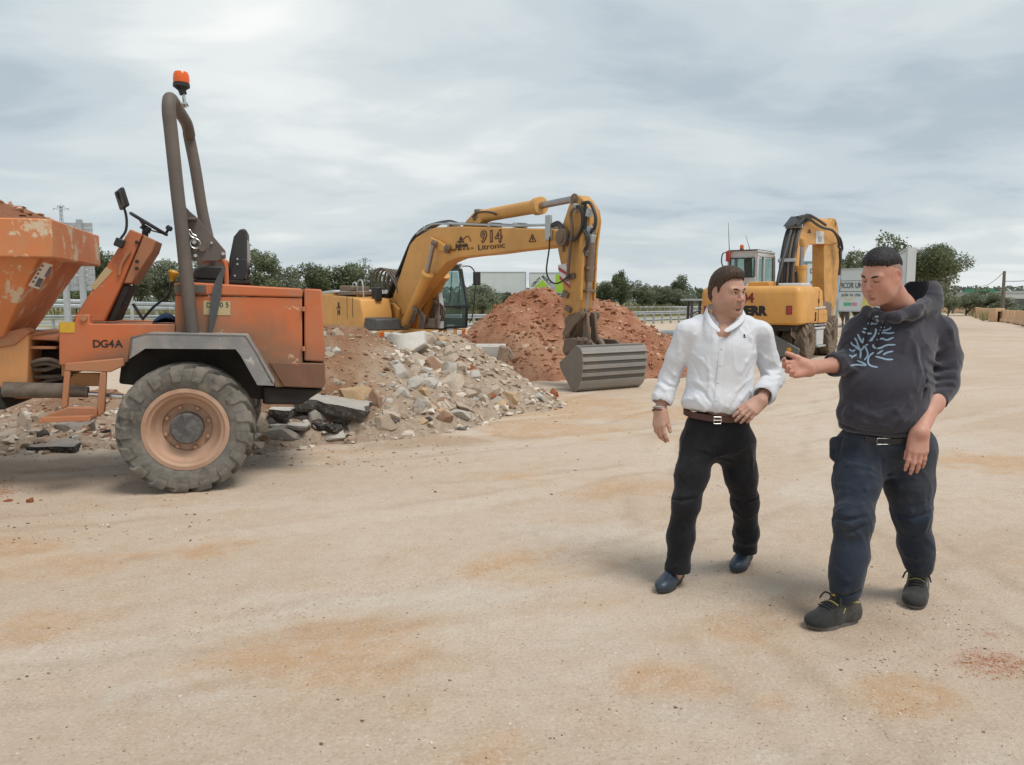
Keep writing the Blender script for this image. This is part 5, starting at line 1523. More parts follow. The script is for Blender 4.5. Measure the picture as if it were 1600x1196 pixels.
 prism([(92, 505), (273, 507), (273, 525), (205, 530), (200, 566), (92, 571)], yf - 0.05, yf + 0.02, 'side_plate', M_or, 0.008, tr=yn)
 decal([(93.5, 503.5), (117, 503.5), (117, 520), (93.5, 520)], yn - 0.02, 'sticker', M_laby)
 ST = [('D', 151), ('G', 163), ('4', 174), ('A', 185.5)]
 for s, u in ST:
  text_obj('lettering', s, M_black, T, face_matrix(d(u, 538, yn - 0.022), (1, 0, 0), (0, 0, 1)), 0.085, 0.002, bold=0.002)
 for s, u, wd in ST if False else []: pass
 q = d(131, 497, yn - 0.02)
 MB().cyl((q.x, yn - 0.04, q.z), (q.x, yn + 0.1, q.z), 0.026, n=14).build('pivot_pin', M_or_dusty, T)
 # ---- steering column
 yc0, yc1 = 0.78, 1.22
 prism([(112, 503), (203, 358), (222, 366), (188, 450), (163, 503)], yc0, yc1, 'steering_column', M_or, 0.012)
 prism([(224, 367), (243, 376), (238, 392), (205, 443), (191, 443)], yc0 + 0.03, yc1 - 0.03, 'instrument_panel', M_or_dusty, 0.01, tr=yc0)
 prism([(190, 446), (202, 446), (178, 502), (166, 502)], yc0 + 0.05, yc1 - 0.05, 'column_back', M_under, 0.01, tr=yc0)
 for u, v in ((214, 379), (214, 409), (214, 420)):
  q = d(u, v, yc0); MB().cyl((q.x, yc0 - 0.012, q.z), (q.x, yc0 + 0.005, q.z), 0.016, n=12).build('switch', M_plastic, T)
 hp = [d(u, v, yc0 - 0.02) for u, v in ((203, 393), (196, 402), (189, 415), (186, 430))]
 MB().tube(hp, 0.014, 8, 4).build('grab_handle', M_or_dusty, T)
 decal([(166, 417), (176, 424), (148, 454), (142, 448)], yc0, 'sticker', M_lab)
 # steering wheel
 cw = d(232.5, 350.5, YC); ea = (d(260, 367, YC) - d(205, 334, YC)).normalized()
 rw = (d(260, 367, YC) - d(205, 334, YC)).length / 2
 # the plane of the wheel holds the cross direction and the slanting line
 ub = (Vector((0, 1, 0)) + ea * 0.0)
 ring = [cw + ea * math.cos(t) * rw + ub * math.sin(t) * rw for t in [2 * PI * k / 40 for k in range(40)]]
 sw = MB().tube(ring, 0.015, 8, closed=True).build('steering_wheel', M_plastic, T)
 nn = ea.cross(ub).normalized()
 if nn.z < 0: nn = -nn
 hc = cw - nn * 0.05
 sp = MB()
 for t in (0.2, 2.3, 4.4): sp.bar(hc, cw + ea * math.cos(t) * rw + ub * math.sin(t) * rw, 0.035, 0.012, nn)
 sp.cyl(hc - nn * 0.02, hc + nn * 0.03, 0.05, 0.04)
 sp.build('spokes', M_plastic, sw)
 MB().cyl(hc, d(226, 372, YC), 0.028).build('steering_shaft', M_plastic, T)
 k = cw + ea * rw * 0.95
 MB().lathe([(0.012, 0), (0.012, 0.04), (0.028, 0.045), (0.03, 0.07), (0.02, 0.085)], k, nn, 12).build('spinner_knob', M_plastic, sw)
 # mirror on its stalk
 ym = 0.72
 q = d(187, 380, ym); MB().box(q, (0.075, 0.06, 0.075), Matrix.Rotation(0.4, 3, 'Y')).build('mirror_bracket', M_plastic, T, 0.01)
 MB().tube([d(u, v, ym) for u, v in ((188, 374), (196, 362), (198, 348), (196, 332), (190, 317), (184, 306), (182, 301))], 0.011, 8, 4).build('mirror_stalk', M_plastic, T)
 q = d(190.5, 311, ym)
 MB().box(q, (0.035, 0.20, 0.16), Matrix.Rotation(math.radians(-14), 3, 'Y') @ Matrix.Rotation(0.45, 3, 'Z')).build('mirror', M_plastic, T, 0.012)
 # gear lever, pedals, cloth
 gl = MB().tube([d(u, v, 1.0) for u, v in ((222, 500), (240, 480), (262, 462), (267, 445), (269, 436))], [0.012, 0.011, 0.010], 8, 4).build('gear_lever', M_plastic, T)
 q = d(270, 430, 1.0)
 MB().lathe([(0.016, -0.06), (0.024, -0.02), (0.042, 0.0), (0.046, 0.025), (0.03, 0.045)], q, (0.25, 0, 1), 14).build('knob', M_yel_knob, gl)
 for u0, v0, u1, v1 in ((208, 475, 222, 497), (188, 468, 197, 475)):
  MB().bar(d(u0, v0, 0.9), d(u1, v1, 0.9), 0.09, 0.014).build('pedal', M_under, T)
 cl = MB(); P = []
 for i in range(9):
  for j in range(7):
   u = 238 + 36 * i / 8; v = 503 - 14 * math.sin(i / 8 * 2.6) * (0.5 + 0.5 * math.sin(j * 1.3))
   q = d(u, v, 0.75 + 0.07 * j); P.append(q)
 cl.add(P, [(i * 7 + j, i * 7 + j + 1, i * 7 + j + 8, i * 7 + j + 7) for i in range(8) for j in range(6)])
 rag = cl.build('cloth', M_denim, None); rag.location = O; rag.rotation_euler = (0, 0, PSI)
 md = rag.modifiers.new('thickness', 'SOLIDIFY'); md.thickness = 0.012
 props(rag, 'crumpled dark blue cloth lying on the dumper floor in front of the bonnet', 'cloth')
 # ---- roll bar: two leaning legs joined across the top
 yn1, yf1 = 0.36, 1.64
 near = [d(u, v, yn1) for u, v in ((301, 523), (294, 460), (284, 360), (276, 290), (267, 205), (264, 178))]
 far = [d(u, v, yf1) for u, v in ((327, 380), (316, 330), (305, 262), (295, 212))]
 dy = Vector((0, 1, 0))
 c1 = d(266, 158, yn1 + 0.06); c2 = d(272.0, 155.5, yn1 + 0.28)
 e2 = d(292, 200, yf1 - 0.02); e1 = far[3]
 f1 = Vector((near[5].x, yf1 - 0.10, c1.z + 0.01))
 mid = [near[5], Vector((near[5].x + 0.0, yn1 + 0.03, c1.z - 0.02)), Vector((near[5].x + 0.005, yn1 + 0.14, c1.z + 0.03)), Vector((near[5].x + 0.01, YC, c1.z + 0.04)),
   Vector((near[5].x + 0.02, yf1 - 0.22, c1.z + 0.03)), Vector((near[5].x + 0.025, yf1 - 0.06, c1.z - 0.04))]
 pts = near + mid[1:] + list(reversed(far)) + [d(330, 400, yf1)]
 MB().tube(pts, 0.054, 16, 6).build('roll_bar', M_rops, T)
 # hinge plates
 plate = [(283, 325), (289, 322), (297, 331), (309, 341), (352, 392), (353, 404), (340, 408), (303, 408), (288, 404)]
 for y0 in (yn1 + 0.06, ):
  prism(plate, y0, y0 + 0.02, 'hinge_plate', M_rops, 0.004)
  prism([(283, 341), (308, 341), (308, 344.5), (283, 344.5)], y0 - 0.06, y0 - 0.002, 'plate_rib', M_rops, 0.003, tr=y0)
 fp = [(-0.06, 2.08), (0.03, 2.10), (0.12, 2.02), (0.36, 1.72), (0.36, 1.68), (-0.02, 1.66)]
 MB().prism(fp, lambda a, b, dd: Vector((a + 0.05, dd, b)), yf1 - 0.08, yf1 - 0.06).build('hinge_plate', M_rops, T, 0.004)
 MB().cyl((near[2].x + 0.15, yn1 + 0.03, 2.0), (near[2].x + 0.15, yf1, 2.0), 0.03).build('cross_tube', M_rops, T)
 for u, v, r in ((304, 379, 0.016), (306, 400, 0.014), (349, 397, 0.014), (331, 380, 0.010)):
  q = d(u, v, yn1 + 0.06); MB().cyl((q.x, q.y - 0.03, q.z), (q.x, q.y, q.z), r, n=12).build('bolt', M_bolt, T)
 rg = [d(u, v, yn1 + 0.02) for u, v in ((297, 360), (301, 366), (307, 369), (304, 372), (298, 369), (294, 361))]
 MB().tube(rg, 0.006, 6, 4, closed=True).build('locking_pin', M_bolt, T)
 q = d(305, 381, yn1 + 0.04)
 MB().tube([q + Vector((math.cos(t) * .04, 0, math.sin(t) * .04)) for t in [2 * PI * k / 20 for k in range(20)]], 0.007, 6, closed=True).build('pin_ring', M_bolt, T)
 # beacon on its bent post
 yb = 0.62
 q0 = d(288, 164, yb); q1 = d(286.5, 148, yb); q2 = d(283.5, 138, yb)
 MB().bar(d(283, 163.5, yb), d(294, 163.5, yb), 0.10, 0.012).cyl(d(290, 168, yb), q1, 0.014, n=10).build('beacon_post', M_bolt, T)
 MB().cyl(q1 - Vector((0, 0, 0.0)), q2, 0.030, 0.034, 14).build('beacon_stem', M_plastic, T)
 ax = Vector((0.02, 0, 1))
 MB().lathe([(0.03, -0.02), (0.055, 0.0), (0.068, 0.008), (0.068, 0.035), (0.06, 0.04)], q2 - Vector((0, 0, 0.0)), ax, 24).build('beacon_base', M_plastic, T)
 MB().lathe([(0.064, 0.041), (0.066, 0.07), (0.062, 0.11), (0.052, 0.13), (0.02, 0.137), (0.001, 0.137)], q2, ax, 24).build('beacon_lens', M_amber, T)
 # ---- seat
 mb = MB(); mb.prism(poly([(301, 436), (303, 420), (322, 416), (352, 416), (356, 420), (356, 438)], 0.75), lambda a, b, dd: Vector((a, dd, b)), 0.75, 1.25)
 mb.build('seat_cushion', M_vinyl, T, 0.03, seg=3)
 prism([(357, 436), (358, 405), (365, 370), (374, 359), (382, 357), (386, 361), (386, 410), (382, 436)], 0.77, 1.23, 'seat_backrest', M_vinyl, 0.03, tr=0.77)
 prism([(384.5, 375), (388, 376), (388, 410), (384.5, 412)], 0.8, 1.2, 'seat_shell', simple('grey_shell', (0.3, 0.3, 0.29), 0.5), 0.008, tr=0.8)
 for y in (0.74, 1.24):
  prism([(358, 438), (366, 405), (384, 405), (388, 424), (380, 438)], y, y + 0.02, 'seat_bracket', M_plastic, 0.004, tr=0.75)
  for u, v in ((371, 405), (371, 413), (367, 431)):
   q = d(u, v, 0.74); MB().cyl((q.x, y - 0.008, q.z), (q.x, y + 0.0, q.z), 0.009, n=8).build('bolt', M_bolt, T)
 prism([(300, 437), (392, 439), (392, 444), (300, 443)], 0.72, 1.28, 'seat_base', M_under, 0.006, tr=0.75)
 for y in (0.66, 1.34):
  MB().tube([d(u, v, y if y < 1 else y) - Vector((0, 0, 0)) if y < 1 else (d(u, v, 0.66) + Vector((0.0, 0.68, 0))) for u, v in ((303, 403), (325, 399), (343, 403), (352, 413), (354, 430), (354, 446))], 0.020, 10, 4).build('arm_rest', M_or, T)
 MB().tube([d(u, v, yn - 0.012) for u, v in ((349, 432), (341, 440), (337, 462), (332, 495), (328, 524))], 0.004, 4).build('belt_core', M_strap, T)
 mb = MB(); L = [d(u, v, yn - 0.014) for u, v in ((350, 418), (342, 440), (338, 462), (333, 495), (328, 524))]
 vs = []
 for i, p in enumerate(L):
  tw = (0.012, 0.030, 0.038, 0.028, 0.010)[i]
  for s in (-1, 1): vs.append(p + Vector((s * tw, -0.004 + 0.01 * s * i * .5, 0)))
 vs2 = [p + Vector((0, 0.008, 0)) for p in vs]
 n = len(vs)
 fs = []
 for i in range(len(L) - 1):
  a = 2 * i
  fs += [(a, a + 1, a + 3, a + 2), (n + a + 2, n + a + 3, n + a + 1, n + a), (a, a + 2, n + a + 2, n + a), (a + 1, n + a + 1, n + a + 3, a + 3)]
 mb.add(vs + vs2, fs); mb.build('seat_belt', M_strap, T)
 # ---- step frame hanging under the platform
 yst = yn - 0.12
 sp = MB()
 def st(pts, y0=yst, y1=yst + 0.05): sp.prism(poly(pts, yst), lambda a, b, dd: Vector((a, dd, b)), y0, y1)
 st([(102, 568), (192, 560), (194, 572), (172, 582), (100, 580)])
 st([(100, 580.5), (109.5, 580.5), (105, 636), (95, 640)])
 st([(156, 582), (166, 582), (163, 645), (153, 652), (151, 637)])
 st([(95, 640.5), (105, 636.5), (151, 637.5), (152, 652), (128, 660), (68, 655), (72, 649)])
 sp.build('step_frame', M_or_dusty, T, 0.008)
 mb = MB()
 a = d(72, 652, yst); b = d(150, 655, yst)
 for k in range(4):
  y = yst - 0.02 - 0.045 * k
  mb.span((a.x, y - 0.032, a.z - 0.02), (b.x, y, a.z + 0.008 + 0.004 * k))
 mb.span((a.x, yst - 0.2, a.z - 0.022), (a.x + 0.02, yst, a.z - 0.001)); mb.span((b.x - 0.02, yst - 0.2, a.z - 0.022), (b.x, yst, a.z - 0.001))
 mb.build('step_tread', M_or_dusty, T, 0.004)
 prism([(110, 590), (118, 583), (156, 583), (156, 604), (108, 604)], yst + 0.24, yst + 0.28, 'guard_plate', M_or_pale, 0.01, tr=yst + 0.24)
 # ---- articulation: front frame post, dark cavity, hoses, steering ram
 prism([(-12, 545), (10, 540), (25, 520), (45, 522), (43, 606), (-12, 606)], yn + 0.05, yf, 'front_frame', M_or_pale, 0.012, tr=yn + 0.05)
 prism([(44, 526), (92, 524), (92, 533), (44, 531)], yn + 0.1, yf - 0.2, 'top_link', M_or_dusty, 0.01, tr=yn + 0.1)
 prism([(44, 541), (88, 542), (88, 546), (44, 546)], yn + 0.1, yf - 0.3, 'middle_link', M_or_dusty, 0.006, tr=yn + 0.1)
 prism([(44, 546), (95, 546), (95, 603), (44, 602)], yn + 0.42, yf - 0.3, 'joint_block', M_under, 0.02, tr=yn + 0.42)
 prism([(0, 613), (95, 611), (95, 622), (0, 624)], yn + 0.25, yf - 0.2, 'lower_link', M_or_dusty, 0.01, tr=yn + 0.25)
 for j, pts in enumerate([[(46, 568), (62, 563), (78, 562), (95, 567)], [(46, 572), (70, 568), (95, 573)], [(46, 577), (70, 578), (95, 570)], [(12, 584), (40, 588), (68, 589), (98, 588)], [(46, 600), (60, 600), (80, 594), (98, 590)]]):
  MB().tube([d(u, v, yn + 0.12 + 0.03 * j) for u, v in pts], 0.017, 8, 5).build('hydraulic_hose', M_dusty_hose, T)
 ra = MB(); ra.cyl(d(6, 609, yn + 0.02), d(106, 611, yn + 0.02), 0.062, n=18); ra.cyl(d(106, 611, yn + 0.02), d(138, 613, yn + 0.02), 0.052, 0.046, 18)
 ra.build('steering_ram', M_dusty_hose, T)
 MB().cyl(d(138, 616, yn + 0.02), d(192, 620, yn + 0.02), 0.020, n=14).build('ram_rod', M_chrome, T)
 # front wheels, nearly out of the picture
 for yl, s in ((0.2, -1), (1.8, 1)):
  tyre_wheel(T, (-2.45, yl, R - 0.012), (0, s, 0), R, 0.40, 0.315, 17, M_tyre, M_rim, M_hub)
 prism([(-90, 620), (4, 622), (10, 640), (-90, 650)], 0.42, 1.58, 'front_axle', M_under, 0.02, tr=0.42)
 # ---- the skip
 A = d(80, 342, 0.0); B = dx(150, 375, A.x); B = Vector((A.x - 0.04, 2.0, A.z - 0.03))
 S = empty('skip'); S.parent = T
 zr = A.z; x1 = A.x; x0 = x1 - 1.9
 rimh = (A - d(80, 403, 0.0)).z
 y0, y1 = 0.0, 1.60
 def ring(z, xa, xb, ya, yb): return [Vector((xa, ya, z)), Vector((xb, ya, z)), Vector((xb, yb, z)), Vector((xa, yb, z))]
 t = 0.03
 mb = MB()
 # rim band (box section), then the tapering hopper, open at the top with real walls
 lv = [ring(zr, x0, x1, y0, y1), ring(zr - rimh, x0, x1, y0, y1), ring(zr - rimh + 0.005, x0 + .1, x1 - 0.13, y0 + .12, y1 - .12)]
 xb = d(52, 522, 1.2)
 lv.append(ring(xb.z, x0 + .5, xb.x, y0 + .42, y1 - .42))
 inn = [ring(xb.z + .03, x0 + .5, xb.x - .03, y0 + .45, y1 - .45), ring(zr - rimh, x0 + .12, x1 - .16, y0 + .15, y1 - .15), ring(zr, x0 + t, x1 - t, y0 + t, y1 - t)]
 al = lv + inn
 vs = [p for l in al for p in l]; n = len(al)
 fs = []
 for i in range(n - 1):
  for j in range(4): fs.append((i * 4 + j, (i + 1) * 4 + j, (i + 1) * 4 + (j + 1) % 4, i * 4 + (j + 1) % 4))
 for j in range(4): fs.append(((n - 1) * 4 + j, j, (j + 1) % 4, (n - 1) * 4 + (j + 1) % 4))
 mb.add(vs, fs); mb.build('hopper', M_or_skip, S, 0.012)
 # stiffeners under the skip
 prism([(-12, 522), (40, 512), (48, 519), (22, 540), (-12, 545)], 0.45, 0.6, 'skip_bracket', M_or_dusty, 0.01, tr=0.45)
 # stickers on the near wall of the hopper: placed in the slanting plane of that wall
 wa, wb = lv[2], lv[3]
 p0, p1, p2 = wa[0], wa[1], wb[1]
 nrm = (p1 - p0).cross(p2 - p0).normalized()
 if nrm.y > 0: nrm = -nrm
 def wl(u, v):
  Pw = O + X * p0.x + Yv * p0.y + Vector((0, 0, p0.z)); Nw = X * nrm.x + Yv * nrm.y + Vector((0, 0, nrm.z))
  Q = plp(u, v, Pw, Nw) - O
  return Vector((Q.dot(X), Q.dot(Yv), Q.z))
 def patch(pts, name, mat, off=0.004):
  a = [wl(u, v) + nrm * 0.001 for u, v in pts]; b = [q + nrm * off for q in a]
  MB().loft(a, b).build(name, mat, S, smooth=False)
 patch([(68, 410), (83, 414), (61, 452), (44, 446)], 'sticker', M_labw)
 M_ink = simple('faded_blue_ink', (0.10, 0.10, 0.12), 0.7, 0, 0.3, 20)
 cc = [(74, 423), (78.5, 416), (81, 417), (78, 426), (73, 433), (69, 432)]
 patch(cc, 'emblem', M_ink, 0.006)
 patch([(61, 433.5), (69, 436), (62, 449), (54, 446.5)], 'emblem', M_ink, 0.006)
 for k in range(5):
  u, v = 66 - k * 3.6, 413 + k * 6.2
  patch([(u, v), (u + 3.5, v + .9), (u + 1.6, v + 4.4), (u - 2, v + 3.4)], 'small_print', M_ink, 0.005)
 # load of red soil heaped in the skip
 xs = np.linspace(x0 + .05, x1 - .05, 46); ys = np.linspace(y0 + .05, y1 - .05, 46)
 GX, GY = np.meshgrid(xs, ys)
 e = np.minimum(np.minimum(GX - xs[0], xs[-1] - GX), np.minimum(GY - ys[0], ys[-1] - GY))
 Z = zr - .05 + np.minimum(e * 0.50, 0.34) + (fbm(GX * 4, GY * 4, 4, 6) - .45) * 0.2 * sstep(0, .3, e)
 idx = np.arange(GX.size).reshape(GX.shape)
 qd = np.stack([idx[:-1, :-1], idx[:-1, 1:], idx[1:, 1:], idx[1:, :-1]], -1).reshape(-1, 4)
 me = bpy.data.meshes.new('soil_load'); me.from_pydata(np.stack([GX, GY, Z], -1).reshape(-1, 3).tolist(), [], qd.tolist())
 me.polygons.foreach_set('use_smooth', np.ones(len(me.polygons), bool))
 lo = link_mesh('soil_load', me, M_red); lo.location = O; lo.rotation_euler = (0, 0, PSI)
 props(lo, 'red earth heaped in the skip of the orange dumper', 'earth load')
 r = np.random.default_rng(4)
 k = r.integers(0, GX.size, 420); pt = np.stack([GX.ravel()[k], GY.ravel()[k], Z.ravel()[k]], -1)
 ob = debris('load_clods', pt, 0.02 + .09 * r.random(420) ** 3, bpy.data.materials['clod_mix'], 'red clods on the load in the skip', 9); ob.location = O; ob.rotation_euler = (0, 0, PSI)
 return T
build_dumper()
# ================================================================== tracked excavator with its bucket on the ground
M_yel = paint('excavator_yellow', (0.66, 0.335, 0.085), (0.42, 0.27, 0.14), 0.42, 0.42, chips=0.15, chip=(0.3, 0.2, 0.12), scale=1.6)
M_yel_dirty = paint('dirty_excavator_yellow', (0.60, 0.31, 0.08), (0.28, 0.17, 0.09), 0.60, 0.5, chips=0.4, chip=(0.22, 0.14, 0.09), scale=2.4)
M_greybody = paint('pale_grey_paint', (0.52, 0.53, 0.52), (0.42, 0.37, 0.30), 0.4, 0.45, scale=2.0)
M_bucket = paint('worn_bucket_steel', (0.20, 0.185, 0.165), (0.30, 0.24, 0.18), 0.6, 0.5, chips=0.35, chip=(0.36, 0.33, 0.29), scale=2.5)
M_link = paint('brown_linkage_steel', (0.17, 0.12, 0.085), (0.27, 0.19, 0.13), 0.6, 0.55, scale=3.5)
M_glass = glass_mat('cab_glass', (0.14, 0.19, 0.19), 0.20)
M_red = M_red
M_redp = simple('red_reflective', (0.42, 0.04, 0.045), 0.5, 0, 0.1)
M_whitep = simple('white_reflective', (0.66, 0.66, 0.64), 0.5, 0, 0.08)
M_lampw = simple('clear_lamp', (0.75, 0.75, 0.72), 0.2, 0, 0.03)
M_lampo = simple('orange_lamp', (0.60, 0.10, 0.02), 0.25, 0, 0.03)
M_brownp = simple('dark_brown_print', (0.06, 0.022, 0.015), 0.6, 0, 0.2)
M_seat = simple('cab_interior', (0.025, 0.03, 0.03), 0.8)
M_rod = simple('dull_ram_rod', (0.36, 0.33, 0.32), 0.32, 0.85, 0.15, 6)
def build_exc1():
 Fv = Vector((0.568, -0.823, 0)).normalized(); Lv = Vector((-Fv.y, Fv.x, 0))
 bc = (gp(898, 613) + gp(997.5, 604.6)) / 2
 C0 = bc - Fv * 8.0; C0.z = 0
 rz = math.atan2(Fv.y, Fv.x)
 T = empty('tracked_excavator', C0, rz, 'yellow tracked excavator with its boom lowered and bucket resting on the ground', 'excavator')
 def e(u, v, l):
  P = plp(u, v, C0 + Lv * l, Lv) - C0
  return Vector((P.dot(Fv), l, P.z))
 def ef(u, v, f):
  P = plp(u, v, C0 + Fv * f, Fv) - C0
  return Vector((f, P.dot(Lv), P.z))
 def prism(pts, l0, l1, name, mat, bevel=0.02, tr=None, parent=None):
  tl = l0 if tr is None else tr
  pp = [(lambda q: (q.x, q.z))(e(u, v, tl)) for u, v in pts]
  mb = MB(); mb.prism(pp, lambda a, b, dd: Vector((a, dd, b)), l0, l1)
  return mb.build(name, mat, parent or T, bevel)
 # ---- boom: welded box with a kink
 boom = [(608, 476), (613, 466), (640, 383), (650, 371), (668, 360.5), (680, 355.3), (723, 354), (800, 356.3), (862, 358), (876, 362), (884, 369), (884, 378), (876, 383.5), (856, 387), (806, 392.3), (770, 397.2), (738, 400.2), (714, 403.5), (697, 410.5), (679, 430), (660, 453), (642, 484), (636, 492), (622, 491), (613, 487)]
 bm_ = prism(boom, -0.24, 0.08, 'boom', M_yel, 0.025)
 # side plates, pins, lugs
 def pin(u, v, l, r, name='pin', mat=M_link, w=0.05, parent=None):
  q = e(u, v, l); MB().lathe([(r, -w), (r, 0), (r * .6, 0.01), (r * .6, 0.03), (0.01, 0.03)], (q.x, q.y, q.z), (0, -1, 0), 18).build(name, mat, parent or T)
 prism([(676, 371), (690, 377), (701, 384), (701, 393), (690, 393), (676, 385)], -0.32, -0.245, 'pin_boss', M_yel, 0.02, tr=-0.24)
 pin(697, 389.5, -0.33, 0.10); pin(676.5, 381, -0.40, 0.085)
 pin(876, 371, -0.33, 0.16, mat=M_link, w=0.1); pin(617.5, 475, -0.25, 0.06, w=0.02)
 # lettering on the flank
 def tx(s, u, v, size, mat=M_brownp, sx=1.0, bold=0.0, slope=(1, 0, 0)):
  q = e(u, v, -0.248)
  a = e(u - 10, v - 0.6, -0.248); b = e(u + 10, v + 0.6, -0.248)
  text_obj('lettering', s, mat, T, face_matrix(q, (1, 0, 0), (0, 0, 1)), size, 0.006, sx=sx, bold=bold)
 def txo(s, u, v, size, sx):      # hollow outlined figures: dark solid with a yellow core
  q = e(u, v, -0.246)
  text_obj('lettering', s, M_brownp, T, face_matrix(q, (1, 0, 0), (0, 0, 1)), size, 0.006, sx=sx, bold=0.016)
  q = e(u, v, -0.251)
  text_obj('lettering_core', s, M_yel, T, face_matrix(q, (1, 0, 0), (0, 0, 1)), size, 0.006, sx=sx, bold=-0.009)
 txo('9', 755.5, 371, 0.33, 1.5); txo('1', 767.5, 370.6, 0.33, 1.5); txo('4', 779, 370.2, 0.33, 1.5)
 tx('Litronic', 767, 385.5, 0.165, sx=2.0, bold=0.0)
 tx('jujosa', 721, 383.6, 0.15, sx=1.5, bold=0.006); tx('TEL. 964 41 02 11', 722, 390, 0.075, sx=1.7)
 def fl(pts, name, mat, l=-0.246, th=0.006):
  pp = [(lambda q: (q.x, q.z))(e(u, v, -0.245)) for u, v in pts]
  MB().prism(pp, lambda a, b, dd: Vector((a, dd, b)), l - th, l).build(name, mat, T, smooth=False)
 fl([(713.5, 379.5), (725.5, 379.5), (724, 376.5), (715.5, 376.5)], 'emblem', M_brownp)
 fl([(717.5, 376), (722.8, 376), (721.5, 370), (719, 370)], 'emblem', M_brownp)
 MB().tube([e(u, v, -0.247) for u, v in ((723, 375), (727, 371), (731, 369.5), (734, 373), (735.5, 378))], 0.010, 5, 4).build('emblem', M_brownp, T)
 MB().tube([e(u, v, -0.247) for u, v in ((826.5, 378), (831.8, 366.5), (837, 377.5))], 0.012, 5, closed=True).build('warning_triangle', M_brownp, T)
 MB().tube([e(u, v, -0.247) for u, v in ((832, 370.5), (832, 375.5))], 0.014, 5).build('warning_mark', M_brownp, T)
 # ---- pipes and clamps on the boom back
 bp = [(612, 462), (640, 378), (651, 366), (668, 355), (682, 350), (723, 350.5), (800, 353), (850, 352), (866, 352)]
 for k in range(5):
  l = -0.2 + 0.06 * k
  MB().tube([e(u, v - 0.5 * k, -0.2) * 1.0 + Vector((0, 0.2 + l, 0)) for u, v in bp[2:]], 0.022, 7, 4).build('hydraulic_pipe', M_dkgrey if k % 2 else M_galv, T)
 for k in range(4):
  l = -0.18 + 0.07 * k
  MB().tube([e(u - k * 1.2, v + 2 - k, -0.2) + Vector((0, 0.2 + l, 0)) for u, v in [(600, 470), (610, 448), (624, 416), (640, 378), (652, 362), (668, 351), (690, 346), (704, 349)]], 0.032, 8, 5).build('hydraulic_hose', M_hose, T)
 for u, v in ((664, 357), (702, 351), (766, 351.5), (805, 352), (859, 353)):
  q = e(u, v, -0.2); MB().span((q.x - 0.035, -0.24, q.z - 0.05), (q.x + 0.035, 0.08, q.z + 0.05)).build('pipe_clamp', M_galv, T, 0.008)
 q = e(858, 357, -0.26); MB().span((q.x - 0.08, -0.30, q.z - 0.22), (q.x + 0.08, -0.245, q.z + 0.24)).build('valve_block', M_galv, T, 0.01)
 MB().tube([e(u, v, -0.32) for u, v in ((859, 370), (858, 390), (855, 410), (854, 425), (858, 437), (866, 443), (876, 441), (890, 430))], 0.016, 6, 5).build('loose_hose', M_hose, T)
 # ---- stick ram on top of the boom
 prism([(722, 354.5), (728, 345), (738, 334), (748, 333), (752, 345), (748, 355)], -0.13, 0.13, 'ram_bracket', M_yel, 0.02, tr=-0.13)
 pin(741, 341, -0.14, 0.06, w=0.02)
 MB().cyl(e(746, 339.5, 0), e(838, 322.8, 0), 0.135, n=22).cyl(e(838, 323, 0), e(846, 321.5, 0), 0.17, 0.17, 22).build('stick_ram', M_yel, T)
 MB().cyl(e(846, 321.5, 0), e(893, 312, 0), 0.065, n=14).build('ram_rod', M_rod, T)
 MB().tube([e(u, v, -0.16) for u, v in ((738, 340), (745, 333), (760, 331), (772, 334), (775, 336))], 0.02, 6, 4).build('hydraulic_hose', M_hose, T)
 MB().box(e(752, 335, 0), (0.12, 0.3, 0.2)).build('port_block', M_link, T, 0.02)
 # ---- stick
 stick = [(893, 310), (897, 305.5), (904, 305.5), (911, 312), (919, 325), (921, 345), (914, 380), (911, 420), (909, 480), (905, 489), (889, 492), (882, 500), (880, 470), (877, 420), (871, 390), (873, 372), (880, 346), (887, 325)]
 prism(stick, -0.20, 0.05, 'stick', M_yel_dirty, 0.025, tr=-0.20)
 pin(896.5, 311.5, -0.21, 0.10, w=0.03); pin(914, 371, -0.21, 0.09, w=0.03)
 # cheek along the front of the stick with the bucket ram lying in it
 prism([(912, 330), (917, 326), (920, 345), (915, 385), (913, 420), (911, 470), (908, 470), (909, 400)], -0.27, -0.205, 'cheek_plate', M_yel_dirty, 0.012, tr=-0.20)
 prism([(912, 330), (917, 326), (920, 345), (915, 385), (913, 420), (911, 470), (908, 470), (909, 400)], 0.055, 0.10, 'cheek_plate', M_yel_dirty, 0.012, tr=-0.20)
 MB().cyl(e(918, 350, -.07) + Vector((0.12, 0, 0)), e(911, 440, -.07) + Vector((0.16, 0, 0)), 0.085, n=18).build('bucket_ram', M_link, T)
 MB().cyl(e(911, 440, -.07) + Vector((0.16, 0, 0)), e(906, 500, -.07) + Vector((0.12, 0, 0)), 0.055, n=12).build('ram_rod', M_rod, T)
 for v in (395, 420, 455): MB().box(e(912, v, -.07) + Vector((0.13, 0, 0)), (0.20, 0.22, 0.05)).build('ram_band', M_link, T, 0.01)
 # striped warning plate, each stripe a strip of its own, at the inner edge of the stick
 W = [(872, 414.5), (888, 411.5), (890.5, 451), (876, 437)]
 pp = [e(u, v, -0.204) for u, v in W]
 MB().loft([p + Vector((0, 0, 0)) for p in pp], [p + Vector((0, -0.008, 0)) for p in pp]).build('warning_plate', M_whitep, T, smooth=False)
 for a, b in (((872.5, 417), (889.2, 428)), ((885, 412.5), (888.3, 415)), ((874.5, 431), (890.0, 446))):
  t_ = 5.5 if b[1] - a[1] > 5 else 4
  s = [e(a[0], a[1], -0.213), e(b[0], b[1], -0.213), e(b[0] + 0.2, b[1] + t_ * .9, -0.213), e(a[0] + 0.3, a[1] + t_, -0.213)]
  MB().loft(s, [p + Vector((0, -0.006, 0)) for p in s]).build('red_stripe', M_redp, T, smooth=False)
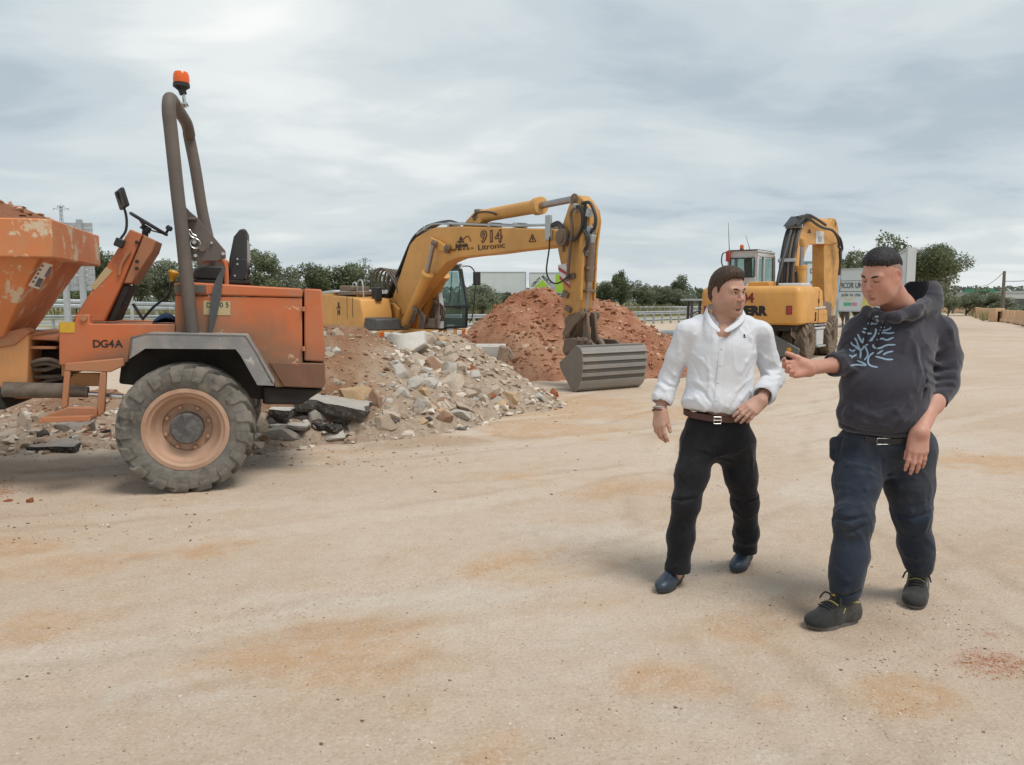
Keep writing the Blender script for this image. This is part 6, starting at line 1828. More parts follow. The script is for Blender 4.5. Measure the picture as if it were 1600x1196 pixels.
 # ---- hoses looping over the top of the stick
 for k, pts in enumerate([[(866, 352), (876, 348), (884, 356), (890, 366), (900, 374), (908, 368), (914, 350), (913, 330), (905, 322)],
        [(868, 354), (878, 352), (886, 364), (896, 375), (906, 373), (916, 356), (918, 335), (912, 322)],
        [(912, 320), (922, 316), (929, 330), (930, 350), (926, 362), (920, 372)], [(914, 318), (926, 318), (934, 336), (934, 354), (927, 364)],
        [(905, 325), (898, 335), (900, 360), (897, 390), (894, 420), (892, 440)], [(921, 362), (926, 372), (926, 384), (922, 392), (925, 402)],
        [(918, 320), (920, 335), (919, 352), (921, 366)]]):
  MB().tube([e(u, v, -0.20 if k != 2 else 0.1) + Vector((0, -0.06 - 0.03 * (k % 3), 0)) for u, v in pts], 0.030, 8, 6).build('hydraulic_hose', M_hose if k != 4 else M_link, T)
 for u, v in ((900, 325), (921, 333), (922, 360), (925, 373)):
  MB().box(e(u, v, -0.24), (0.10, 0.10, 0.14), Matrix.Rotation(0.3, 3, 'Y')).build('coupling', M_galv, T, 0.015)
 MB().box(e(881, 385, -0.20), (0.06, 0.05, 0.2)).build('bracket', M_link, T, 0.01)
 for u, v in ((894, 432), (884, 460), (888, 483)):
  MB().box(e(u, v, -0.22), (0.16, 0.06, 0.10), Matrix.Rotation(random.uniform(-.5, .5), 3, 'Y')).build('bracket', M_link, T, 0.01)
 # ---- bucket linkage
 for l in (-0.26, 0.12):
  prism([(905, 487), (911, 489), (910, 497), (896, 512), (888, 527), (882, 528), (880, 521), (886, 507), (896, 494)], l - 0.03, l + 0.03, 'rocker_arm', M_link, 0.015, tr=-0.26)
  prism([(905, 488), (912, 489), (915, 530), (912, 540), (904, 538), (906, 520)], l - 0.03 + (0.1 if l < 0 else -0.1), l + 0.03 + (0.1 if l < 0 else -0.1), 'link_bar', M_link, 0.012, tr=-0.26)
  for u, v in ((908, 491), (884.5, 524), (909, 534)): pin(u, v, l - 0.03, 0.075, w=0.02)
 prism([(880, 492), (905, 489), (903, 505), (893, 530), (886, 536), (882, 520)], -0.19, 0.05, 'stick_nose', M_link, 0.02, tr=-0.2)
 for l in (-0.32, 0.28):
  prism([(881, 545), (883, 530), (896, 528), (905, 531), (922, 532), (930, 539), (928, 547), (905, 552)], l - 0.025, l + 0.025, 'bucket_ear', M_link, 0.015, tr=-0.32)
  for u, v in ((884, 551), (903, 532), (914, 532.5), (921, 536)): pin(u, v, l - 0.03, 0.06, w=0.02)
 MB().tube([e(u, v, 0) for u, v in ((930, 541), (936, 532), (941, 538), (944, 548))], 0.05, 8, 4).build('bucket_hook', M_link, T)
 MB().box(e(915, 546, 0), (0.5, 0.7, 0.12)).build('mount_block', M_link, T, 0.03)
 # ---- bucket: side plates with a curved ribbed back, open towards the machine
 hw = 0.745
 prof = [(7.57, 0.50), (7.80, 0.62), (8.02, 0.80), (8.12, 0.78), (8.19, 0.62), (8.20, 0.44), (8.17, 0.26), (8.10, 0.10), (8.00, 0.012)]
 arc = [(8.02, 0.80), (8.12, 0.79), (8.185, 0.66), (8.205, 0.50), (8.19, 0.33), (8.15, 0.17), (8.08, 0.06), (8.00, 0.005)]
 side = [(7.56, 0.48), (7.78, 0.62)] + arc + [(7.93, 0.005), (7.60, 0.36)]
 B = empty('bucket'); B.parent = T
 for l in (-hw, hw - 0.03):
  MB().prism(side, lambda a, b, dd: Vector((a, dd, b)), l, l + 0.03).build('side_plate', M_bucket, B, 0.008)
 vs_o = [Vector((a, 0, b)) for a, b in [(7.60, 0.53)] + [(7.78, 0.635)] + arc]
 mb = MB()
 n = len(vs_o)
 inn = []
 for i, p in enumerate(vs_o):
  t_ = vs_o[min(i + 1, n - 1)] - vs_o[max(i - 1, 0)]
  nn = Vector((t_.z, 0, -t_.x)).normalized() * (0.03)
  inn.append(p + nn if nn.x < 0 or True else p)
 for i in range(n - 1):
  q = []
  for l in (-hw + 0.031, hw - 0.031):
   q += [Vector((p.x, l, p.z)) for p in (vs_o[i], vs_o[i + 1], inn[i + 1], inn[i])]
  mb.add(q, [(0, 1, 2, 3), (7, 6, 5, 4), (0, 4, 5, 1), (1, 5, 6, 2), (2, 6, 7, 3), (3, 7, 4, 0)])
 mb.build('back_plate', paint('groove_shade_steel', (0.10, 0.092, 0.083), (0.19, 0.145, 0.105), 0.6, 0.6, scale=3), B, 0)  # plate colour darkened so the grooves between the strips look shaded
 for (za, zb) in ((0.80, 0.66), (0.60, 0.53), (0.47, 0.40), (0.33, 0.27), (0.20, 0.005)):
  # wear strips lying on the curved back
  pts = []
  for z in np.linspace(za, zb, 4):
   x = float(np.interp(-z, [-a[1] for a in arc], [a[0] for a in arc])); pts.append((x, z))
  mb = MB()
  for (xa, z1), (xb, z2) in zip(pts[:-1], pts[1:]):
   q = []
   for l in (-hw - 0.004, hw + 0.004): q += [Vector((xa - .01, l, z1)), Vector((xa + .022, l, z1 + .002)), Vector((xb + .022, l, z2 + .002)), Vector((xb - .01, l, z2))]
   mb.add(q, [(0, 1, 2, 3), (7, 6, 5, 4), (0, 4, 5, 1), (1, 5, 6, 2), (2, 6, 7, 3), (3, 7, 4, 0)])
  mb.build('wear_strip', M_galv if False else paint_strip, B, 0.004)
 # ---- upper body
 zb, zt = 0.80, 1.62
 def hull(pts, l0, l1, name, mat, bevel=0.04):
  mb = MB(); mb.prism(pts, lambda a, b, dd: Vector((a, dd, b)), l0, l1); return mb.build(name, mat, T, bevel, seg=3)
 hull([(-2.6, 0.85), (-2.75, 1.0), (-2.7, 1.72), (-2.2, 1.78), (-1.55, 1.76), (-1.55, 0.85)], -1.22, 1.22, 'counterweight', M_yel, 0.08)
 hull([(-1.54, 0.86), (-1.54, 1.70), (-0.4, 1.66), (0.2, 1.60), (0.35, 1.25), (0.35, 0.86)], -1.24, -0.42, 'side_housing', M_yel, 0.05)
 hull([(-1.54, 0.86), (-1.54, 1.66), (-0.2, 1.62), (-0.2, 0.86)], -0.41, 1.24, 'engine_cover', M_yel, 0.05)
 hull([(-2.2, 1.79), (-2.1, 1.86), (-0.6, 1.82), (-0.5, 1.73)], -0.5, 1.0, 'grey_cover', M_greybody, 0.03)
 # white-grey top edge of the housing seen past the bonnet
 hull([(-2.68, 1.725), (-2.6, 1.80), (-1.6, 1.84), (-1.0, 1.78), (-1.55, 1.765)], -1.2, -0.55, 'pale_top', M_greybody, 0.02)
 hull([(-2.5, 0.60), (1.18, 0.66), (1.2, 0.84), (-2.5, 0.84)], -1.22, 1.22, 'deck', M_yel_dirty, 0.02)
 hull([(0.36, 0.85), (1.1, 0.85), (1.05, 1.12), (0.45, 1.15)], -1.23, -0.55, 'tool_box', M_dkgrey, 0.03)
 hull([(-0.2, 0.845), (0.34, 0.845), (0.5, 1.35), (0.2, 1.5), (-0.2, 1.5)], -0.34, -0.26, 'boom_cheek', M_yel, 0.02)
 hull([(-0.2, 0.845), (0.34, 0.845), (0.5, 1.35), (0.2, 1.5), (-0.2, 1.5)], 0.26, 0.34, 'boom_cheek', M_yel, 0.02)
 # emblem on the housing
 q = e(530, 486, -1.23)
 text_obj('lettering', 'juj', M_brownp, T, face_matrix((q.x, -1.243, q.z - .02), (1, 0, 0), (0, 0, 1)), 0.2, 0.006, bold=0.006)
 MB().prism([(q.x - .16, q.z + .06), (q.x + .14, q.z + .06), (q.x + .06, q.z + .12), (q.x + .04, q.z + .22), (q.x - .04, q.z + .22), (q.x - .06, q.z + .12)], lambda a, b, dd: Vector((a, dd, b)), -1.247, -1.2405).build('emblem', M_brownp, T, smooth=False)
 MB().box((q.x + 0.9, -1.243, q.z + 0.1), (0.02, 0.006, 0.5)).box((q.x + 0.55, -1.243, q.z + .1), (0.015, 0.006, 0.6)).build('door_seam', M_brownp, T)
 # front lamps in the deck edge
 for l, s in ((-1.02, -1), (1.02, 1)):
  MB().box((1.205, l, 0.75), (0.03, 0.36, 0.20)).build('lamp_housing', M_yel_dirty, T, 0.01)
  MB().box((1.225, l - s * 0.02, 0.75), (0.03, 0.15, 0.12)).build('headlight', M_lampw, T, 0.01)
  MB().box((1.222, l + s * 0.12, 0.75), (0.03, 0.09, 0.13)).build('indicator', M_lampo, T, 0.01)
 MB().box((1.20, -0.72, 0.76), (0.02, 0.22, 0.13)).build('number_plate', M_labw_(), T, 0.005)
 q = ef(704, 514, 1.21); MB().box((1.21, q.y, q.z), (0.012, 0.22, 0.20)).build('notice_plate', M_whitep, T, 0.003)
 text_obj('lettering', 'E 9 6', M_black, T, face_matrix((1.218, q.y, q.z + 0.03), (0, 1, 0), (0, 0, 1)), 0.10, 0.002)
 # ---- boom rams, both sides of the boom foot
 for s, b0, b1, r1, l in ((0, (633, 508), (666, 433), (677, 383), -0.42), (1, (664, 496), (692, 434), (700, 400), 0.42)):
  MB().cyl(e(*b0, l), e(*b1, l), 0.115, n=20).build('boom_ram', M_yel, T)
  MB().cyl(e(*b1, l), e(b1[0] + (b1[0] - b0[0]) * .08, b1[1] + (b1[1] - b0[1]) * .08, l), 0.145, n=20).build('ram_collar', M_yel, T)
  MB().cyl(e(*b1, l), e(*r1, l), 0.055, n=14).build('ram_rod', M_rod, T)
  pin(b0[0] - 2, b0[1] + 3, l - 0.06, 0.12, w=0.08)
  for k in range(3):
   MB().tube([e(b0[0] + 6 + k * 3, b0[1] - 2, l - .05), e(b0[0] + 14 + k * 2, b0[1] - 22, l - .12), e(b0[0] + 12, b0[1] - 30, l), e(b0[0] + 24 + k * 3, b0[1] - 14, l), e(b0[0] + 22 + 3 * k, b0[1] + 6, l)], 0.024, 6, 5).build('hydraulic_hose', M_dusty_hose, T)
 # ---- bundle of hoses arching up behind the boom
 for k in range(9):
  l = -0.45 + 0.1 * k
  x0 = -0.75 + 0.03 * k
  MB().tube([(x0, l, 1.6), (x0 - 0.04, l, 2.0 + .02 * (k % 3)), (x0 + 0.15, l, 2.32), (x0 + 0.55, l * .8, 2.36 - .015 * k), (x0 + 0.9, l * .6, 2.05), (x0 + 1.05, l * .5, 1.75)], 0.028, 7, 6).build('hydraulic_hose', M_dusty_hose, T)
 MB().tube([(-1.5, -0.7, 1.75), (-1.45, -0.7, 2.0), (-1.25, -0.7, 2.02), (-1.2, -0.7, 1.75)], 0.018, 6, 5).build('grab_rail', M_galv, T)
 MB().tube([(-0.35, -1.05, 1.6), (-0.35, -1.05, 2.0), (-0.05, -1.05, 2.02), (0.05, -1.05, 1.35)], 0.018, 6, 5).build('grab_rail', M_galv, T)
 MB().span((-1.3, -1.2, 1.70), (-0.3, -0.6, 1.80)).span((-1.15, -1.21, 1.81), (-1.05, -0.7, 1.95)).span((-0.5, -1.21, 1.81), (-0.4, -0.7, 1.92)).build('exhaust_shroud', M_link, T, 0.02)
 MB().box((0.15, -0.75, 1.72), (0.3, 0.16, 0.34)).build('mirror', M_plastic, T, 0.02)
 # ---- cab on the machine's left: frame, panes, interior
 l0, l1, f0, f1, zc0, zc1 = 0.46, 1.26, -0.5, 1.16, 0.86, 2.46
 CB = empty('cab'); CB.parent = T
 def cabside(l, th, name):
  out = [(f0, zc0), (f1 + .05, zc0), (f1 + .05, 1.45), (f1 - .22, zc1 - .12), (f1 - .34, zc1), (f0 + .1, zc1), (f0, zc1 - .1)]
  wnd = [(f0 + .14, 1.20), (f1 - .32, 1.08), (f1 - .22, 1.5), (f1 - .45, zc1 - .16), (f0 + .18, zc1 - .16)]
  # a frame: four solids round the opening
  mb = MB()
  bars = [((f0 + .06, zc0), (f0 + .06, zc1 - .1), .16), ((f0, zc1 - .06), (f1 - .3, zc1 - .06), .14), ((f1 - .06, zc0 + .55), (f1 - .31, zc1 - .06), .12)]
  for a, b, w_ in bars: mb.bar((a[0], l, a[1]), (b[0], l, b[1]), w_, th, (0, 1, 0))
  mb.span((f0, l - th / 2, zc0), (f1, l + th / 2, 1.12)); mb.span((f1 - .18, l - th / 2, zc0), (f1 + .0, l + th / 2, 1.5))
  mb.build(name, M_greybody, CB, 0.012)
  MB().prism(wnd, lambda a, b, dd: Vector((a, dd, b)), l - 0.006, l + 0.006).build('side_glass', M_glass, CB)
 cabside(l0, 0.07, 'side_frame'); cabside(l1, 0.07, 'side_frame')
 # windscreen: slanting, bent outwards at mid height, with black rubber frame and a cross bar
 pr = [(f1 + .06, 0.90), (f1 + .10, 1.42), (f1 - .16, 2.34)]
 la, lb = l0 + .05, l1 - .05
 for (xa, za), (xb_, zb_) in zip(pr[:-1], pr[1:]):
  A = [Vector((xa, la, za + .012)), Vector((xa, lb, za + .012)), Vector((xb_, lb, zb_ - .012)), Vector((xb_, la, zb_ - .012))]
  MB().loft(A, [p + Vector((0.012, 0, 0.003)) for p in A]).build('windscreen', M_glass, CB)
 fr = MB()
 for l in (la, lb):
  fr.bar((pr[0][0], l, pr[0][1]), (pr[1][0], l, pr[1][1]), .05, .06); fr.bar((pr[1][0], l, pr[1][1]), (pr[2][0], l, pr[2][1]), .05, .06)
 for x, z in pr: fr.bar((x, la, z), (x, lb, z), .05, .05)
 fr.build('windscreen_frame', M_plastic, CB, 0.008)
 MB().span((f0, l0 - .03, zc1 - .005), (f1 - .22, l1 + .03, zc1 + .06)).build('roof', M_greybody, CB, 0.03)
 MB().bar((f1 - .30, l0 - .02, zc1 - .0), (f1 + .02, l0 - .02, zc1 + .02), 0.05, 0.1).bar((f1 - .25, la, zc1 - .01), (f1 - .12, la, 2.3), .06, .06).build('visor', M_plastic, CB)
 MB().span((f0 + .02, l0 + .05, zc0), (f1, l1 - .05, zc0 + .03)).build('cab_floor', M_seat, CB)
 MB().span((f0, l0 + .05, zc0 + .04), (f0 + .06, l1 - .05, 1.45)).build('rear_panel', M_greybody, CB)
 MB().span((f0 + .02, l0 + .05, 1.452), (f0 + .03, l1 - .05, zc1 - .1)).build('rear_glass', M_glass, CB)
 MB().bar((f1 + .07, l0 + .0, 0.87), (f1 + .10, l0 + .0, 1.42), .13, .10).bar((f1 + .10, l0, 1.42), (f1 - .16, l0, 2.38), .12, .10).build('front_pillar', M_greybody, CB, .012)
 st_ = MB(); st_.span((f0 + .35, l0 + .18, 1.10), (f0 + .85, l1 - .18, 1.28)); st_.bar((f0 + .35, (l0 + l1) / 2, 1.3), (f0 + .22, (l0 + l1) / 2, 1.95), .44, .12, (0, 1, 0)); st_.build('driver_seat', M_seat, CB, 0.04)
 MB().tube([(f1 - .35, la + .12, 0.9), (f1 - .3, la + .12, 1.4)], .03, 8).box((f1 - .3, la + .25, 1.45), (.1, .3, .12)).build('console', M_seat, CB, 0.01)
 for l in (la + .2, lb - .25): MB().tube([(pr[1][0] + .02, l, pr[1][1] + .1), (pr[2][0] + .04, l + .2, pr[2][1] - .05)], .010, 5).build('wiper', M_plastic, CB)
 # mirror arm on the outer corner
 MB().tube([(f1 - .25, l1 + .03, 2.44), (f1 + .05, l1 + .12, 2.40), (f1 + .12, l1 + .2, 2.1), (f1 + .1, l1 + .12, 1.2), (f1 + .05, l1 + .05, 1.0)], .016, 6, 5).build('grab_rail', M_plastic, CB)
 MB().box((f1 + .12, l1 + .24, 2.12), (.07, .2, .34)).build('mirror', M_plastic, CB, 0.02)
 # ---- tracks
 for l in (-0.95, 0.95):
  tk = empty('track'); tk.parent = T
  pts = []
  for k in range(14): a = PI / 2 + PI * k / 13; pts.append((-1.55 + 0.34 * math.cos(a), 0.345 + 0.34 * math.sin(a)))
  for k in range(14): a = -PI / 2 + PI * k / 13; pts.append((1.55 + 0.34 * math.cos(a), 0.345 + 0.34 * math.sin(a)))
  MB().prism(pts, lambda a, b, dd: Vector((a, dd, b)), l - .2, l + .2).build('track_frame', M_under, tk, 0.02)
  S = spline([Vector((a, 0, b)) for a, b in pts], 1, True)
  me = MB().box((0, 0, 0), (.15, .5, .035)).mesh('track_shoe'); me.materials.append(M_link)
  per = []
  tot = sum((S[(i + 1) % len(S)] - S[i]).length for i in range(len(S))); k = 0; acc = 0
  for i in range(len(S)):
   seg = S[(i + 1) % len(S)] - S[i]
   while k * .17 < acc + seg.length and k < int(tot / .17):
    p = S[i] + seg * ((k * .17 - acc) / max(seg.length, 1e-6))
    o = bpy.data.objects.new('track_shoe', me); COL.objects.link(o); o.parent = tk
    o.location = (p.x, l, p.z); o.rotation_euler = (0, -math.atan2(seg.z, seg.x), 0); k += 1
   acc += seg.length
 MB().span((-0.8, -0.7, 0.3), (0.8, 0.7, 0.55)).cyl((0, 0, .5), (0, 0, .66), .6, n=24).build('undercarriage', M_under, T, 0.03)
def M_labw_(): return bpy.data.materials['pale_sticker']
paint_strip = paint('wear_strip_steel', (0.27, 0.255, 0.235), (0.33, 0.28, 0.22), 0.5, 0.45, chips=0.2, chip=(0.5, 0.48, 0.45), scale=3.0)
build_exc1()
# ================================================================== wheeled excavator seen from behind
def build_exc2():
 Fv = Vector((0.60, 0.80, 0)); Rv = Vector((0.80, -0.60, 0)); Lv = -Rv
 corner = Vector((7.30, 20.0, 0))
 C0 = corner - Rv * 1.25 + Fv * 2.0                     # swing centre
 rz = math.atan2(Fv.y, Fv.x)
 T = empty('wheeled_excavator', C0, rz, 'yellow wheeled excavator seen from behind with its boom folded up', 'excavator')
 def e(u, v, l):                                         # l to the left of travel
  P = plp(u, v, C0 + Lv * l, Lv) - C0
  return Vector((P.dot(Fv), l, P.z))
 def ef(u, v, f):
  P = plp(u, v, C0 + Fv * f, Fv) - C0
  return Vector((f, P.dot(Lv), P.z))
 def prism(pts, l0, l1, name, mat, bevel=0.02, tr=None, parent=None):
  tl = l0 if tr is None else tr
  pp = [(lambda q: (q.x, q.z))(e(u, v, tl)) for u, v in pts]
  mb = MB(); mb.prism(pp, lambda a, b, dd: Vector((a, dd, b)), l0, l1)
  return mb.build(name, mat, parent or T, bevel)
 def hull(pts, l0, l1, name, mat, bevel=0.04, seg=3, parent=None):
  mb = MB(); mb.prism(pts, lambda a, b, dd: Vector((a, dd, b)), l0, l1); return mb.build(name, mat, parent or T, bevel, seg=seg)
 zt = ef(1180, 447, -2.0).z; zb = ef(1200, 508, -2.0).z
 # ---- counterweight: plan outline with rounded corners, lofted up with a soft top edge
 def plan(k, x_in=0.0):
  pts = []
  hw = 1.25 - x_in; back = -2.03 + x_in; r = 0.14
  pts.append((-0.75, -hw))
  for a in np.linspace(0, PI / 2, 6): pts.append((back + r - r * math.sin(a), -hw + r - r * math.cos(a)))
  for a in np.linspace(0, PI / 2, 6): pts.append((back + r - r * math.cos(a) - .10 * 0, hw + .18 - r + r * math.sin(a)))
  pts.append((-0.75, hw + .18))
  return pts
 levels = [(zb, .10), (zb + .05, .02), (zb + .16, 0.0), (zt - .2, 0.0), (zt - .08, .03), (zt - .02, .09), (zt, .2)]
 vs, fs = [], []
 n = len(plan(0))
 for z, i in levels: vs += [(x, y, z) for x, y in plan(0, i)]
 for a in range(len(levels) - 1):
  for j in range(n): fs.append((a * n + j, a * n + (j + 1) % n, (a + 1) * n + (j + 1) % n, (a + 1) * n + j))
 fs += [tuple(range(n)), tuple((len(levels) - 1) * n + j for j in range(n))]
 MB().add(vs, fs).build('counterweight', M_yel, T)
 q = lambda u, v: ef(u, v, -2.036)
 def tx(s, u, v, size, mat, sx, bold):
  p = q(u, v); text_obj('lettering', s, mat, T, face_matrix((p.x, p.y, p.z), (0, -1, 0), (0, 0, 1)), size, 0.008, sx=sx, bold=bold)
 # LIEBHERR across the back: the man in front hides its first half
 wL = (ef(1100, 487, -2.036) - ef(1209, 487, -2.036)).length
 tx('LIEBHERR', 1157, 486.5, 0.32, M_black, 1.0, 0.022)
 tx('904', 1163, 466.5, 0.34, simple('dark_red_print', (0.20, 0.03, 0.025), 0.6), 1.0, 0.012)
 for u in (1233, 1104):
  p = q(u, 485); MB().box((p.x - .004, p.y, p.z), (.012, .15, .22)).build('lamp_recess', M_brownp, T, 0.01)
  MB().box((p.x - .012, p.y, p.z), (.012, .11, .18)).build('tail_lamp', M_redp, T, 0.01)
 MB().span((-1.9, -1.1, zb - .16), (-0.6, 1.1, zb - .004)).build('turntable_skirt', M_under, T, 0.03)
 # ---- right side: engine housing, step, lower side box
 hull([(-0.745, zb + .02), (-0.745, zt - .02), (-0.30, zt - .02), (0.0, zt - .1), (0.15, zb + .46), (0.55, zb + .36), (0.62, zb + .08), (0.5, zb + .02)], -1.22, -0.30, 'side_housing', M_yel, 0.04)
 hull([(-0.745, zb + .02), (-0.745, zt - .04), (0.2, zt - .04), (0.2, zb + .02)], -0.29, 0.28, 'engine_cover', M_yel, 0.03)
 hull([(-0.70, zb + .40), (0.3, zb + .42), (0.3, zb + .47), (-0.70, zb + .44)], -1.24, -1.0, 'step_ledge', M_greybody, 0.01)
 for k in range(6):
  MB().span((-0.72 + .035 * k, -1.228, zb + .08), (-0.70 + .035 * k, -1.221, zb + .32)).build('vent_slat', M_brownp, T)
 MB().span((-0.35, -1.228, zb + .05), (-0.335, -1.2205, zt - .1)).build('door_seam', M_brownp, T)
 hull([(-0.35, zb + .03), (-0.35, zb + .3), (0.45, zb + .3), (0.45, zb + .03)], -1.245, -1.221, 'side_box_lid', M_yel_dirty, 0.01)
 MB().box((-0.36, -1.235, zb + .62), (.05, .02, .12)).build('door_handle', M_plastic, T, 0.006)
 hull([(-1.6, zt - .01), (-1.6, zt + .12), (-0.95, zt + .13), (-0.95, zt - .01)], -0.30, 0.28, 'filter_box', M_yel, 0.03)
 hull([(-0.94, zt - .05), (-0.9, zt + .08), (-0.2, zt + .1), (0.0, zt - .05)], -0.95, 0.6, 'grey_hood', M_greybody, 0.04)
 # ---- cab on the left
 CB = empty('cab'); CB.parent = T
 l0, l1, f0, f1 = 0.44, 1.24, -0.55, 0.95
 z0 = zt - .35; z1 = ef(1160, 399, f0).z
 fr = MB()
 for f in (f0, f1):
  for l in (l0, l1): fr.bar((f, l, z0), (f + (0.05 if f < 0 else -.12), l, z1), .09, .09)
 for l in (l0, l1):
  fr.bar((f0, l, z1), (f1 - .12, l, z1), .09, .10); fr.bar((f0 + .55, l, z0), (f0 + .55, l, z1), .08, .07)
  fr.span((f0, l - .04, z0), (f1, l + .04, z0 + .42))
 fr.span((f0 - .04, l0, z0), (f0 + .04, l1, z0 + .62)); fr.bar((f0 + .05, l0, z1), (f0 + .05, l1, z1), .12, .16)
 fr.build('cab_frame', M_greybody, CB, 0.015)
 MB().span((f0 - .02, l0 - .05, z1 + .06), (f1 - .1, l1 + .05, z1 + .13)).build('roof', M_greybody, CB, 0.03)
 MB().span((f0 - .05, l0 - .03, z1 + .125), (f1 - .3, l1 + .02, z1 + .15)).build('roof_hatch', M_dkgrey, CB, 0.01)
 MB().span((f0 + .0, l0 + .07, z0 + .64), (f0 + .02, l1 - .07, z1 - .10)).build('rear_glass', M_glass, CB)
 for l in (l0, l1):
  MB().span((f0 + .10, l - .006, z0 + .44), (f0 + .5, l + .006, z1 - .06)).build('side_glass', M_glass, CB)
  MB().span((f0 + .60, l - .006, z0 + .44), (f1 - .12, l + .006, z1 - .06)).build('side_glass', M_glass, CB)
 MB().bar((f1 - .02, (l0 + l1) / 2, z0 + .4), (f1 - .13, (l0 + l1) / 2, z1 - .05), .012, l1 - l0 - .12, (0, 1, 0)).build('windscreen', M_glass, CB)
 rb = MB(); c_ = [(f0 - .045, l0 + .05, z0 + .63), (f0 - .045, l1 - .05, z0 + .63), (f0 - .045, l1 - .05, z1 - .09), (f0 - .045, l0 + .05, z1 - .09)]
 for a, b in zip(c_, c_[1:] + c_[:1]): rb.bar(a, b, .03, .03)
 rb.build('window_seal', M_plastic, CB)
 MB().span((f0 + .06, l0 + .06, z0), (f1 - .06, l1 - .06, z0 + .04)).span((f0 + .3, l0 + .25, z0 + .3), (f0 + .75, l1 - .25, z0 + .5)).bar((f0 + .3, .76, z0 + .5), (f0 + .2, .76, z0 + 1.15), .42, .1, (0, 1, 0)).build('driver_seat', M_seat, CB, 0.02)
 MB().tube([(f0 - .05, l1 - .08, z1 - .3), (f0 - .18, l1 + .12, z1 - .28), (f0 - .18, l1 + .12, z1 + .05), (f0 - .05, l1 - .02, z1 + .07)], .018, 6, 4).build('grab_rail', M_plastic, CB)
 p = ef(1137, 403, f0); MB().box((f0 - .07, l1 + .0, z1 - .02), (.08, .12, .30)).build('lamp_cluster', M_redp, CB, 0.02)
 # beacon and aerials
 p = ef(1159, 392, f0 + .25)
 MB().cyl((p.x, p.y, z1 + .12), (p.x, p.y, p.z + .02), .03, n=10).build('beacon_post', M_plastic, T)
 MB().lathe([(.055, 0), (.055, .04), (.05, .05)], (p.x, p.y, p.z + .0), (0, 0, 1), 16).build('beacon_base', M_plastic, T)
 MB().lathe([(.052, .05), (.056, .08), (.05, .15), (.03, .17), (.001, .172)], (p.x, p.y, p.z), (0, 0, 1), 16).build('beacon_lens', M_amber, T)
 a = ef(1140, 405, f0 + .05); b = ef(1138, 348, f0 + .05); MB().tube([a, b], [.014, .005], 5).build('aerial', M_dkgrey, T)
 a = ef(1174, 398, f0 + .3); b = ef(1165, 368, f0 + .3); MB().tube([a, b], [.012, .005], 5).build('aerial', M_dkgrey, T)
 # ---- boom folded up over the centre line
 l_r = -0.24
 boom = [(1236, 492), (1238, 450), (1241, 410), (1247, 376), (1253, 352), (1262, 343), (1274, 340), (1290, 345), (1309, 362), (1312, 378), (1300, 382), (1280, 382), (1265, 382), (1259, 394), (1254, 420), (1251, 450), (1250, 492)]
 prism(boom, l_r, 0.12, 'boom', M_yel, 0.02)
 # side plate at the elbow, white notice and emblem on it
 def flat(pts, name, mat, l=-0.245, th=0.006):
  pp = [(lambda w: (w.x, w.z))(e(u, v, l_r)) for u, v in pts]
  MB().prism(pp, lambda a, b, dd: Vector((a, dd, b)), l - th, l).build(name, mat, T, smooth=False)
 flat([(1274, 361), (1287, 362), (1287, 381), (1274, 381)], 'notice_plate', M_whitep)
 flat([(1278, 370), (1283, 370), (1283, 378), (1278, 378)], 'print', M_galv, l=-0.252)
 flat([(1261, 364), (1267, 365), (1265, 358)], 'emblem', M_brownp)
 # ---- stick hanging down in front
 stick = [(1296, 348), (1301, 341), (1306, 342), (1309, 352), (1312, 375), (1311, 420), (1307, 470), (1301, 500), (1296, 504), (1291, 500), (1288, 460), (1288, 384), (1292, 360)]
 prism(stick, -0.20, 0.18, 'stick', M_yel_dirty, 0.02)
 MB().cyl(e(1266, 345, 0), e(1289, 349, 0), .13, n=16).build('stick_ram', M_yel, T)
 MB().cyl(e(1289, 349, 0), e(1299, 349, 0), .06, n=12).build('ram_rod', M_rod, T)
 MB().box(e(1298, 351, -.05), (.25, .3, .25), Matrix.Rotation(.4, 3, 'Y')).build('pin_block', M_link, T, .04)
 prism([(1290, 470), (1300, 474), (1299, 505), (1288, 506), (1285, 490)], -0.26, 0.2, 'link_cluster', M_link, 0.03)
 MB().cyl(e(1312, 390, -0.1), e(1309, 455, -.1), .09, n=12).build('bucket_ram', M_link, T)
 MB().cyl(e(1312, 420, -0.12), e(1306, 470, -.12), .06, n=10).build('blue_hose_guard', simple('pale_blue_sleeve', (.24, .42, .55), .6), T)
 # boom ram
 for l in (-0.42, 0.36):
  MB().cyl(e(1251, 462, l), e(1252, 417, l), .145, n=18).cyl(e(1252, 420, l), e(1252, 415, l), .165, n=18).build('boom_ram', M_yel, T)
  MB().cyl(e(1252, 415, l), e(1254, 383, l), .06, n=12).build('ram_rod', M_rod, T)
  MB().box(e(1254, 379, l), (.22, .14, .25)).build('ram_eye', M_yel_dirty, T, .05)
 # bundle of hoses running up the back of the boom, held by two bars
 for k in range(9):
  l = -0.25 + .048 * k
  q_ = [e(u, v, -0.24) + Vector((-.07, 0, 0)) for u, v in ((1236, 490), (1237, 470), (1239, 440), (1242, 405), (1248, 372), (1254, 354), (1262, 344))]
  MB().tube([p + Vector((-.02 * (k % 2), l + .24, 0)) for p in q_], .036, 7, 4).build('hydraulic_hose', M_hose if k % 3 else M_link, T)
 for (u, v) in ((1252, 354), (1241, 407)):
  p = e(u, v, -.24); MB().box((p.x - .10, -.06, p.z), (.06, .50, .10), Matrix.Rotation(.2, 3, 'Y')).build('hose_bar', M_galv, T, .01)
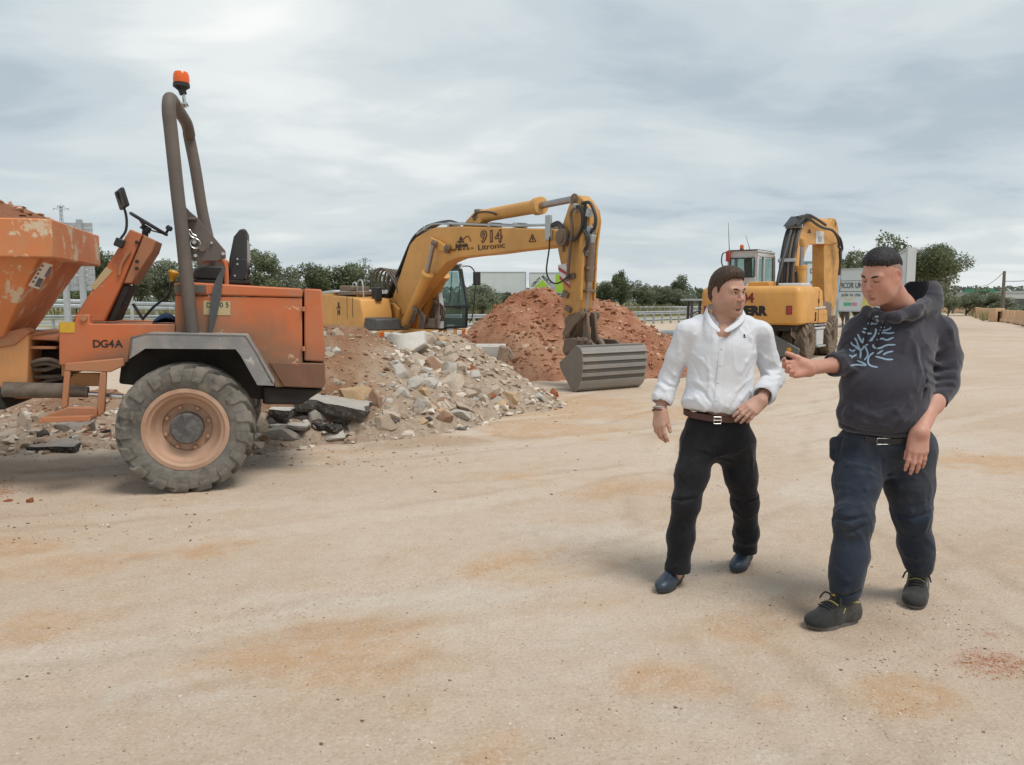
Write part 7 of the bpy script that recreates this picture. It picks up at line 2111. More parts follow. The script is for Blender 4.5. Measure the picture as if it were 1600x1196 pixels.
 for pts in ([(1220, 488), (1214, 455), (1217, 430), (1226, 395), (1236, 360)], [(1243, 352), (1252, 342), (1262, 336), (1275, 342), (1290, 352)], [(1262, 338), (1272, 348), (1285, 356), (1300, 360), (1308, 370), (1312, 385)],
    [(1306, 366), (1313, 374), (1316, 388), (1314, 392), (1310, 384)], [(1225, 492), (1238, 478), (1248, 478), (1252, 490)], [(1244, 425), (1246, 450), (1252, 470), (1254, 488)], [(1246, 340), (1258, 338), (1266, 345)],
    [(1312, 392), (1313, 410), (1311, 430)]):
  MB().tube([e(u, v, -.40) for u, v in pts], .040, 7, 5).build('hydraulic_hose', M_hose, T)
 MB().loft([e(u, v, -.3) for u, v in ((1250, 353), (1262, 337), (1272, 340), (1256, 350))], [e(u, v, -.3) + Vector((0, .5, 0)) for u, v in ((1250, 353), (1262, 337), (1272, 340), (1256, 350))]).build('hose_cover', M_hose, T, .02)
 # ---- chassis
 w = gp(1265, 563); rel = w - C0
 fw_, lw_ = rel.dot(Fv), rel.dot(Lv)
 R = 0.50
 MB().span((fw_ - .75, -.55, .45), (fw_ + 3.0, .55, .85)).cyl((0, 0, .85), (0, 0, zb - .15), .62, n=24).build('chassis', M_link, T, .03)
 for df in (0.0, 2.15):
  for s in (-1, 1):
   l = s * abs(lw_ + 0.14)
   tyre_wheel(T, (fw_ + df, l, R - .01), (0, s, 0), R, .30, .28, 15, M_tyre_tan, M_tyre_tan, M_link, deep=.12)
   tyre_wheel(T, (fw_ + df, l - s * .33, R - .01), (0, s, 0), R, .28, .28, 15, M_tyre_tan, M_tyre_tan, M_link, hub=False, deep=.1)
  MB().cyl((fw_ + df, -.9, R), (fw_ + df, .9, R), .14, n=14).build('axle', M_link, T)
 fl = MB()
 for df in (0.0, 2.15):
  pts = []
  for a in np.linspace(0.15, PI - .15, 9): pts.append((fw_ + df + .60 * math.cos(a), R + .58 * math.sin(a)))
  for (a0, b0), (a1, b1) in zip(pts[:-1], pts[1:]):
   fl.bar((a0, lw_ + .1 if False else -1.02, b0), (a1, -1.02, b1), .56, .02, (0, 1, 0))
 fl.build('mudguard', M_link, T)
 MB().span((fw_ + .62, -1.22, .78), (fw_ + 1.55, -.6, .84)).span((fw_ + .8, -1.2, .35), (fw_ + 1.45, -.62, .775)).build('tool_box', M_greybody, T, .02)
 MB().span((fw_ + .75, -1.26, .30), (fw_ + 1.5, -1.0, .345)).build('step', M_galv, T, .01)
 MB().span((fw_ + .55, -1.20, .88), (fw_ + 1.7, -.7, .93)).build('platform', M_galv, T, .01)
 MB().prism([(fw_ + 2.45, .3), (fw_ + 2.75, .5), (fw_ + 2.7, 1.05), (fw_ + 2.5, 1.15), (fw_ + 2.35, .95)], lambda a, b, dd: Vector((a, dd, b)), -1.25, -.9).build('stabiliser', M_tyre_tan, T, .03)
 # dozer blade at the near end
 bl = [(fw_ - .55, .15), (fw_ - .75, .12), (fw_ - .86, .35), (fw_ - .78, .75), (fw_ - .72, .74), (fw_ - .78, .4)]
 A = [ef(u, v, fw_ - .75) for u, v in ((1150, 557), (1246, 558), (1250, 546), (1212, 524), (1150, 520))]
 MB().loft([p + Vector((-.03, 0, 0)) for p in A], [p + Vector((.05, 0, 0)) for p in A]).build('blade', M_dkgrey_b, T, .02)
 p = ef(1233, 547, fw_ - .79); MB().lathe([(.06, 0), (.06, .015), (.02, .02)], (p.x, p.y, p.z), (-1, 0, 0), 16).build('reflector', M_lampo2, T)
 for l in (-.5, .5): MB().bar((fw_ - .7, l, .35), (fw_ + .1, l, .55), .14, .2).build('blade_arm', M_link, T, .02)
M_dkgrey_b = paint('grey_blade_paint', (.13, .13, .125), (.26, .22, .17), .4, .5, scale=2)
M_lampo2 = simple('amber_reflector', (.72, .33, .03), .3)
build_exc2()
# ================================================================== the two men
class Field:
 """a signed-distance volume that shapes are blended into, turned into a surface at the end"""
 def __init__(s, lo, hi, h):
  s.h = h
  s.lo = np.array(lo, float)
  s.n = (np.ceil((np.array(hi) - s.lo) / h)).astype(int) + 1
  s.ax = [s.lo[i] + h * np.arange(s.n[i]) for i in range(3)]
  s.d = np.full(s.n, 0.5, np.float32)
 def _win(s, lo, hi):
  a = np.clip(np.floor((np.array(lo) - s.lo) / s.h).astype(int), 0, s.n); b = np.clip(np.ceil((np.array(hi) - s.lo) / s.h).astype(int) + 1, 0, s.n)
  if np.any(b - a <= 0): return None
  sl = tuple(slice(a[i], b[i]) for i in range(3))
  G = np.meshgrid(*[s.ax[i][sl[i]].astype(np.float32) for i in range(3)], indexing='ij', sparse=True)
  return sl, G
 def _comb(s, sl, d, k, op):
  c = s.d[sl]
  if op == 'add':
   if k > 0:
    h = np.maximum(k - np.abs(c - d), 0) / k
    s.d[sl] = np.minimum(c, d) - h * h * k * 0.25
   else: s.d[sl] = np.minimum(c, d)
  elif op == 'sub':
   d = -d
   h = np.maximum(k - np.abs(c - d), 0) / max(k, 1e-6)
   s.d[sl] = np.maximum(c, d) + h * h * k * 0.25
 def rc(s, a, b, ra, rb=None, k=0.02, op='add'):
  rb = ra if rb is None else rb
  a = np.array(a[:], float); b = np.array(b[:], float); m = max(ra, rb) + k + s.h * 3
  w = s._win(np.minimum(a, b) - m, np.maximum(a, b) + m)
  if w is None: return s
  sl, (X, Y, Z) = w
  ba = b - a; L = max(float(ba @ ba), 1e-9)
  t = np.clip(((X - a[0]) * ba[0] + (Y - a[1]) * ba[1] + (Z - a[2]) * ba[2]) / L, 0, 1)
  d = np.sqrt((X - a[0] - ba[0] * t) ** 2 + (Y - a[1] - ba[1] * t) ** 2 + (Z - a[2] - ba[2] * t) ** 2) - (ra + (rb - ra) * t)
  s._comb(sl, d, k, op); return s
 def chain(s, pts, rs, k=0.02):
  for i in range(len(pts) - 1): s.rc(pts[i], pts[i + 1], rs[i], rs[i + 1], k)
  return s
 def el(s, c, r, R=None, k=0.02, op='add'):
  c = np.array(c[:], float); m = max(r) + k + s.h * 3
  w = s._win(c - m, c + m)
  if w is None: return s
  sl, (X, Y, Z) = w
  x, y, z = X - c[0], Y - c[1], Z - c[2]
  if R is not None:
   M = np.array([list(q) for q in R])        # rows: world axes; columns: local axes
   x, y, z = x * M[0][0] + y * M[1][0] + z * M[2][0], x * M[0][1] + y * M[1][1] + z * M[2][1], x * M[0][2] + y * M[1][2] + z * M[2][2]
  k0 = np.sqrt((x / r[0]) ** 2 + (y / r[1]) ** 2 + (z / r[2]) ** 2); k1 = np.sqrt((x / r[0] ** 2) ** 2 + (y / r[1] ** 2) ** 2 + (z / r[2] ** 2) ** 2)
  d = k0 * (k0 - 1) / np.maximum(k1, 1e-6)
  s._comb(sl, d, k, op); return s
 def cut(s, p, n, k=0.01):
  """keep the side the normal points away from"""
  n = np.array(Vector(n).normalized()[:]); X, Y, Z = np.meshgrid(*[a.astype(np.float32) for a in s.ax], indexing='ij', sparse=True)
  d = (X - p[0]) * n[0] + (Y - p[1]) * n[1] + (Z - p[2]) * n[2]
  c = s.d; h = np.maximum(k - np.abs(c - d), 0) / k
  s.d = (np.maximum(c, d) + h * h * k * 0.25).astype(np.float32); return s
 def displace(s, fn):
  m = np.abs(s.d) < 0.04
  i = np.nonzero(m)
  s.d[m] += fn(s.ax[0][i[0]], s.ax[1][i[1]], s.ax[2][i[2]]).astype(np.float32); return s
 def at(s, p):
  q = (np.array(p[:]) - s.lo) / s.h
  i = np.floor(q).astype(int)
  if np.any(i < 0) or np.any(i >= s.n - 1): return 0.5
  f = q - i
  c = s.d[i[0]:i[0] + 2, i[1]:i[1] + 2, i[2]:i[2] + 2]
  c = c[0] * (1 - f[0]) + c[1] * f[0]; c = c[0] * (1 - f[1]) + c[1] * f[1]
  return float(c[0] * (1 - f[2]) + c[1] * f[2])
 def normal(s, p):
  e = s.h
  return Vector([s.at(p + Vector(v)) - s.at(p - Vector(v)) for v in ((e, 0, 0), (0, e, 0), (0, 0, e))]).normalized()
 def hit(s, u, v, y0=2.9):
  d = ray(u, v); d = d / d.y
  t = y0
  for _ in range(400):
   p = CAM + d * t
   q = s.at(p)
   if q < 0.0006: return p
   t += min(max(q * 0.6, 0.0006), 0.06)
   if t > 6: return None
  return p
 def ridge(s, px, r=0.016, up=0.006, k=0.025, y0=2.9):
  r, up, k = r * .62, up * .72, k * .55
  H = [s.hit(u, v, y0) for u, v in px]
  if any(h is None for h in H): return s
  N = [s.normal(h) for h in H]
  m = len(H); base = s.d.copy() if False else None
  for i in range(m - 1):
   ra = r * (0.45 if i == 0 else 1); rb = r * (0.45 if i == m - 2 else 1)
   s.rc(H[i] - N[i] * (ra - up * (0.3 if i == 0 else 1)), H[i + 1] - N[i + 1] * (rb - up * (0.3 if i == m - 2 else 1)), ra, rb, k)
  return s
 def groove(s, px, r=0.010, dn=0.005, k=0.015, y0=2.9):
  r, dn, k = r * .75, dn * .9, k * .6
  H = [s.hit(u, v, y0) for u, v in px]
  if any(h is None for h in H): return s
  N = [s.normal(h) for h in H]
  for i in range(len(H) - 1): s.rc(H[i] + N[i] * (r - dn), H[i + 1] + N[i + 1] * (r - dn), r, r, k, 'sub')
  return s
 def surface(s):
  """surface nets: one vertex per crossed cell, one quad per crossed edge"""
  d = s.d; S = d < 0
  nx, ny, nz = d.shape
  c = np.zeros((nx - 1, ny - 1, nz - 1), np.int8)
  for i in (0, 1):
   for j in (0, 1):
    for k in (0, 1): c += S[i:nx - 1 + i, j:ny - 1 + j, k:nz - 1 + k]
  act = (c > 0) & (c < 8)
  idx = np.full(act.shape, -1, np.int64); I = np.nonzero(act); n = len(I[0]); idx[I] = np.arange(n)
  acc = np.zeros((n, 3)); cnt = np.zeros(n)
  cor = [(i, j, k) for i in (0, 1) for j in (0, 1) for k in (0, 1)]
  val = {q: d[I[0] + q[0], I[1] + q[1], I[2] + q[2]].astype(float) for q in cor}
  for a in cor:
   for ax in range(3):
    if a[ax] == 1: continue
    b = list(a); b[ax] = 1; b = tuple(b)
    va, vb = val[a], val[b]; m = (va < 0) != (vb < 0)
    t = np.where(m, va / np.where(va == vb, 1, va - vb), 0)
    for q in range(3): acc[:, q] += np.where(m, a[q] + (t if q == ax else 0), 0)
    cnt += m
  V = s.lo + (np.stack(I, -1) + acc / cnt[:, None]) * s.h
  Q = []
  for ax in range(3):
   o1, o2 = (ax + 1) % 3, (ax + 2) % 3
   sa = [slice(None)] * 3; sb = [slice(None)] * 3; sa[ax] = slice(0, -1); sb[ax] = slice(1, None)
   A, Bv = S[tuple(sa)], S[tuple(sb)]
   E = np.nonzero(A != Bv); e = np.stack(E, -1)
   ok = (e[:, o1] > 0) & (e[:, o2] > 0) & (e[:, o1] < d.shape[o1] - 1) & (e[:, o2] < d.shape[o2] - 1)
   e = e[ok]; flip = A[tuple(e.T)]
   def cell(da, db):
    q = e.copy(); q[:, o1] += da; q[:, o2] += db; return idx[tuple(q.T)]
   qd = np.stack([cell(-1, -1), cell(0, -1), cell(0, 0), cell(-1, 0)], -1)
   qd[~flip] = qd[~flip][:, ::-1]
   Q.append(qd)
  return V, np.concatenate(Q)
def relax(V, Q, it=2, lam=0.5):
 n = len(V)
 e = np.concatenate([Q[:, [0, 1]], Q[:, [1, 2]], Q[:, [2, 3]], Q[:, [3, 0]]])
 for _ in range(it):
  a = np.zeros_like(V); c = np.zeros(n)
  for i, j in ((0, 1), (1, 0)):
   np.add.at(a, e[:, i], V[e[:, j]]); np.add.at(c, e[:, i], 1)
  V = V + lam * (a / np.maximum(c, 1)[:, None] - V)
 return V
def skin_mesh(name, pieces, base):
 VV, QQ, o = [], [], 0
 for V, Q in pieces:
  VV.append(V - np.array(base[:])); QQ.append(Q + o); o += len(V)
 V = np.concatenate(VV); Q = np.concatenate(QQ)
 me = bpy.data.meshes.new(name)
 me.vertices.add(len(V)); me.vertices.foreach_set('co', V.astype(np.float32).ravel())
 me.loops.add(Q.size); me.loops.foreach_set('vertex_index', Q.astype(np.int32).ravel())
 me.polygons.add(len(Q)); me.polygons.foreach_set('loop_start', (np.arange(len(Q)) * 4).astype(np.int32))
 me.polygons.foreach_set('use_smooth', np.ones(len(Q), bool))
 me.update(calc_edges=True); me.validate()
 return me
def wrinkle(seed, amp, freq, stretch=(1, 1, 1), n=5):
 r = np.random.default_rng(seed)
 W = [(r.normal(size=3) * np.array(stretch) * freq, r.uniform(0, 6.28), r.uniform(.5, 1)) for _ in range(n)]
 D = [(r.normal(size=3) * freq * .5, r.uniform(0, 6.28)) for _ in range(3)]
 def fn(x, y, z):
  wx = sum(np.sin(x * d[0] + y * d[1] + z * d[2] + p) for d, p in D) * 0.6
  return amp * sum(a * np.sin(x * k[0] + y * k[1] + z * k[2] + p + wx) for k, p, a in W) / n
 return fn
def crease(seed, amp, freq, axis, n=4):
 """narrow creases: the zero lines of warped waves, mostly across an axis"""
 r = np.random.default_rng(seed); ax = np.array(axis, float); ax /= np.linalg.norm(ax)
 W = [((ax + r.normal(0, .45, 3)) * freq * r.uniform(.7, 1.4), r.uniform(0, 6.28), r.uniform(.5, 1)) for _ in range(n)]
 D = [(r.normal(size=3) * 14, r.uniform(0, 6.28), r.uniform(.6, 1.4)) for _ in range(4)]
 Mk = [(r.normal(size=3) * 9, r.uniform(0, 6.28)) for _ in range(n)]
 def fn(x, y, z):
  w = sum(a * np.sin(x * d[0] + y * d[1] + z * d[2] + p) for d, p, a in D)
  t = 0
  for (k, p, a), (mk, mp) in zip(W, Mk):
   v = 1 - np.abs(np.sin(x * k[0] + y * k[1] + z * k[2] + p + w))
   m = np.clip(np.sin(x * mk[0] + y * mk[1] + z * mk[2] + mp) * 1.4, 0, 1)
   t = t + a * (v ** 3) * m
  return -amp * t
 return fn
# ------------------------------------------------------------------ cloth, skin, hair
def cloth_mat(name, lo, hi, weave=260, bmp=0.12, sc=5, rough=0.9, dust=None, dust_amt=0.3, sheen=0.15):
 m, nt, N, L, B = new_mat(name)
 c = ramp(nt, tex_noise(nt, sc, 6, 0.65), [(0.3, lo), (0.7, hi)])
 if dust: c = mix(nt, mathn(nt, 'MULTIPLY', ramp(nt, tex_noise(nt, 4, 8, 0.7, dist=.5), [(0.48, 0), (0.72, 1)]), dust_amt), c, dust)
 L.new(c, B.inputs['Base Color']); B.inputs['Roughness'].default_value = rough; B.inputs['Specular IOR Level'].default_value = 0.2
 B.inputs['Sheen Weight'].default_value = sheen
 h = mathn(nt, 'ADD', mathn(nt, 'MULTIPLY', tex_noise(nt, weave, 3, 0.6), 0.25), mathn(nt, 'MULTIPLY', tex_noise(nt, 16, 5, 0.6, dist=0.8), 1.0))
 L.new(bump(nt, h, bmp, 0.012), B.inputs['Normal'])
 return m
def skin_mat(name, col, red):
 m, nt, N, L, B = new_mat(name)
 n = tex_noise(nt, 11, 6, 0.6); n2 = tex_noise(nt, 110, 4, 0.6)
 c = ramp(nt, n, [(0.35, col), (0.68, red)])
 at = N.new('ShaderNodeAttribute'); at.attribute_name = 'flush'
 c = mix(nt, mathn(nt, 'MULTIPLY', at.outputs['Fac'], 0.45), c, (red[0] * 0.98, red[1] * 0.74, red[2] * 0.70))
 a2 = N.new('ShaderNodeAttribute'); a2.attribute_name = 'stubble'
 st = mathn(nt, 'MULTIPLY', a2.outputs['Fac'], ramp(nt, tex_noise(nt, 420, 2, 0.5), [(0.35, 0.25), (0.6, 0.75)]))
 c = mix(nt, st, c, (0.13, 0.085, 0.07))
 c = mix(nt, mathn(nt, 'MULTIPLY', ramp(nt, n2, [(0.5, 0), (0.7, 1)]), 0.16), c, tuple(x * 0.72 for x in red))
 L.new(c, B.inputs['Base Color']); B.inputs['Roughness'].default_value = 0.50; B.inputs['Specular IOR Level'].default_value = 0.35
 B.inputs['Subsurface Weight'].default_value = 0.12; B.inputs['Subsurface Radius'].default_value = (0.9, 0.35, 0.2); B.inputs['Subsurface Scale'].default_value = 0.010
 L.new(bump(nt, n2, 0.12, 0.002), B.inputs['Normal'])
 return m
def skin_tones(body, H, base, stub):
 co = np.zeros(len(body.data.vertices) * 3); body.data.vertices.foreach_get('co', co)
 q = (co.reshape(-1, 3) + np.array(base[:]) - np.array(H.c[:])) / H.s
 f, l, u = q @ np.array(H.F[:]), q @ np.array(H.L[:]), q @ np.array(H.U[:])
 inh = (np.abs(f) < .16) & (np.abs(l) < .12) & (np.abs(u) < .16)
 mouth = np.exp(-((f - .105) / .02) ** 2 - (l / .026) ** 2 - ((u + .072) / .012) ** 2)
 sb = inh * sstep(-.035, -.06, u - .35 * np.clip(.05 - f, 0, 1)) * sstep(.0, .03, f) * (1 - mouth) * stub * sstep(-.135, -.118, u)
 fl = inh * (np.exp(-((np.abs(l) - .042) / .02) ** 2 - ((u + .03) / .022) ** 2) * (f > .03) + 0.8 * np.exp(-((f - .115) / .018) ** 2 - (l / .016) ** 2 - ((u + .03) / .016) ** 2) + 0.7 * (np.abs(l) > .074) * (np.abs(u) < .04) + 0.5 * mouth)
 for n, v in (('stubble', sb), ('flush', np.clip(fl, 0, 1))):
  a = body.data.attributes.new(n, 'FLOAT', 'POINT'); a.data.foreach_set('value', v.astype(np.float32))
def hair_mat(name, lo, hi):
 m, nt, N, L, B = new_mat(name)
 s = tex_noise(nt, 150, 4, 0.6, stretch=(1, 1, 0.25))
 L.new(ramp(nt, s, [(0.35, lo), (0.68, hi)]), B.inputs['Base Color']); B.inputs['Roughness'].default_value = 0.6; B.inputs['Specular IOR Level'].default_value = 0.3
 L.new(bump(nt, s, 0.8, 0.004), B.inputs['Normal'])
 return m
M_skin1 = skin_mat('tanned_skin', (0.55, 0.335, 0.255), (0.50, 0.275, 0.20))
M_skin2 = skin_mat('ruddy_skin', (0.56, 0.305, 0.23), (0.51, 0.24, 0.175))
M_lip1 = simple('lips', (0.34, 0.125, 0.095), 0.5); M_eye = simple('eye_white', (0.72, 0.70, 0.67), 0.25, 0, 0.03); M_iris = simple('dark_iris', (0.03, 0.018, 0.012), 0.2)
M_hair1 = hair_mat('brown_hair', (0.032, 0.019, 0.013), (0.10, 0.062, 0.043)); M_hair2 = hair_mat('black_hair', (0.010, 0.009, 0.010), (0.038, 0.033, 0.034))
M_fade = skin_mat('shaved_temple', (0.36, 0.225, 0.18), (0.26, 0.165, 0.135))
M_shirt = cloth_mat('white_cotton', (0.66, 0.68, 0.725), (0.70, 0.715, 0.75), 300, 0.22, 4, 0.85)
M_black_tr = cloth_mat('black_trousers', (0.008, 0.008, 0.010), (0.017, 0.017, 0.020), 300, 0.2, 6, 0.85, (0.05, 0.045, 0.04), 0.10)
M_hoodie = cloth_mat('dark_grey_blue_fleece', (0.032, 0.031, 0.042), (0.048, 0.046, 0.060), 240, 0.25, 4, 0.95, (0.10, 0.09, 0.09), 0.15, 0.3)
M_hood_in = cloth_mat('dark_hood_inside', (0.012, 0.012, 0.016), (0.024, 0.024, 0.03), 240, 0.2)
M_navy_tr = cloth_mat('navy_work_trousers', (0.016, 0.022, 0.036), (0.030, 0.040, 0.060), 280, 0.28, 5, 0.9, (0.13, 0.115, 0.10), 0.28)
M_belt = simple('brown_leather', (0.075, 0.026, 0.020), 0.4, 0, 0.2, 14); M_belt2 = simple('black_leather', (0.015, 0.015, 0.016), 0.45)
M_loafer = simple('navy_leather', (0.030, 0.045, 0.068), 0.42, 0, 0.2, 14, 0.15, 60, 0.002); M_sole = simple('dark_sole', (0.045, 0.043, 0.045), 0.7)
M_boot = cloth_mat('dusty_black_suede', (0.022, 0.022, 0.022), (0.05, 0.049, 0.046), 200, 0.25, 9, 0.9, (0.22, 0.195, 0.165), 0.42)
M_bsole = cloth_mat('dusty_rubber', (0.10, 0.095, 0.085), (0.16, 0.145, 0.125), 120, 0.2, 9)
M_yellow = simple('yellow_trim', (0.36, 0.32, 0.10), 0.8); M_printblue = cloth_mat('pale_blue_print', (0.27, 0.38, 0.50), (0.34, 0.46, 0.58), 240, 0.1)
M_orange_tag = simple('orange_label', (0.40, 0.15, 0.10), 0.7); M_cord = simple('dark_cord', (0.022, 0.022, 0.028), 0.9)
class Head:
 """head frame: f forward, l to the person's left, u up"""
 def __init__(s, c, yaw, pitch, roll=0.0, sc=1.0):
  R = Matrix.Rotation(yaw, 3, 'Z') @ Matrix.Rotation(pitch, 3, 'X') @ Matrix.Rotation(roll, 3, 'Y')
  s.F = R @ Vector((0, -1, 0)); s.L = R @ Vector((1, 0, 0)); s.U = R @ Vector((0, 0, 1)); s.c = Vector(c); s.s = sc
  s.R = Matrix((s.F, s.L, s.U)).transposed()
 def p(s, f, l, u): return s.c + (s.F * f + s.L * l + s.U * u) * s.s
def sculpt_head(H, neck_to, neck_r, jowl=1.0, closed=False, chest=None):
 s = H.s; P = H.p
 lo = np.min([np.array(H.c) - .19, np.array(neck_to) - .16], 0); hi = np.max([np.array(H.c) + .19, np.array(neck_to) + .14], 0)
 fd = Field(lo, hi, 0.0028)
 def el(f, l, u, r, k=.02, op='add', R=None): fd.el(P(f, l, u), [q * s for q in r], H.R if R is None else R, k * s, op)
 def rc(a, b, ra, rb, k=.02, op='add'): fd.rc(P(*a), P(*b), ra * s, rb * s, k * s, op)
 el(-.012, 0, .034, (.099, .078, .090), .02)
 el(.028, 0, -.022, (.068, .063, .092), .04)
 el(-.01, 0, -.03, (.075, .066, .06), .04)
 for q in (-1, 1):
  rc((-.005, .056 * q, -.045), (.030, .052 * q, -.085), .020 * jowl, .020 * jowl, .035)
  rc((.030, .050 * q, -.085), (.074, .014 * q, -.110), .020 * jowl, .017, .03)
  el(.055, .040 * q, -.036, (.030, .026, .030), .03)
  el(.040, .046 * q, -.068, (.034, .022 * jowl, .032), .03)
  rc((.078, .046 * q, .022), (.092, .012 * q, .020), .011, .010, .018)
  el(.095, .031 * q, .004, (.018, .018, .0125), .012, 'sub')
 el(.080, 0, -.112, (.020, .022, .018), .02)
 el(.072, 0, -.070, (.034, .034, .036), .02)
 el(.020, 0, -.112, (.055, .044 * jowl, .028), .03)
 rc((.090, 0, .014), (.109, 0, -.020), .0095, .010, .010)
 el(.114, 0, -.031, (.0135, .0125, .0115), .010)
 for q in (-1, 1): el(.106, .0135 * q, -.036, (.012, .009, .0085), .006)
 for q in (-1, 1): el(.110, .0065 * q, -.043, (.006, .004, .003), .003, 'sub')
 # lids over the eyeballs
 for q in (-1, 1):
  el(.0770, .0315 * q, .004, (.0150, .0165, .0125), .004)
  if not closed: el(.0915, .0315 * q, .0025, (.0075, .0130, .0052), .002, 'sub')
  rc((.089, .020 * q, .013), (.083, .046 * q, .010), .0055, .004, .008)
 # lips with the line between them
 el(.101, 0, -.0665, (.009, .021, .0052), .006); el(.099, 0, -.0770, (.0095, .018, .0062), .006)
 rc((.1075, -.014, -.0718), (.1075, .014, -.0718), .0022, .0022, .003, 'sub')
 rc((.098, -.026, -.0725), (.1075, -.012, -.0718), .0022, .0022, .003, 'sub'); rc((.098, .026, -.0725), (.1075, .012, -.0718), .0022, .0022, .003, 'sub')
 el(.096, 0, -.091, (.012, .018, .005), .012, 'sub')
 # ears
 for q in (-1, 1):
  R = H.R @ Matrix.Rotation(0.18, 3, 'Y') @ Matrix.Rotation(-.35 * q, 3, 'Z')
  el(-.014, .079 * q, -.002, (.0205, .0095, .0335), .006, 'add', R)
  el(-.012, .0875 * q, .002, (.0115, .006, .021), .006, 'sub', R)
  el(-.006, .079 * q, -.028, (.010, .007, .010), .006)
 rc((-.018, 0, -.05), tuple((Vector(neck_to) - H.c).dot(a) / s for a in (H.F, H.L, H.U)), neck_r, neck_r * 1.12, .035)
 if chest is not None: fd.rc(neck_to, chest, neck_r * 1.0, neck_r * .9, .04)
 fd.displace(wrinkle(3, .0006, 120))
 V, Q = fd.surface()
 return relax(V, Q, 1), Q, fd
def hair_piece(H, prof, grow, top=0.0, front=0.0, seed=0, rough=0.0018, vol=0.006):
 """a cap over the skull, kept above a hairline given as (f, height) pairs"""
 s = H.s
 fd = Field(np.array(H.c) - .17, np.array(H.c) + .17, 0.0032)
 fd.el(H.p(-.012, 0, .034), [(.099 + grow) * s, (.078 + grow) * s, (.090 + grow) * s], H.R, 0)
 fd.el(H.p(-.03, 0, -.02), [(.082 + grow) * s, (.070 + grow) * s, (.075 + grow) * s], H.R, .03 * s)
 if top: fd.el(H.p(.005, 0, .052 + top), [.088 * s, .066 * s, .080 * s], H.R, .03 * s)
 if front: fd.el(H.p(.055 + front, 0, .095), [.030 * s, .050 * s, .026 * s], H.R, .03 * s)
 G = np.meshgrid(*fd.ax, indexing='ij')
 q = [(G[i] - H.c[i]) / s for i in range(3)]
 f = q[0] * H.F[0] + q[1] * H.F[1] + q[2] * H.F[2]; l = q[0] * H.L[0] + q[1] * H.L[1] + q[2] * H.L[2]; u = q[0] * H.U[0] + q[1] * H.U[1] + q[2] * H.U[2]
 hb = np.interp(f, [a for a, b in prof], [b for a, b in prof])
 hb = hb + 0.0022 * np.sin(l * 330 + seed) + 0.002 * np.sin(f * 410 + 1) + 0.0016 * np.sin(l * 900 + f * 700)
 fd.d -= (np.clip((u - hb) * .28, 0, vol) * s).astype(np.float32)
 reg = (hb - u) * s * 0.75
 c = fd.d; k = .006; h = np.maximum(k - np.abs(c - reg), 0) / k
 fd.d = (np.maximum(c, reg) + h * h * k * .25).astype(np.float32)
 fd.displace(wrinkle(seed, rough * 2.2, 420, (1, 1, .6), 7)); fd.displace(wrinkle(seed + 5, rough, 900, (1, 1, .6), 6))
 return fd.surface()
def face_parts(H, body, base, mats, closed, brow_m, gaze=(0, 0)):
 P = H.p; s = H.s
 def loc(o): o.location = (0, 0, 0)
 b = Vector(base)
 for q in (-1, 1):
  mb = MB().tube([P(.1005, .012 * q, .0175) - b, P(.0985, .028 * q, .0245) - b, P(.086, .046 * q, .0235) - b, P(.078, .054 * q, .017) - b], [.0030 * s, .0052 * s, .0042 * s, .0015 * s], 7, 5)
  mb.build('eyebrow', brow_m, body)
  if not closed:
   c = P(.0768, .0315 * q, .0030)
   MB().ball(c - b, .0138 * s, 14, 10).build('eye', M_eye, body)
   d = (H.F + H.L * (gaze[0]) + H.U * gaze[1]).normalized()
   MB().ball(c + d * .0098 * s - b, .0056 * s, 10, 8).build('iris', M_iris, body)
   MB().tube([P(.088, .0195 * q, .0035) - b, P(.0935, .0315 * q, .0075) - b, P(.084, .0445 * q, .004) - b], .0017 * s, 5, 5).build('eyelashes', M_iris, body)
  else:
   MB().tube([P(.088, .018 * q, -.002) - b, P(.0925, .0315 * q, -.0048) - b, P(.083, .0455 * q, -.002) - b], .0014 * s, 5, 5).build('eyelashes', M_iris, body)
 MB().tube([P(.099, -.020, -.0705) - b, P(.1078, 0, -.0675) - b, P(.099, .020, -.0705) - b], [.001, .0032 * s, .001], 7, 6).tube([P(.098, -.018, -.0742) - b, P(.1060, 0, -.0775) - b, P(.098, .018, -.0742) - b], [.001, .0040 * s, .001], 7, 6).build('lips', M_lip1, body)
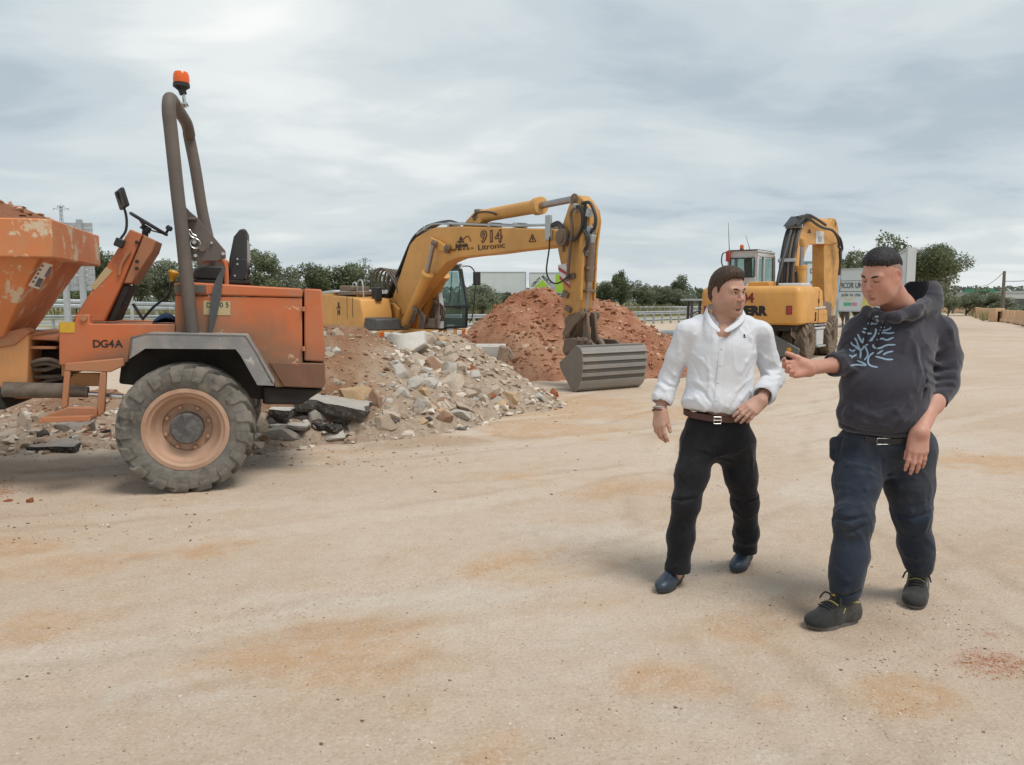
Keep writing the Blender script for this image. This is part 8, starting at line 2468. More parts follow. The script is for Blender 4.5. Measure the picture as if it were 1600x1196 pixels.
def sculpt_hand(elbow, wrist, direction, palm_n, thumb_sign, curl, spread=0.12, sc=1.0, thumb=(0.75, 0.25, 0.15), fore_r=(.046, .030), h=.0026, inner_extra=0.0):
 """forearm, palm, four jointed fingers and a thumb. curl: one bend (radians) per finger and joint"""
 D = Vector(direction).normalized(); Np = Vector(palm_n); Np = (Np - D * Np.dot(D)).normalized()
 A = D.cross(Np) * thumb_sign                       # towards the thumb
 W = Vector(wrist); E = Vector(elbow)
 pts = [W, E] + [W + D * .2 * sc]
 lo = np.min([np.array(p) for p in pts], 0) - .11; hi = np.max([np.array(p) for p in pts], 0) + .11
 fd = Field(lo, hi, h)
 fd.rc(E, W, fore_r[0], fore_r[1] * .98, .01)
 m = E.lerp(W, .35); fd.el(m, (fore_r[0] * 1.02,) * 3, None, .05)
 fd.el(W.lerp(E, -.02), (fore_r[1] * 1.02,) * 3, None, .02)
 L = [.086, .092, .088, .080]
 X = [.030, .010, -.011, -.030]
 seg = [(.043, .026, .022), (.047, .029, .023), (.043, .027, .022), (.034, .021, .019)]
 rad = [(.0105, .0095, .0085, .0072), (.011, .0098, .0087, .0074), (.0105, .0094, .0084, .007), (.0093, .0083, .0074, .0063)]
 for i in range(4):
  base = W + D * .005 + A * X[i] * .55 * sc
  kn = W + (D * L[i] + A * X[i]) * sc + Np * (-.004 if i in (1, 2) else 0)
  fd.rc(base, kn, .0185 * sc, .0122 * sc, .016 * sc)
  fd.rc(base + Np * .008, kn + Np * .006 - D * .01, .015 * sc, .010 * sc, .014 * sc)
  d = (D + A * spread * (X[i] / .03) * .6).normalized(); n = Np.copy()
  p = kn
  ax = d.cross(n).normalized()
  for j in range(3):
   a = curl[i][j]
   Rm = Matrix.Rotation(a, 3, ax)
   d = Rm @ d; n = Rm @ n
   q = p + d * seg[i][j] * sc
   fd.rc(p, q, rad[i][j] * sc, rad[i][j + 1] * sc, .006 * sc)
   p = q
 # thumb from the side of the palm near its base
 t0 = W + (D * .018 + A * .022 + Np * .008) * sc
 td = (D * thumb[0] + A * thumb[1] + Np * thumb[2]).normalized()
 t1 = t0 + (td * .046) * sc; td2 = (td * 1.0 + D * .35).normalized(); t2 = t1 + td2 * .034 * sc; t3 = t2 + (td2 + D * .12).normalized() * .026 * sc
 fd.rc(t0, t1, .0185 * sc, .0135 * sc, .02 * sc); fd.rc(t1, t2, .0125 * sc, .011 * sc, .008); fd.rc(t2, t3, .0108 * sc, .0088 * sc, .006)
 fd.el(W + (D * .04 + A * .020 + Np * .010) * sc, (.017, .017, .017), None, .02)
 V, Q = fd.surface()
 return relax(V, Q, 1, .4), Q, fd
def bracelet(c, axis, r, w, mat, parent, base, name='bracelet'):
 a, b = frame_of(Vector(axis).normalized())
 MB().tube([Vector(c) - Vector(base) + (a * math.cos(t) + b * math.sin(t)) * r for t in [2 * PI * k / 24 for k in range(24)]], w, 7, closed=True).build(name, mat, parent)
def ribbon(fd, px, w, parent, mat, name, base, lift=0.002, n=4, y0=2.9, taper=False):
 """a flat strip of print laid on a garment"""
 pts = [Vector((u, v, 0)) for u, v in px]
 if len(pts) > 2: pts = spline(pts, n)
 else: pts = [pts[0].lerp(pts[1], k / 5) for k in range(6)]
 H = [fd.hit(p.x, p.y, y0) for p in pts]
 if any(h is None for h in H): return None
 N = [fd.normal(h) for h in H]
 vs, fs = [], []
 m = len(H)
 for i in range(m):
  t = (H[min(i + 1, m - 1)] - H[max(i - 1, 0)]).normalized(); s = N[i].cross(t).normalized()
  e = min(i, m - 1 - i); ww = w * (1 if e > 1 else (0.85 if e == 1 else 0.5))
  for k in (-1, -.4, .4, 1): vs.append(H[i] - Vector(base) + s * ww * k + N[i] * (lift if abs(k) < .9 else lift * .2))
 for i in range(m - 1):
  for k in range(3): fs.append((i * 4 + k, i * 4 + k + 1, i * 4 + k + 5, i * 4 + k + 4))
 mb = MB(); mb.add(vs, fs)
 return mb.build(name, mat, parent) if name else mb
def shoe(name, toe, heel, zc, w, top_h, parent, base, mat, msole, boot=False):
 """toe and heel on the ground; a last-shaped upper on a sole"""
 T_, H_ = Vector(toe), Vector(heel)
 d = (T_ - H_); Lg = d.length; d.normalize(); s = Vector((-d.y, d.x, 0))
 def P(t, a, z): return H_ + d * (t * Lg) + s * a + Vector((0, 0, z))
 lo = np.minimum(np.array(T_), np.array(H_)) - .08; hi = np.maximum(np.array(T_), np.array(H_)) + np.array([.08, .08, top_h + .10]); lo[2] = -.01
 fd = Field(lo, hi, .0035)
 R = Matrix((d, s, Vector((0, 0, 1)))).transposed()
 fd.el(P(.72, 0, .035), (.30 * Lg, w * .50, .040), R, .02)
 fd.el(P(.42, 0, .048), (.30 * Lg, w * .44, .052), R, .03)
 fd.el(P(.18, 0, .050), (.19 * Lg, w * .40, .058), R, .03)
 fd.rc(P(.22, 0, .05), P(.20, 0, top_h - .02), w * .36, w * .36, .03)
 if boot:
  fd.rc(P(.52, 0, .075), P(.24, 0, top_h - .01), w * .30, w * .36, .03); fd.el(P(.82, 0, .040), (.185 * Lg, w * .50, .040), R, .012)
  fd.el(P(.60, 0, .055), (.20 * Lg, w * .44, .050), R, .03); fd.el(P(.10, 0, .055), (.12 * Lg, w * .40, .060), R, .02)
  fd.rc(P(.21, 0, top_h - .02), P(.20, 0, top_h + .08), w * .30, w * .30, .006, 'sub')
 fd.cut(P(0, 0, .018), (0, 0, -1), .006)
 fd.cut(P(.2, 0, top_h), (d.x * -.15, d.y * -.15, 1), .01)
 V, Q = fd.surface()
 o = link_mesh(name, skin_mesh(name, [(relax(V, Q, 1), Q)], base), mat, parent)
 pl = []
 for k in range(36):
  a = 2 * PI * k / 36; x = math.cos(a); y = math.sin(a)
  t = .5 + .5 * x; wd = w * (.50 if t > .55 else .42) * (1 - .15 * max(0, .35 - abs(t - .42)) / .35 if t < .77 else 1)
  pl.append((t * 1.02 - .01, y * wd * (1.04)))
 sp = MB()
 A = [P(t, a, 0.0 + (.012 * max(0, t - .82) / .2)) - Vector(base) for t, a in pl]; Bq = [p + Vector((0, 0, .024 if not boot else .032)) for p in A]
 sp.loft(A, Bq); sp.build('sole', msole, o, .004)
 return o, fd, P
J = yp
def coarse_body(parts, lo, hi):
 fd = Field(lo, hi, .013)
 for a, b, ra, rb in parts: fd.rc(a, b, ra, rb, .03)
 return fd.surface()
def man_white():
 base = Vector((1.07, 4.22, 0))
 # ---- skin: head and neck, both forearms with hands, and the body under the clothes
 H = Head(J(1137, 456.5, 4.25), math.radians(29), math.radians(6), math.radians(-2), .945)
 neck = J(1130, 508, 4.30)
 hV, hQ, hf = sculpt_head(H, neck, .062, 1.06, False, J(1129, 524, 4.225))
 eR, wR = J(1045, 592, 4.33), J(1031.5, 641, 4.27)
 rV, rQ, rf = sculpt_hand(eR, wR, J(1027.5, 690, 4.22) - wR, (.75, .66, 0), 1, [(.25, .35, .25), (.35, .45, .3), (.4, .5, .3), (.45, .55, .35)], .16, 1.0, (.85, .35, .25), (.037, .029))
 eL, wL = J(1206, 590, 4.31), J(1189, 627, 4.10)
 lV, lQ, lf = sculpt_hand(eL, wL, J(1156, 655, 4.02) - wL, (.1, .9, -.4), -1, [(.25, .35, .2), (.3, .45, .3), (.4, .5, .3), (.5, .55, .35)], .14, .98, (.88, .30, .2), (.038, .030))
 hip = {0: J(1090, 690, 4.27), 1: J(1150, 690, 4.30)}
 knee = {0: J(1072, 786, 4.16), 1: J(1164.5, 786, 4.37)}
 ank = {0: J(1058, 897, 4.19), 1: J(1164, 862, 4.53)}
 P = [(neck, J(1126, 560, 4.27), .055, .10), (J(1126, 560, 4.27), J(1124, 670, 4.27), .10, .10), (J(1080, 520, 4.28), J(1182, 520, 4.28), .045, .045),
   (J(1075, 518, 4.28), eR, .042, .034), (J(1190, 518, 4.28), eL, .042, .034), (eR, wR, .028, .020), (eL, wL, .028, .020)]
 for k in (0, 1): P += [(hip[k], knee[k], .065, .045), (knee[k], ank[k], .045, .032)]
 bV, bQ = coarse_body(P, (.55, 3.85, -.02), (1.65, 4.75, 1.6))
 body = link_mesh('person', skin_mesh('person', [(hV, hQ), (rV, rQ), (lV, lQ), (bV, bQ)], base), M_skin1)
 body.location = base
 props(body, 'dark-haired man in a white shirt and black trousers looking to the right', 'person')
 face_parts(H, body, base, None, False, M_hair1, (.18, 0))
 V, Q = hair_piece(H, [(-.13, -.080), (-.060, -.070), (-.032, -.045), (-.026, .022), (.000, .030), (.006, -.018), (.014, -.020), (.021, .025), (.034, .050), (.048, .066), (.062, .079), (.075, .086), (.12, .088)], .0012, .007, -.016, 3, .0016, .0095)
 link_mesh('hair', skin_mesh('hair', [(V, Q)], base), M_hair1, body)
 bracelet(J(1030, 642, 4.27), J(1027.5, 690, 4.22) - wR, .034, .006, simple('braided_band', (.10, .06, .05), .8), body, base)
 bracelet(J(1030.5, 637.5, 4.275), J(1027.5, 690, 4.22) - wR, .034, .0045, simple('pale_band', (.5, .48, .46), .6), body, base)
 skin_tones(body, H, base, .34)
 # ---- shirt
 fd = Field((.62, 3.90, .83), (1.62, 4.62, 1.58), .0055)
 fd.el(J(1127, 553, 4.27), (.190, .118, .165)); fd.el(J(1125, 595, 4.265), (.182, .120, .16), None, .05)
 fd.el(J(1119, 628, 4.25), (.186, .132, .105), None, .05)
 fd.rc(J(1082, 519, 4.28), J(1182, 520, 4.28), .060, .060, .05)
 fd.rc(J(1095, 502, 4.29), J(1166, 504, 4.29), .038, .038, .05)
 shR, shL = J(1074, 519, 4.28), J(1189, 521, 4.28)
 mR, mL = J(1057, 558, 4.305), J(1199, 560, 4.305)
 cR, cL = J(1036.5, 620, 4.29), J(1194.5, 614, 4.16)
 fd.chain([shR, mR, eR, cR], [.066, .056, .054, .053], .022)
 fd.chain([shL, mL, eL + Vector((.012, 0, 0)), cL], [.064, .057, .056, .055], .022)
 # rolled cuffs
 def cuff(c, e, r):
  d = (c - e).normalized()
  fd.rc(c - d * .035, c + d * .012, r + .004, r + .006, .004); fd.rc(c - d * .070, c - d * .05, r + .001, r + .001, .006)
 cuff(cR, eR, .053); cuff(cL, eL, .055)
 # open the cuffs and the neck
 for c, e in ((cR, eR), (cL, eL)):
  d = (c - e).normalized(); fd.rc(c + d * .016, c + d * .07, .046, .054, .004, 'sub')
 fd.rc(J(1131, 500, 4.275), J(1132, 462, 4.26), .061, .075, .006, 'sub')
 fd.rc(J(1128.5, 512, 4.125), J(1132, 486, 4.165), .016, .066, .006, 'sub')
 zb = J(1118, 648, 4.12).z
 fd.cut((1.1, 4.25, zb - .006), (-.12, -.12, -1), .012)
 fd.displace(wrinkle(11, .0022, 26, (1, .6, 1))); fd.displace(crease(12, .0055, 16, (.8, .1, .55))); fd.displace(crease(13, .0012, 42, (.5, .1, 1)))
 for px in ([(1082, 552), (1096, 562), (1108, 578)], [(1178, 552), (1166, 566), (1158, 584)], [(1075, 590), (1090, 597), (1104, 610)], [(1176, 588), (1164, 600), (1150, 612)],
    [(1072, 610), (1088, 622), (1104, 640)], [(1170, 610), (1158, 625), (1146, 642)], [(1078, 628), (1092, 637), (1100, 646)], [(1140, 620), (1136, 636), (1138, 647)], [(1105, 560), (1110, 590), (1106, 620)],
    [(1064, 530), (1060, 550), (1052, 566)], [(1044, 575), (1054, 586), (1060, 590)], [(1036, 590), (1047, 600), (1055, 602)], [(1030, 602), (1040, 609), (1051, 608)],
    [(1190, 575), (1203, 583), (1218, 583)], [(1190, 590), (1204, 594), (1219, 590)], [(1189, 600), (1200, 604), (1216, 600)], [(1186, 548), (1196, 560), (1208, 566)], [(1096, 506), (1086, 524), (1080, 544)], [(1165, 510), (1172, 528), (1178, 544)]):
  fd.ridge(px, .013, .0055, .022, 3.6)
 for px in ([(1076, 560), (1086, 574), (1092, 588)], [(1182, 560), (1174, 578), (1168, 592)], [(1189, 583), (1204, 588.5), (1219, 586)], [(1080, 600), (1098, 612), (1110, 630)], [(1168, 598), (1156, 614), (1146, 632)], [(1034, 597), (1046, 604), (1054, 606)]):
  fd.groove(px, .008, .004, .016, 3.6)
 V, Q = fd.surface()
 shirt = link_mesh('shirt', skin_mesh('shirt', [(relax(V, Q, 1), Q)], base), M_shirt, body)
 # collar: two leaves that stand round the neck and fall open in a V
 def leaf(top, bot):
  T_ = spline(top, 5); B_ = spline(bot, 5); n = len(T_)
  o = Vector((0, 0, 0))
  vs = [p - base for p in T_] + [p - base for p in B_]
  mb = MB(); mb.add(vs, [(i, i + 1, n + i + 1, n + i) for i in range(n - 1)])
  ob = mb.build('collar', M_shirt, shirt); md = ob.modifiers.new('cloth', 'SOLIDIFY'); md.thickness = .006; md.offset = 0
  sb = ob.modifiers.new('soft', 'SUBSURF'); sb.levels = sb.render_levels = 2
 leaf([J(1150, 481, 4.36), J(1128, 475, 4.385), J(1110, 475, 4.33), J(1105.5, 482, 4.255), J(1112, 499, 4.185), J(1127, 516.5, 4.145)],
   [J(1152, 490, 4.385), J(1127, 486, 4.405), J(1105, 486, 4.345), J(1100, 493, 4.255), J(1108, 509, 4.165), J(1123.5, 521, 4.138)])
 leaf([J(1112, 478, 4.37), J(1135, 476, 4.385), J(1155, 479, 4.35), J(1160.5, 487, 4.275), J(1151, 501, 4.195), J(1129.5, 516.5, 4.145)],
   [J(1110, 488, 4.385), J(1136, 487, 4.405), J(1159, 489, 4.365), J(1166, 496, 4.27), J(1156, 509, 4.172), J(1136, 521, 4.138)])
 ribbon(fd, [(1129, 519), (1127, 560), (1122, 610), (1117, 645)], .015, shirt, M_shirt, 'placket', base, .003, 6, 3.6)
 for v, u in ((545, 1127.5), (571, 1125), (598, 1122), (626, 1119)):
  p = fd.hit(u, v, 3.6)
  if p: MB().ball(p - base + Vector((0, -.003, 0)), (.006, .003, .006), 10, 6).build('button', M_whitep, shirt)
 lg = MB();
 for (u, v, ru, rv) in ((1163, 524.2, .005, .007), (1163, 527.2, .009, .003)):
  p = fd.hit(u, v, 3.6)
  if p: lg.ball(p - base, (ru, .003, rv), 10, 6)
 lg.build('chest_emblem', simple('navy_thread', (.03, .035, .07), .8), shirt)
 # ---- trousers
 ft = Field((.70, 3.85, .08), (1.52, 4.75, 1.02), .006)
 ft.el(J(1121, 665, 4.275), (.172, .128, .105)); ft.el(J(1122, 690, 4.285), (.186, .135, .10), None, .04)
 ft.rc(J(1104, 690, 4.32), J(1140, 690, 4.33), .115, .115, .04)
 kn, ak = knee, ank
 ft.chain([J(1092, 694, 4.275), J(1081, 742, 4.21), kn[0], J(1064, 838, 4.19), J(1058.5, 890, 4.195), J(1058, 899, 4.195)], [.102, .084, .069, .068, .060, .063], .045)
 ft.chain([J(1150, 694, 4.30), J(1157.5, 742, 4.32), kn[1], J(1166, 832, 4.46), J(1164.5, 856, 4.52), J(1164, 864, 4.535)], [.102, .084, .069, .066, .058, .061], .045)
 ft.cut((1.1, 4.25, J(1120, 647, 4.15).z), (-.05, .12, 1), .01)
 ft.cut(J(1058, 900.5, 4.15), (-.1, .25, -1), .008) if False else None
 ft.displace(wrinkle(21, .0020, 24, (1, 1, .6))); ft.displace(crease(22, .0042, 15, (.8, .2, .45))); ft.displace(crease(23, .0012, 30, (.6, .1, .6)))
 for px in ([(1118, 712), (1104, 704), (1088, 702)], [(1118, 716), (1102, 716), (1080, 722)], [(1120, 714), (1136, 708), (1156, 708)], [(1122, 718), (1140, 722), (1164, 728)],
    [(1052, 770), (1068, 776), (1088, 772)], [(1050, 786), (1066, 790), (1088, 786)], [(1046, 804), (1062, 806), (1086, 798)], [(1086, 812), (1070, 822), (1048, 826)], [(1042, 862), (1058, 868), (1078, 862)], [(1040, 880), (1056, 886), (1076, 880)],
    [(1146, 770), (1162, 776), (1182, 768)], [(1148, 788), (1164, 794), (1184, 788)], [(1150, 828), (1166, 834), (1184, 828)], [(1148, 846), (1164, 851), (1182, 845)], [(1066, 690), (1062, 720), (1060, 750)], [(1170, 690), (1176, 720), (1176, 745)]):
  ft.ridge(px, .013, .0042, .022, 3.6)
 for px in ([(1050, 779), (1066, 783), (1088, 778)], [(1048, 796), (1062, 798), (1086, 792)], [(1147, 780), (1164, 785), (1184, 778)], [(1118, 700), (1121, 712)], [(1066, 672), (1074, 686), (1080, 694)], [(1178, 672), (1172, 686), (1166, 694)]):
  ft.groove(px, .008, .0045, .016, 3.6)
 V, Q = ft.surface()
 link_mesh('trousers', skin_mesh('trousers', [(relax(V, Q, 1), Q)], base), M_black_tr, body)
 # ---- belt with buckle
 cx, cy = J(1120, 652, 4.275).x, 4.275
 ring = []
 for k in range(40):
  a = 2 * PI * k / 40; x = cx + .171 * math.cos(a); y = cy + .130 * math.sin(a)
  ring.append(Vector((x, y, J(1120, 655.0, 4.15).z - .06 * (x - cx) + .10 * (y - 4.15))))
 mb = MB(); n = 40; vs = []
 for p in ring:
  o = Vector((p.x - cx, (p.y - cy) * 1.3, 0)).normalized()
  for r_, z_ in ((.004, -.017), (.012, -.016), (.012, .016), (.004, .017)): vs.append(p + o * r_ + Vector((0, 0, z_)) - base)
 mb.add(vs, [(i * 4 + j, i * 4 + (j + 1) % 4, ((i + 1) % n) * 4 + (j + 1) % 4, ((i + 1) % n) * 4 + j) for i in range(n) for j in range(4)])
 belt = mb.build('belt', M_belt, body)
 b = J(1121, 657.0, 4.125) - base
 MB().tube([b + Vector(q) for q in ((-.018, 0, .018), (.019, 0, .017), (.019, 0, -.018), (-.018, 0, -.018))], .0028, 6, closed=True).build('buckle', M_bolt, belt)
 MB().tube([b + Vector((-.022, -.002, 0)), b + Vector((.022, -.004, 0))], .0028, 6).build('buckle_prong', M_bolt, belt)
 # ---- loafers
 g1t, g1h = gp(1030, 929), gp(1070, 913); g1h.y = max(g1h.y, 4.24)
 shoe('loafer', (g1t.x, g1t.y, 0), (g1h.x - .005, g1t.y + .245, 0), 0, .098, .085, body, base, M_loafer, M_sole)
 g2t = gp(1150, 897)
 shoe('loafer', (g2t.x - .01, g2t.y, 0), (J(1168, 870, 4.62).x, 4.62, 0), 0, .098, .085, body, base, M_loafer, M_sole)
 return body
def man_dark():
 base = Vector((1.78, 3.82, 0))
 H = Head(J(1377.5, 430.5, 3.80), math.radians(-60), math.radians(19), math.radians(4), .955)
 neck = J(1404, 482, 3.95)
 hV, hQ, hf = sculpt_head(H, neck, .068, 1.10, True, J(1398, 496, 3.955))
 eR, wR = J(1334, 565, 3.94), J(1265, 576, 3.76)
 rV, rQ, rf = sculpt_hand(eR, wR, Vector((-1, -.22, -.02)), (-.15, -.85, .32), 1, [(.35, .5, .4), (.45, .6, .4), (.5, .65, .45), (.55, .65, .45)], .10, 1.06, (.80, .52, .12), (.040, .033))
 eL, wL = J(1466, 605, 3.93), J(1438, 676, 3.70)
 lV, lQ, lf = sculpt_hand(eL, wL, J(1430, 740, 3.655) - wL, (.25, .95, .05), -1, [(.12, .25, .2), (.14, .28, .2), (.16, .30, .2), (.18, .3, .2)], .10, 1.08, (.92, .18, .30), (.049, .035))
 hip = {0: J(1346, 700, 3.89), 1: J(1418, 702, 3.93)}; knee = {0: J(1334, 812, 3.73), 1: J(1425, 802, 3.91)}; ank = {0: J(1321, 936, 3.68), 1: J(1436, 890, 4.01)}
 P = [(neck, J(1392, 560, 3.94), .06, .12), (J(1392, 560, 3.94), J(1384, 680, 3.90), .12, .13), (J(1345, 515, 3.95), J(1455, 515, 3.98), .06, .06),
   (J(1342, 515, 3.95), eR, .05, .038), (J(1465, 515, 3.98), eL, .055, .04), (eR, wR, .038, .022), (eL, wL, .036, .022)]
 for k in (0, 1): P += [(hip[k], knee[k], .08, .055), (knee[k], ank[k], .055, .035)]
 bV, bQ = coarse_body(P, (1.25, 3.4, -.02), (2.35, 4.4, 1.65))
 body = link_mesh('person', skin_mesh('person', [(hV, hQ), (rV, rQ), (lV, lQ), (bV, bQ)], base), M_skin2)
 body.location = base
 props(body, 'short-haired man in a dark hooded sweatshirt reaching out and looking down', 'person')
 face_parts(H, body, base, None, True, M_hair2)
 V, Q = hair_piece(H, [(-.13, -.005), (-.08, .022), (-.04, .046), (.0, .056), (.04, .063), (.060, .070), (.072, .076), (.085, .078), (.13, .078)], .0004, .003, .0, 8, .0010, .0075)
 link_mesh('hair', skin_mesh('hair', [(V, Q)], base), M_hair2, body)
 V, Q = hair_piece(H, [(-.13, -.075), (-.06, -.060), (-.035, -.035), (-.028, .024), (.002, .032), (.010, .010), (.022, .012), (.034, .040), (.05, .056), (.07, .076), (.13, .080)], .0010, 0, 0, 9, .0009, .0)
 link_mesh('shaved_sides', skin_mesh('shaved_sides', [(V, Q)], base), M_fade, body)
 skin_tones(body, H, base, .22)
 # ---- sweatshirt
 fd = Field((1.38, 3.45, .80), (2.30, 4.32, 1.66), .0062)
 fd.el(J(1391, 552, 3.95), (.212, .150, .20)); fd.el(J(1384, 605, 3.90), (.222, .180, .17), None, .06)
 fd.el(J(1380, 648, 3.89), (.224, .178, .12), None, .06)
 fd.rc(J(1350, 518, 3.94), J(1456, 520, 3.99), .078, .080, .06)
 fd.rc(J(1375, 500, 3.95), J(1440, 498, 3.99), .065, .065, .06)
 shR, shL = J(1343, 520, 3.94), J(1466, 520, 3.99)
 fd.chain([shR, J(1333, 548, 3.965), eR + Vector((.01, 0, .005)), J(1308, 569.5, 3.872)], [.080, .070, .066, .058], .025)
 fd.chain([shL, J(1473, 560, 3.985), eL + Vector((.012, 0, .02)), J(1461, 620, 3.88)], [.088, .086, .080, .068], .025)
 d = (J(1461, 622, 3.88) - eL).normalized(); c = J(1461, 624, 3.88)
 fd.rc(c - d * .03, c + d * .012, .062, .060, .006); fd.rc(c - d * .075, c - d * .055, .074, .074, .012); fd.rc(c - d * .115, c - d * .10, .081, .081, .014)
 fd.rc(c + d * .012, c + d * .09, .055, .060, .004, 'sub')
 d2 = (J(1303, 570.5, 3.86) - eR).normalized(); c2 = J(1306.5, 569.5, 3.868)
 fd.rc(c2 - d2 * .02, c2 + d2 * .012, .058, .058, .006); fd.rc(c2 + d2 * .004, c2 + d2 * .09, .0445, .060, .003, 'sub')
 # rib at the hem
 fd.el(J(1379, 668, 3.895), (.208, .165, .055), None, .03)
 # hood lying open behind the neck
 fd.el(J(1438, 463, 4.05), (.100, .118, .102), None, .04); fd.rc(J(1372, 494, 3.82), J(1400, 496, 3.795), .021, .024, .03); fd.rc(J(1400, 496, 3.795), J(1426, 488, 3.84), .024, .032, .03); fd.rc(J(1426, 488, 3.84), J(1456, 474, 3.97), .032, .050, .03)
 fd.rc(J(1354, 485, 3.92), J(1372, 494, 3.82), .024, .021, .03)
 fd.el(J(1422, 452, 4.03), (.078, .100, .102), None, .02, 'sub'); fd.rc(neck, J(1385, 440, 3.85), .078, .10, .012, 'sub')
 fd.rc(J(1393, 474, 3.885), J(1380, 446, 3.82), .060, .085, .012, 'sub')
 fd.cut((1.8, 3.9, J(1380, 688, 3.72).z), (-.10, -.06, -1), .02)
 fd.displace(wrinkle(31, .0026, 20, (1, .7, 1))); fd.displace(crease(32, .0045, 16, (.5, .1, .8)))
 for px in ([(1450, 560), (1470, 572), (1494, 566)], [(1446, 578), (1466, 588), (1494, 584)], [(1446, 592), (1464, 600), (1490, 598)], [(1446, 604), (1462, 611), (1488, 610)], [(1450, 540), (1466, 548), (1484, 540)],
    [(1430, 540), (1438, 580), (1432, 610)], [(1420, 620), (1400, 640), (1370, 655)], [(1318, 620), (1340, 640), (1372, 652)], [(1428, 640), (1410, 656), (1380, 668)], [(1440, 500), (1420, 520), (1412, 550)], [(1470, 495), (1486, 515), (1492, 540)],
    [(1318, 560), (1326, 574), (1340, 580)], [(1326, 540), (1332, 556), (1346, 566)], [(1320, 645), (1350, 662), (1390, 668)], [(1452, 470), (1440, 478), (1410, 484)]):
  fd.ridge(px, .018, .008, .03, 3.1)
 for px in ([(1450, 568), (1470, 580), (1494, 576)], [(1448, 585), (1466, 594), (1492, 592)], [(1448, 598), (1464, 605), (1490, 604)], [(1440, 545), (1446, 580), (1442, 620)], [(1312, 662), (1345, 674), (1390, 678), (1430, 676)]):
  fd.groove(px, .009, .005, .018, 3.1)
 V, Q = fd.surface()
 top = link_mesh('sweatshirt', skin_mesh('sweatshirt', [(relax(V, Q, 1), Q)], base), M_hoodie, body)
 # darker cloth on the faces inside the open hood
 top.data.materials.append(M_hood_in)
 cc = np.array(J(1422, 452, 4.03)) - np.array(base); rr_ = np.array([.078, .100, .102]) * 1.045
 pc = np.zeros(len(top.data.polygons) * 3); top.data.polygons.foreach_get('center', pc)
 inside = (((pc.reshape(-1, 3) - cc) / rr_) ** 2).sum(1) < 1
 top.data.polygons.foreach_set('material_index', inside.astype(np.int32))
 for px in ([(1364, 489), (1359, 505), (1353, 523), (1351, 540)], [(1389, 491), (1381, 508), (1374, 526), (1370, 545)]):
  ribbon(fd, px, .0045, top, M_cord, 'drawstring', base, .006, 5, 3.1)
 # printed tree: branching strokes laid on the cloth
 Z = lambda a, b: (1210 + a / 3.416, 370 + b / 3.416)
 strokes = [[(405, 690), (440, 684), (485, 688), (478, 678), (440, 662)], [(398, 632), (418, 640), (440, 628)], [(418, 640), (412, 650)], [(400, 600), (415, 612), (432, 604)], [(408, 562), (420, 580), (448, 592), (460, 610), (458, 650)],
    [(430, 590), (462, 606), (480, 585), (500, 575)], [(428, 540), (440, 560), (448, 585), (456, 600)], [(444, 520), (456, 545), (470, 566), (476, 540)], [(480, 660), (498, 632), (490, 600), (482, 588)], [(552, 698), (515, 690), (500, 672), (505, 640), (530, 618)],
    [(468, 505), (490, 515), (520, 518)], [(474, 490), (498, 494)], [(512, 550), (530, 535), (542, 505), (540, 490)], [(498, 470), (512, 458), (540, 466), (556, 450)], [(536, 428), (556, 426)], [(500, 470), (530, 464)], [(545, 440), (552, 452)],
    [(565, 485), (590, 484)], [(575, 458), (580, 460)], [(560, 500), (590, 500), (615, 492), (622, 482)], [(552, 520), (580, 512), (610, 516), (640, 512)], [(545, 552), (575, 544), (600, 552), (636, 538)], [(528, 575), (530, 590), (560, 596), (600, 580), (646, 578)],
    [(548, 628), (580, 606)], [(580, 632), (600, 620), (634, 612)], [(538, 640), (570, 648), (600, 656), (634, 656)], [(505, 556), (520, 552), (524, 540)]]
 for st in strokes: ribbon(fd, [Z(a, b) for a, b in st], .0044, top, M_printblue, 'printed_branch', base, .0016, 5, 3.1)
 p = ribbon(fd, [(1491, 530.5), (1496, 530.5), (1502, 531)], .009, top, M_orange_tag, 'sleeve_label', base, .003, 3, 3.1)
 # ---- trousers
 ft = Field((1.36, 3.40, .06), (2.18, 4.35, .98), .0062)
 ft.el(J(1384, 690, 3.91), (.222, .165, .11)); ft.rc(J(1362, 706, 3.94), J(1410, 706, 3.97), .14, .14, .05)
 ft.chain([J(1350, 706, 3.895), J(1339, 752, 3.83), knee[0], J(1328.5, 866, 3.71), J(1322.5, 895, 3.69), J(1321, 919, 3.69)], [.124, .103, .082, .077, .070, .073], .05)
 ft.chain([J(1420, 706, 3.93), J(1420, 756, 3.93), knee[1], J(1431, 850, 3.97), J(1435, 868, 3.99), J(1436, 882, 4.0)], [.127, .110, .082, .077, .066, .069], .05)
 ft.rc(J(1303, 690, 3.93), J(1304, 712, 3.93), .022, .022, .03); ft.rc(J(1460, 700, 4.0), J(1456, 730, 4.0), .022, .022, .03)
 ft.cut((1.8, 3.9, J(1385, 676, 3.75).z), (-.05, .05, 1), .01)
 ft.displace(wrinkle(41, .0022, 20, (1, 1, .6))); ft.displace(crease(42, .0048, 14, (.8, .2, .5))); ft.displace(crease(43, .0018, 26, (.6, .1, .6)))
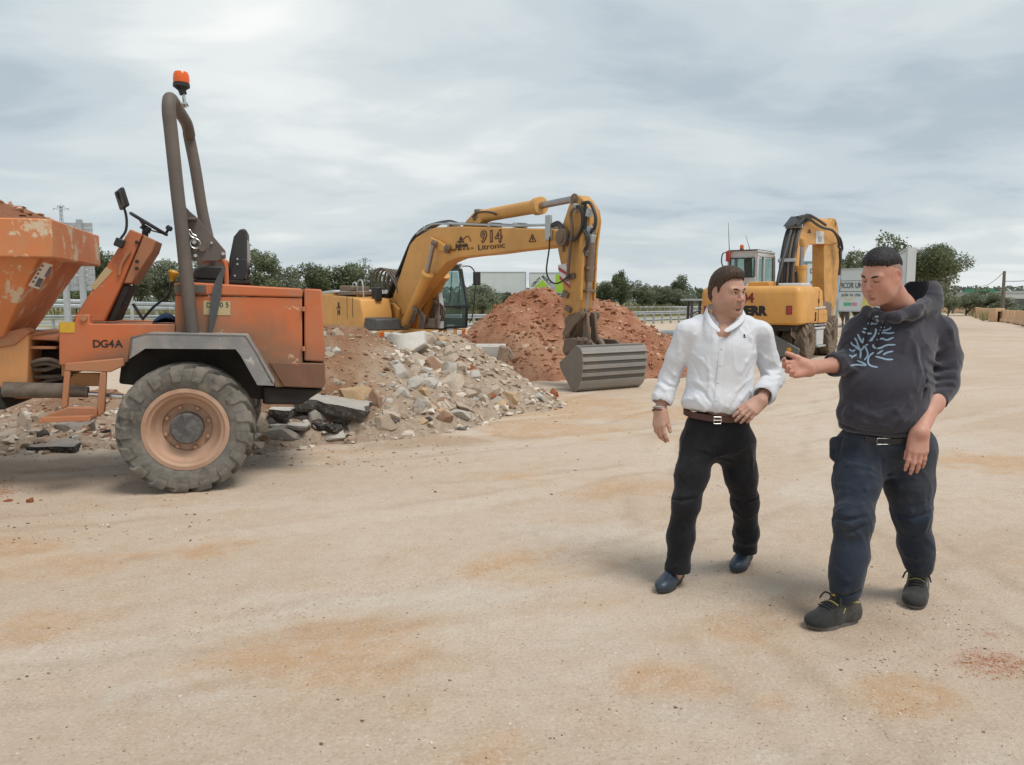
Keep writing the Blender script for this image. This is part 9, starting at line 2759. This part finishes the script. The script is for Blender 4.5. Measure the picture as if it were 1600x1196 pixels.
 for px in ([(1376, 750), (1360, 742), (1336, 742)], [(1378, 745), (1360, 732), (1334, 726)], [(1374, 762), (1352, 764), (1322, 772)], [(1380, 750), (1400, 744), (1430, 748)], [(1384, 758), (1404, 762), (1436, 768)], [(1370, 780), (1346, 790), (1312, 796)],
    [(1304, 800), (1326, 806), (1356, 800)], [(1306, 816), (1328, 822), (1354, 814)], [(1352, 826), (1332, 838), (1306, 842)], [(1304, 900), (1324, 908), (1348, 898)], [(1298, 916), (1320, 924), (1344, 914)], [(1296, 932), (1316, 940), (1342, 934)],
    [(1400, 792), (1424, 800), (1450, 790)], [(1402, 812), (1426, 818), (1454, 810)], [(1408, 836), (1430, 842), (1456, 832)], [(1414, 868), (1434, 874), (1456, 866)], [(1416, 882), (1436, 888), (1456, 880)], [(1308, 700), (1304, 730), (1306, 760)], [(1312, 715), (1326, 726), (1344, 728)], [(1396, 770), (1420, 782), (1446, 784)]):
  ft.ridge(px, .015, .0055, .024, 3.0)
 for px in ([(1304, 808), (1326, 814), (1354, 807)], [(1306, 826), (1328, 831), (1352, 822)], [(1402, 802), (1426, 809), (1452, 800)], [(1300, 924), (1320, 932), (1344, 924)], [(1378, 720), (1380, 742)], [(1316, 684), (1312, 700), (1304, 708)]):
  ft.groove(px, .009, .0055, .018, 3.0)
 ft.el(J(1298, 948, 3.60), (.055, .075, .040), None, .012, 'sub'); ft.el(J(1432, 903, 3.90), (.05, .055, .030), None, .012, 'sub')
 V, Q = ft.surface()
 tr = link_mesh('trousers', skin_mesh('trousers', [(relax(V, Q, 1), Q)], base), M_navy_tr, body)
 # belt glimpsed under the hem
 w = [ft.hit(u, v, 3.0) for u, v in ((1350, 685), (1365, 688), (1380, 689.5), (1400, 690), (1415, 689))]
 if all(w):
  mb = MB(); vs = []
  for p in w:
   for z_, y_ in ((-.014, -.002), (-.014, -.010), (.014, -.010), (.014, -.002)): vs.append(p - base + Vector((0, y_, z_)))
  mb.add(vs, [(i * 4 + j, i * 4 + (j + 1) % 4, i * 4 + 4 + (j + 1) % 4, i * 4 + 4 + j) for i in range(4) for j in range(4)] + [(0, 1, 2, 3), (19, 18, 17, 16)])
  bl = mb.build('belt', M_belt2, body)
  b = w[2] - base + Vector((-.006, -.013, .001))
  MB().tube([b + Vector(q) for q in ((-.030, 0, .014), (.034, .002, .014), (.034, .002, -.015), (-.030, 0, -.015))], .0022, 6, closed=True).build('buckle', M_bolt, bl)
 # ---- work shoes
 def boot(toe, heel, top_h):
  o, fs, P_ = shoe('work_shoe', toe, heel, 0, .118, top_h, body, base, M_boot, M_bsole, True)
  b = Vector(base)
  MB().tube([P_(.02, 0, top_h - .03) - b, P_(.16, .045, top_h - .012) - b, P_(.36, .035, top_h + .004) - b, P_(.40, 0, top_h + .012) - b, P_(.36, -.035, top_h + .004) - b, P_(.16, -.045, top_h - .012) - b], .006, 7, 4, closed=True).build('collar_trim', M_yellow, o)
  MB().tube([P_(.38, 0, top_h - .03) - b, P_(.44, 0, top_h + .008) - b, P_(.455, 0, top_h + .045) - b], [.026, .032, .024], 8, 3).build('tongue', M_boot, o)
  q = fs.at
  MB().ball(P_(.50, 0, top_h + .026) - b, (.012, .016, .008)).build('tongue_label', M_yel_knob, o)
  for k in range(5):
   t = .50 + .050 * k
   # the height of the upper on the centre line, found by dropping onto it
   z = top_h + .03
   while z > .03 and fs.at(P_(t, 0, z)) > 0.002: z -= .003
   zs = top_h + .03
   while zs > .03 and fs.at(P_(t - .02, .034, zs)) > 0.002: zs -= .003
   MB().tube([P_(t - .03, .036, zs + .002) - b, P_(t, .012, z + .004) - b, P_(t + .015, -.012, z + .004) - b, P_(t - .01, -.036, zs + .002) - b], .0042, 6, 4).build('lace', M_yellow if k == 1 else M_cord, o)
  for s_ in (-1, 1): MB().tube([P_(.47, .01 * s_, top_h + .012) - b, P_(.52, .05 * s_, top_h + .022) - b, P_(.58, .066 * s_, top_h - .01) - b], .0042, 6, 4).build('lace', M_cord, o)
  MB().loft([P_(t, a * 1.02, .034) - b for t, a in ((.80, .052), (.93, .042), (.995, .0), (.93, -.042), (.80, -.052), (.80, 0))], [P_(t, a * .96, .058) - b for t, a in ((.80, .052), (.92, .040), (.975, .0), (.92, -.040), (.80, -.052), (.80, 0))]).build('toe_guard', M_bsole, o, .004)
  for s_ in (-1, 1): MB().tube([P_(.40, .046 * s_, top_h - .03) - b, P_(.50, .052 * s_, .055) - b, P_(.62, .056 * s_, .045) - b], .003, 6, 4).build('side_piping', M_yellow, o)
 t1, h1 = gp(1262, 984), gp(1341, 975)
 boot((t1.x, t1.y + .0, 0), (t1.x + .285, t1.y + .115, 0), .125)
 t2 = gp(1427, 954)
 boot((t2.x, t2.y, 0), (J(1437, 900, 4.12).x, 4.125, 0), .125)
 return body
man_white()
man_dark()
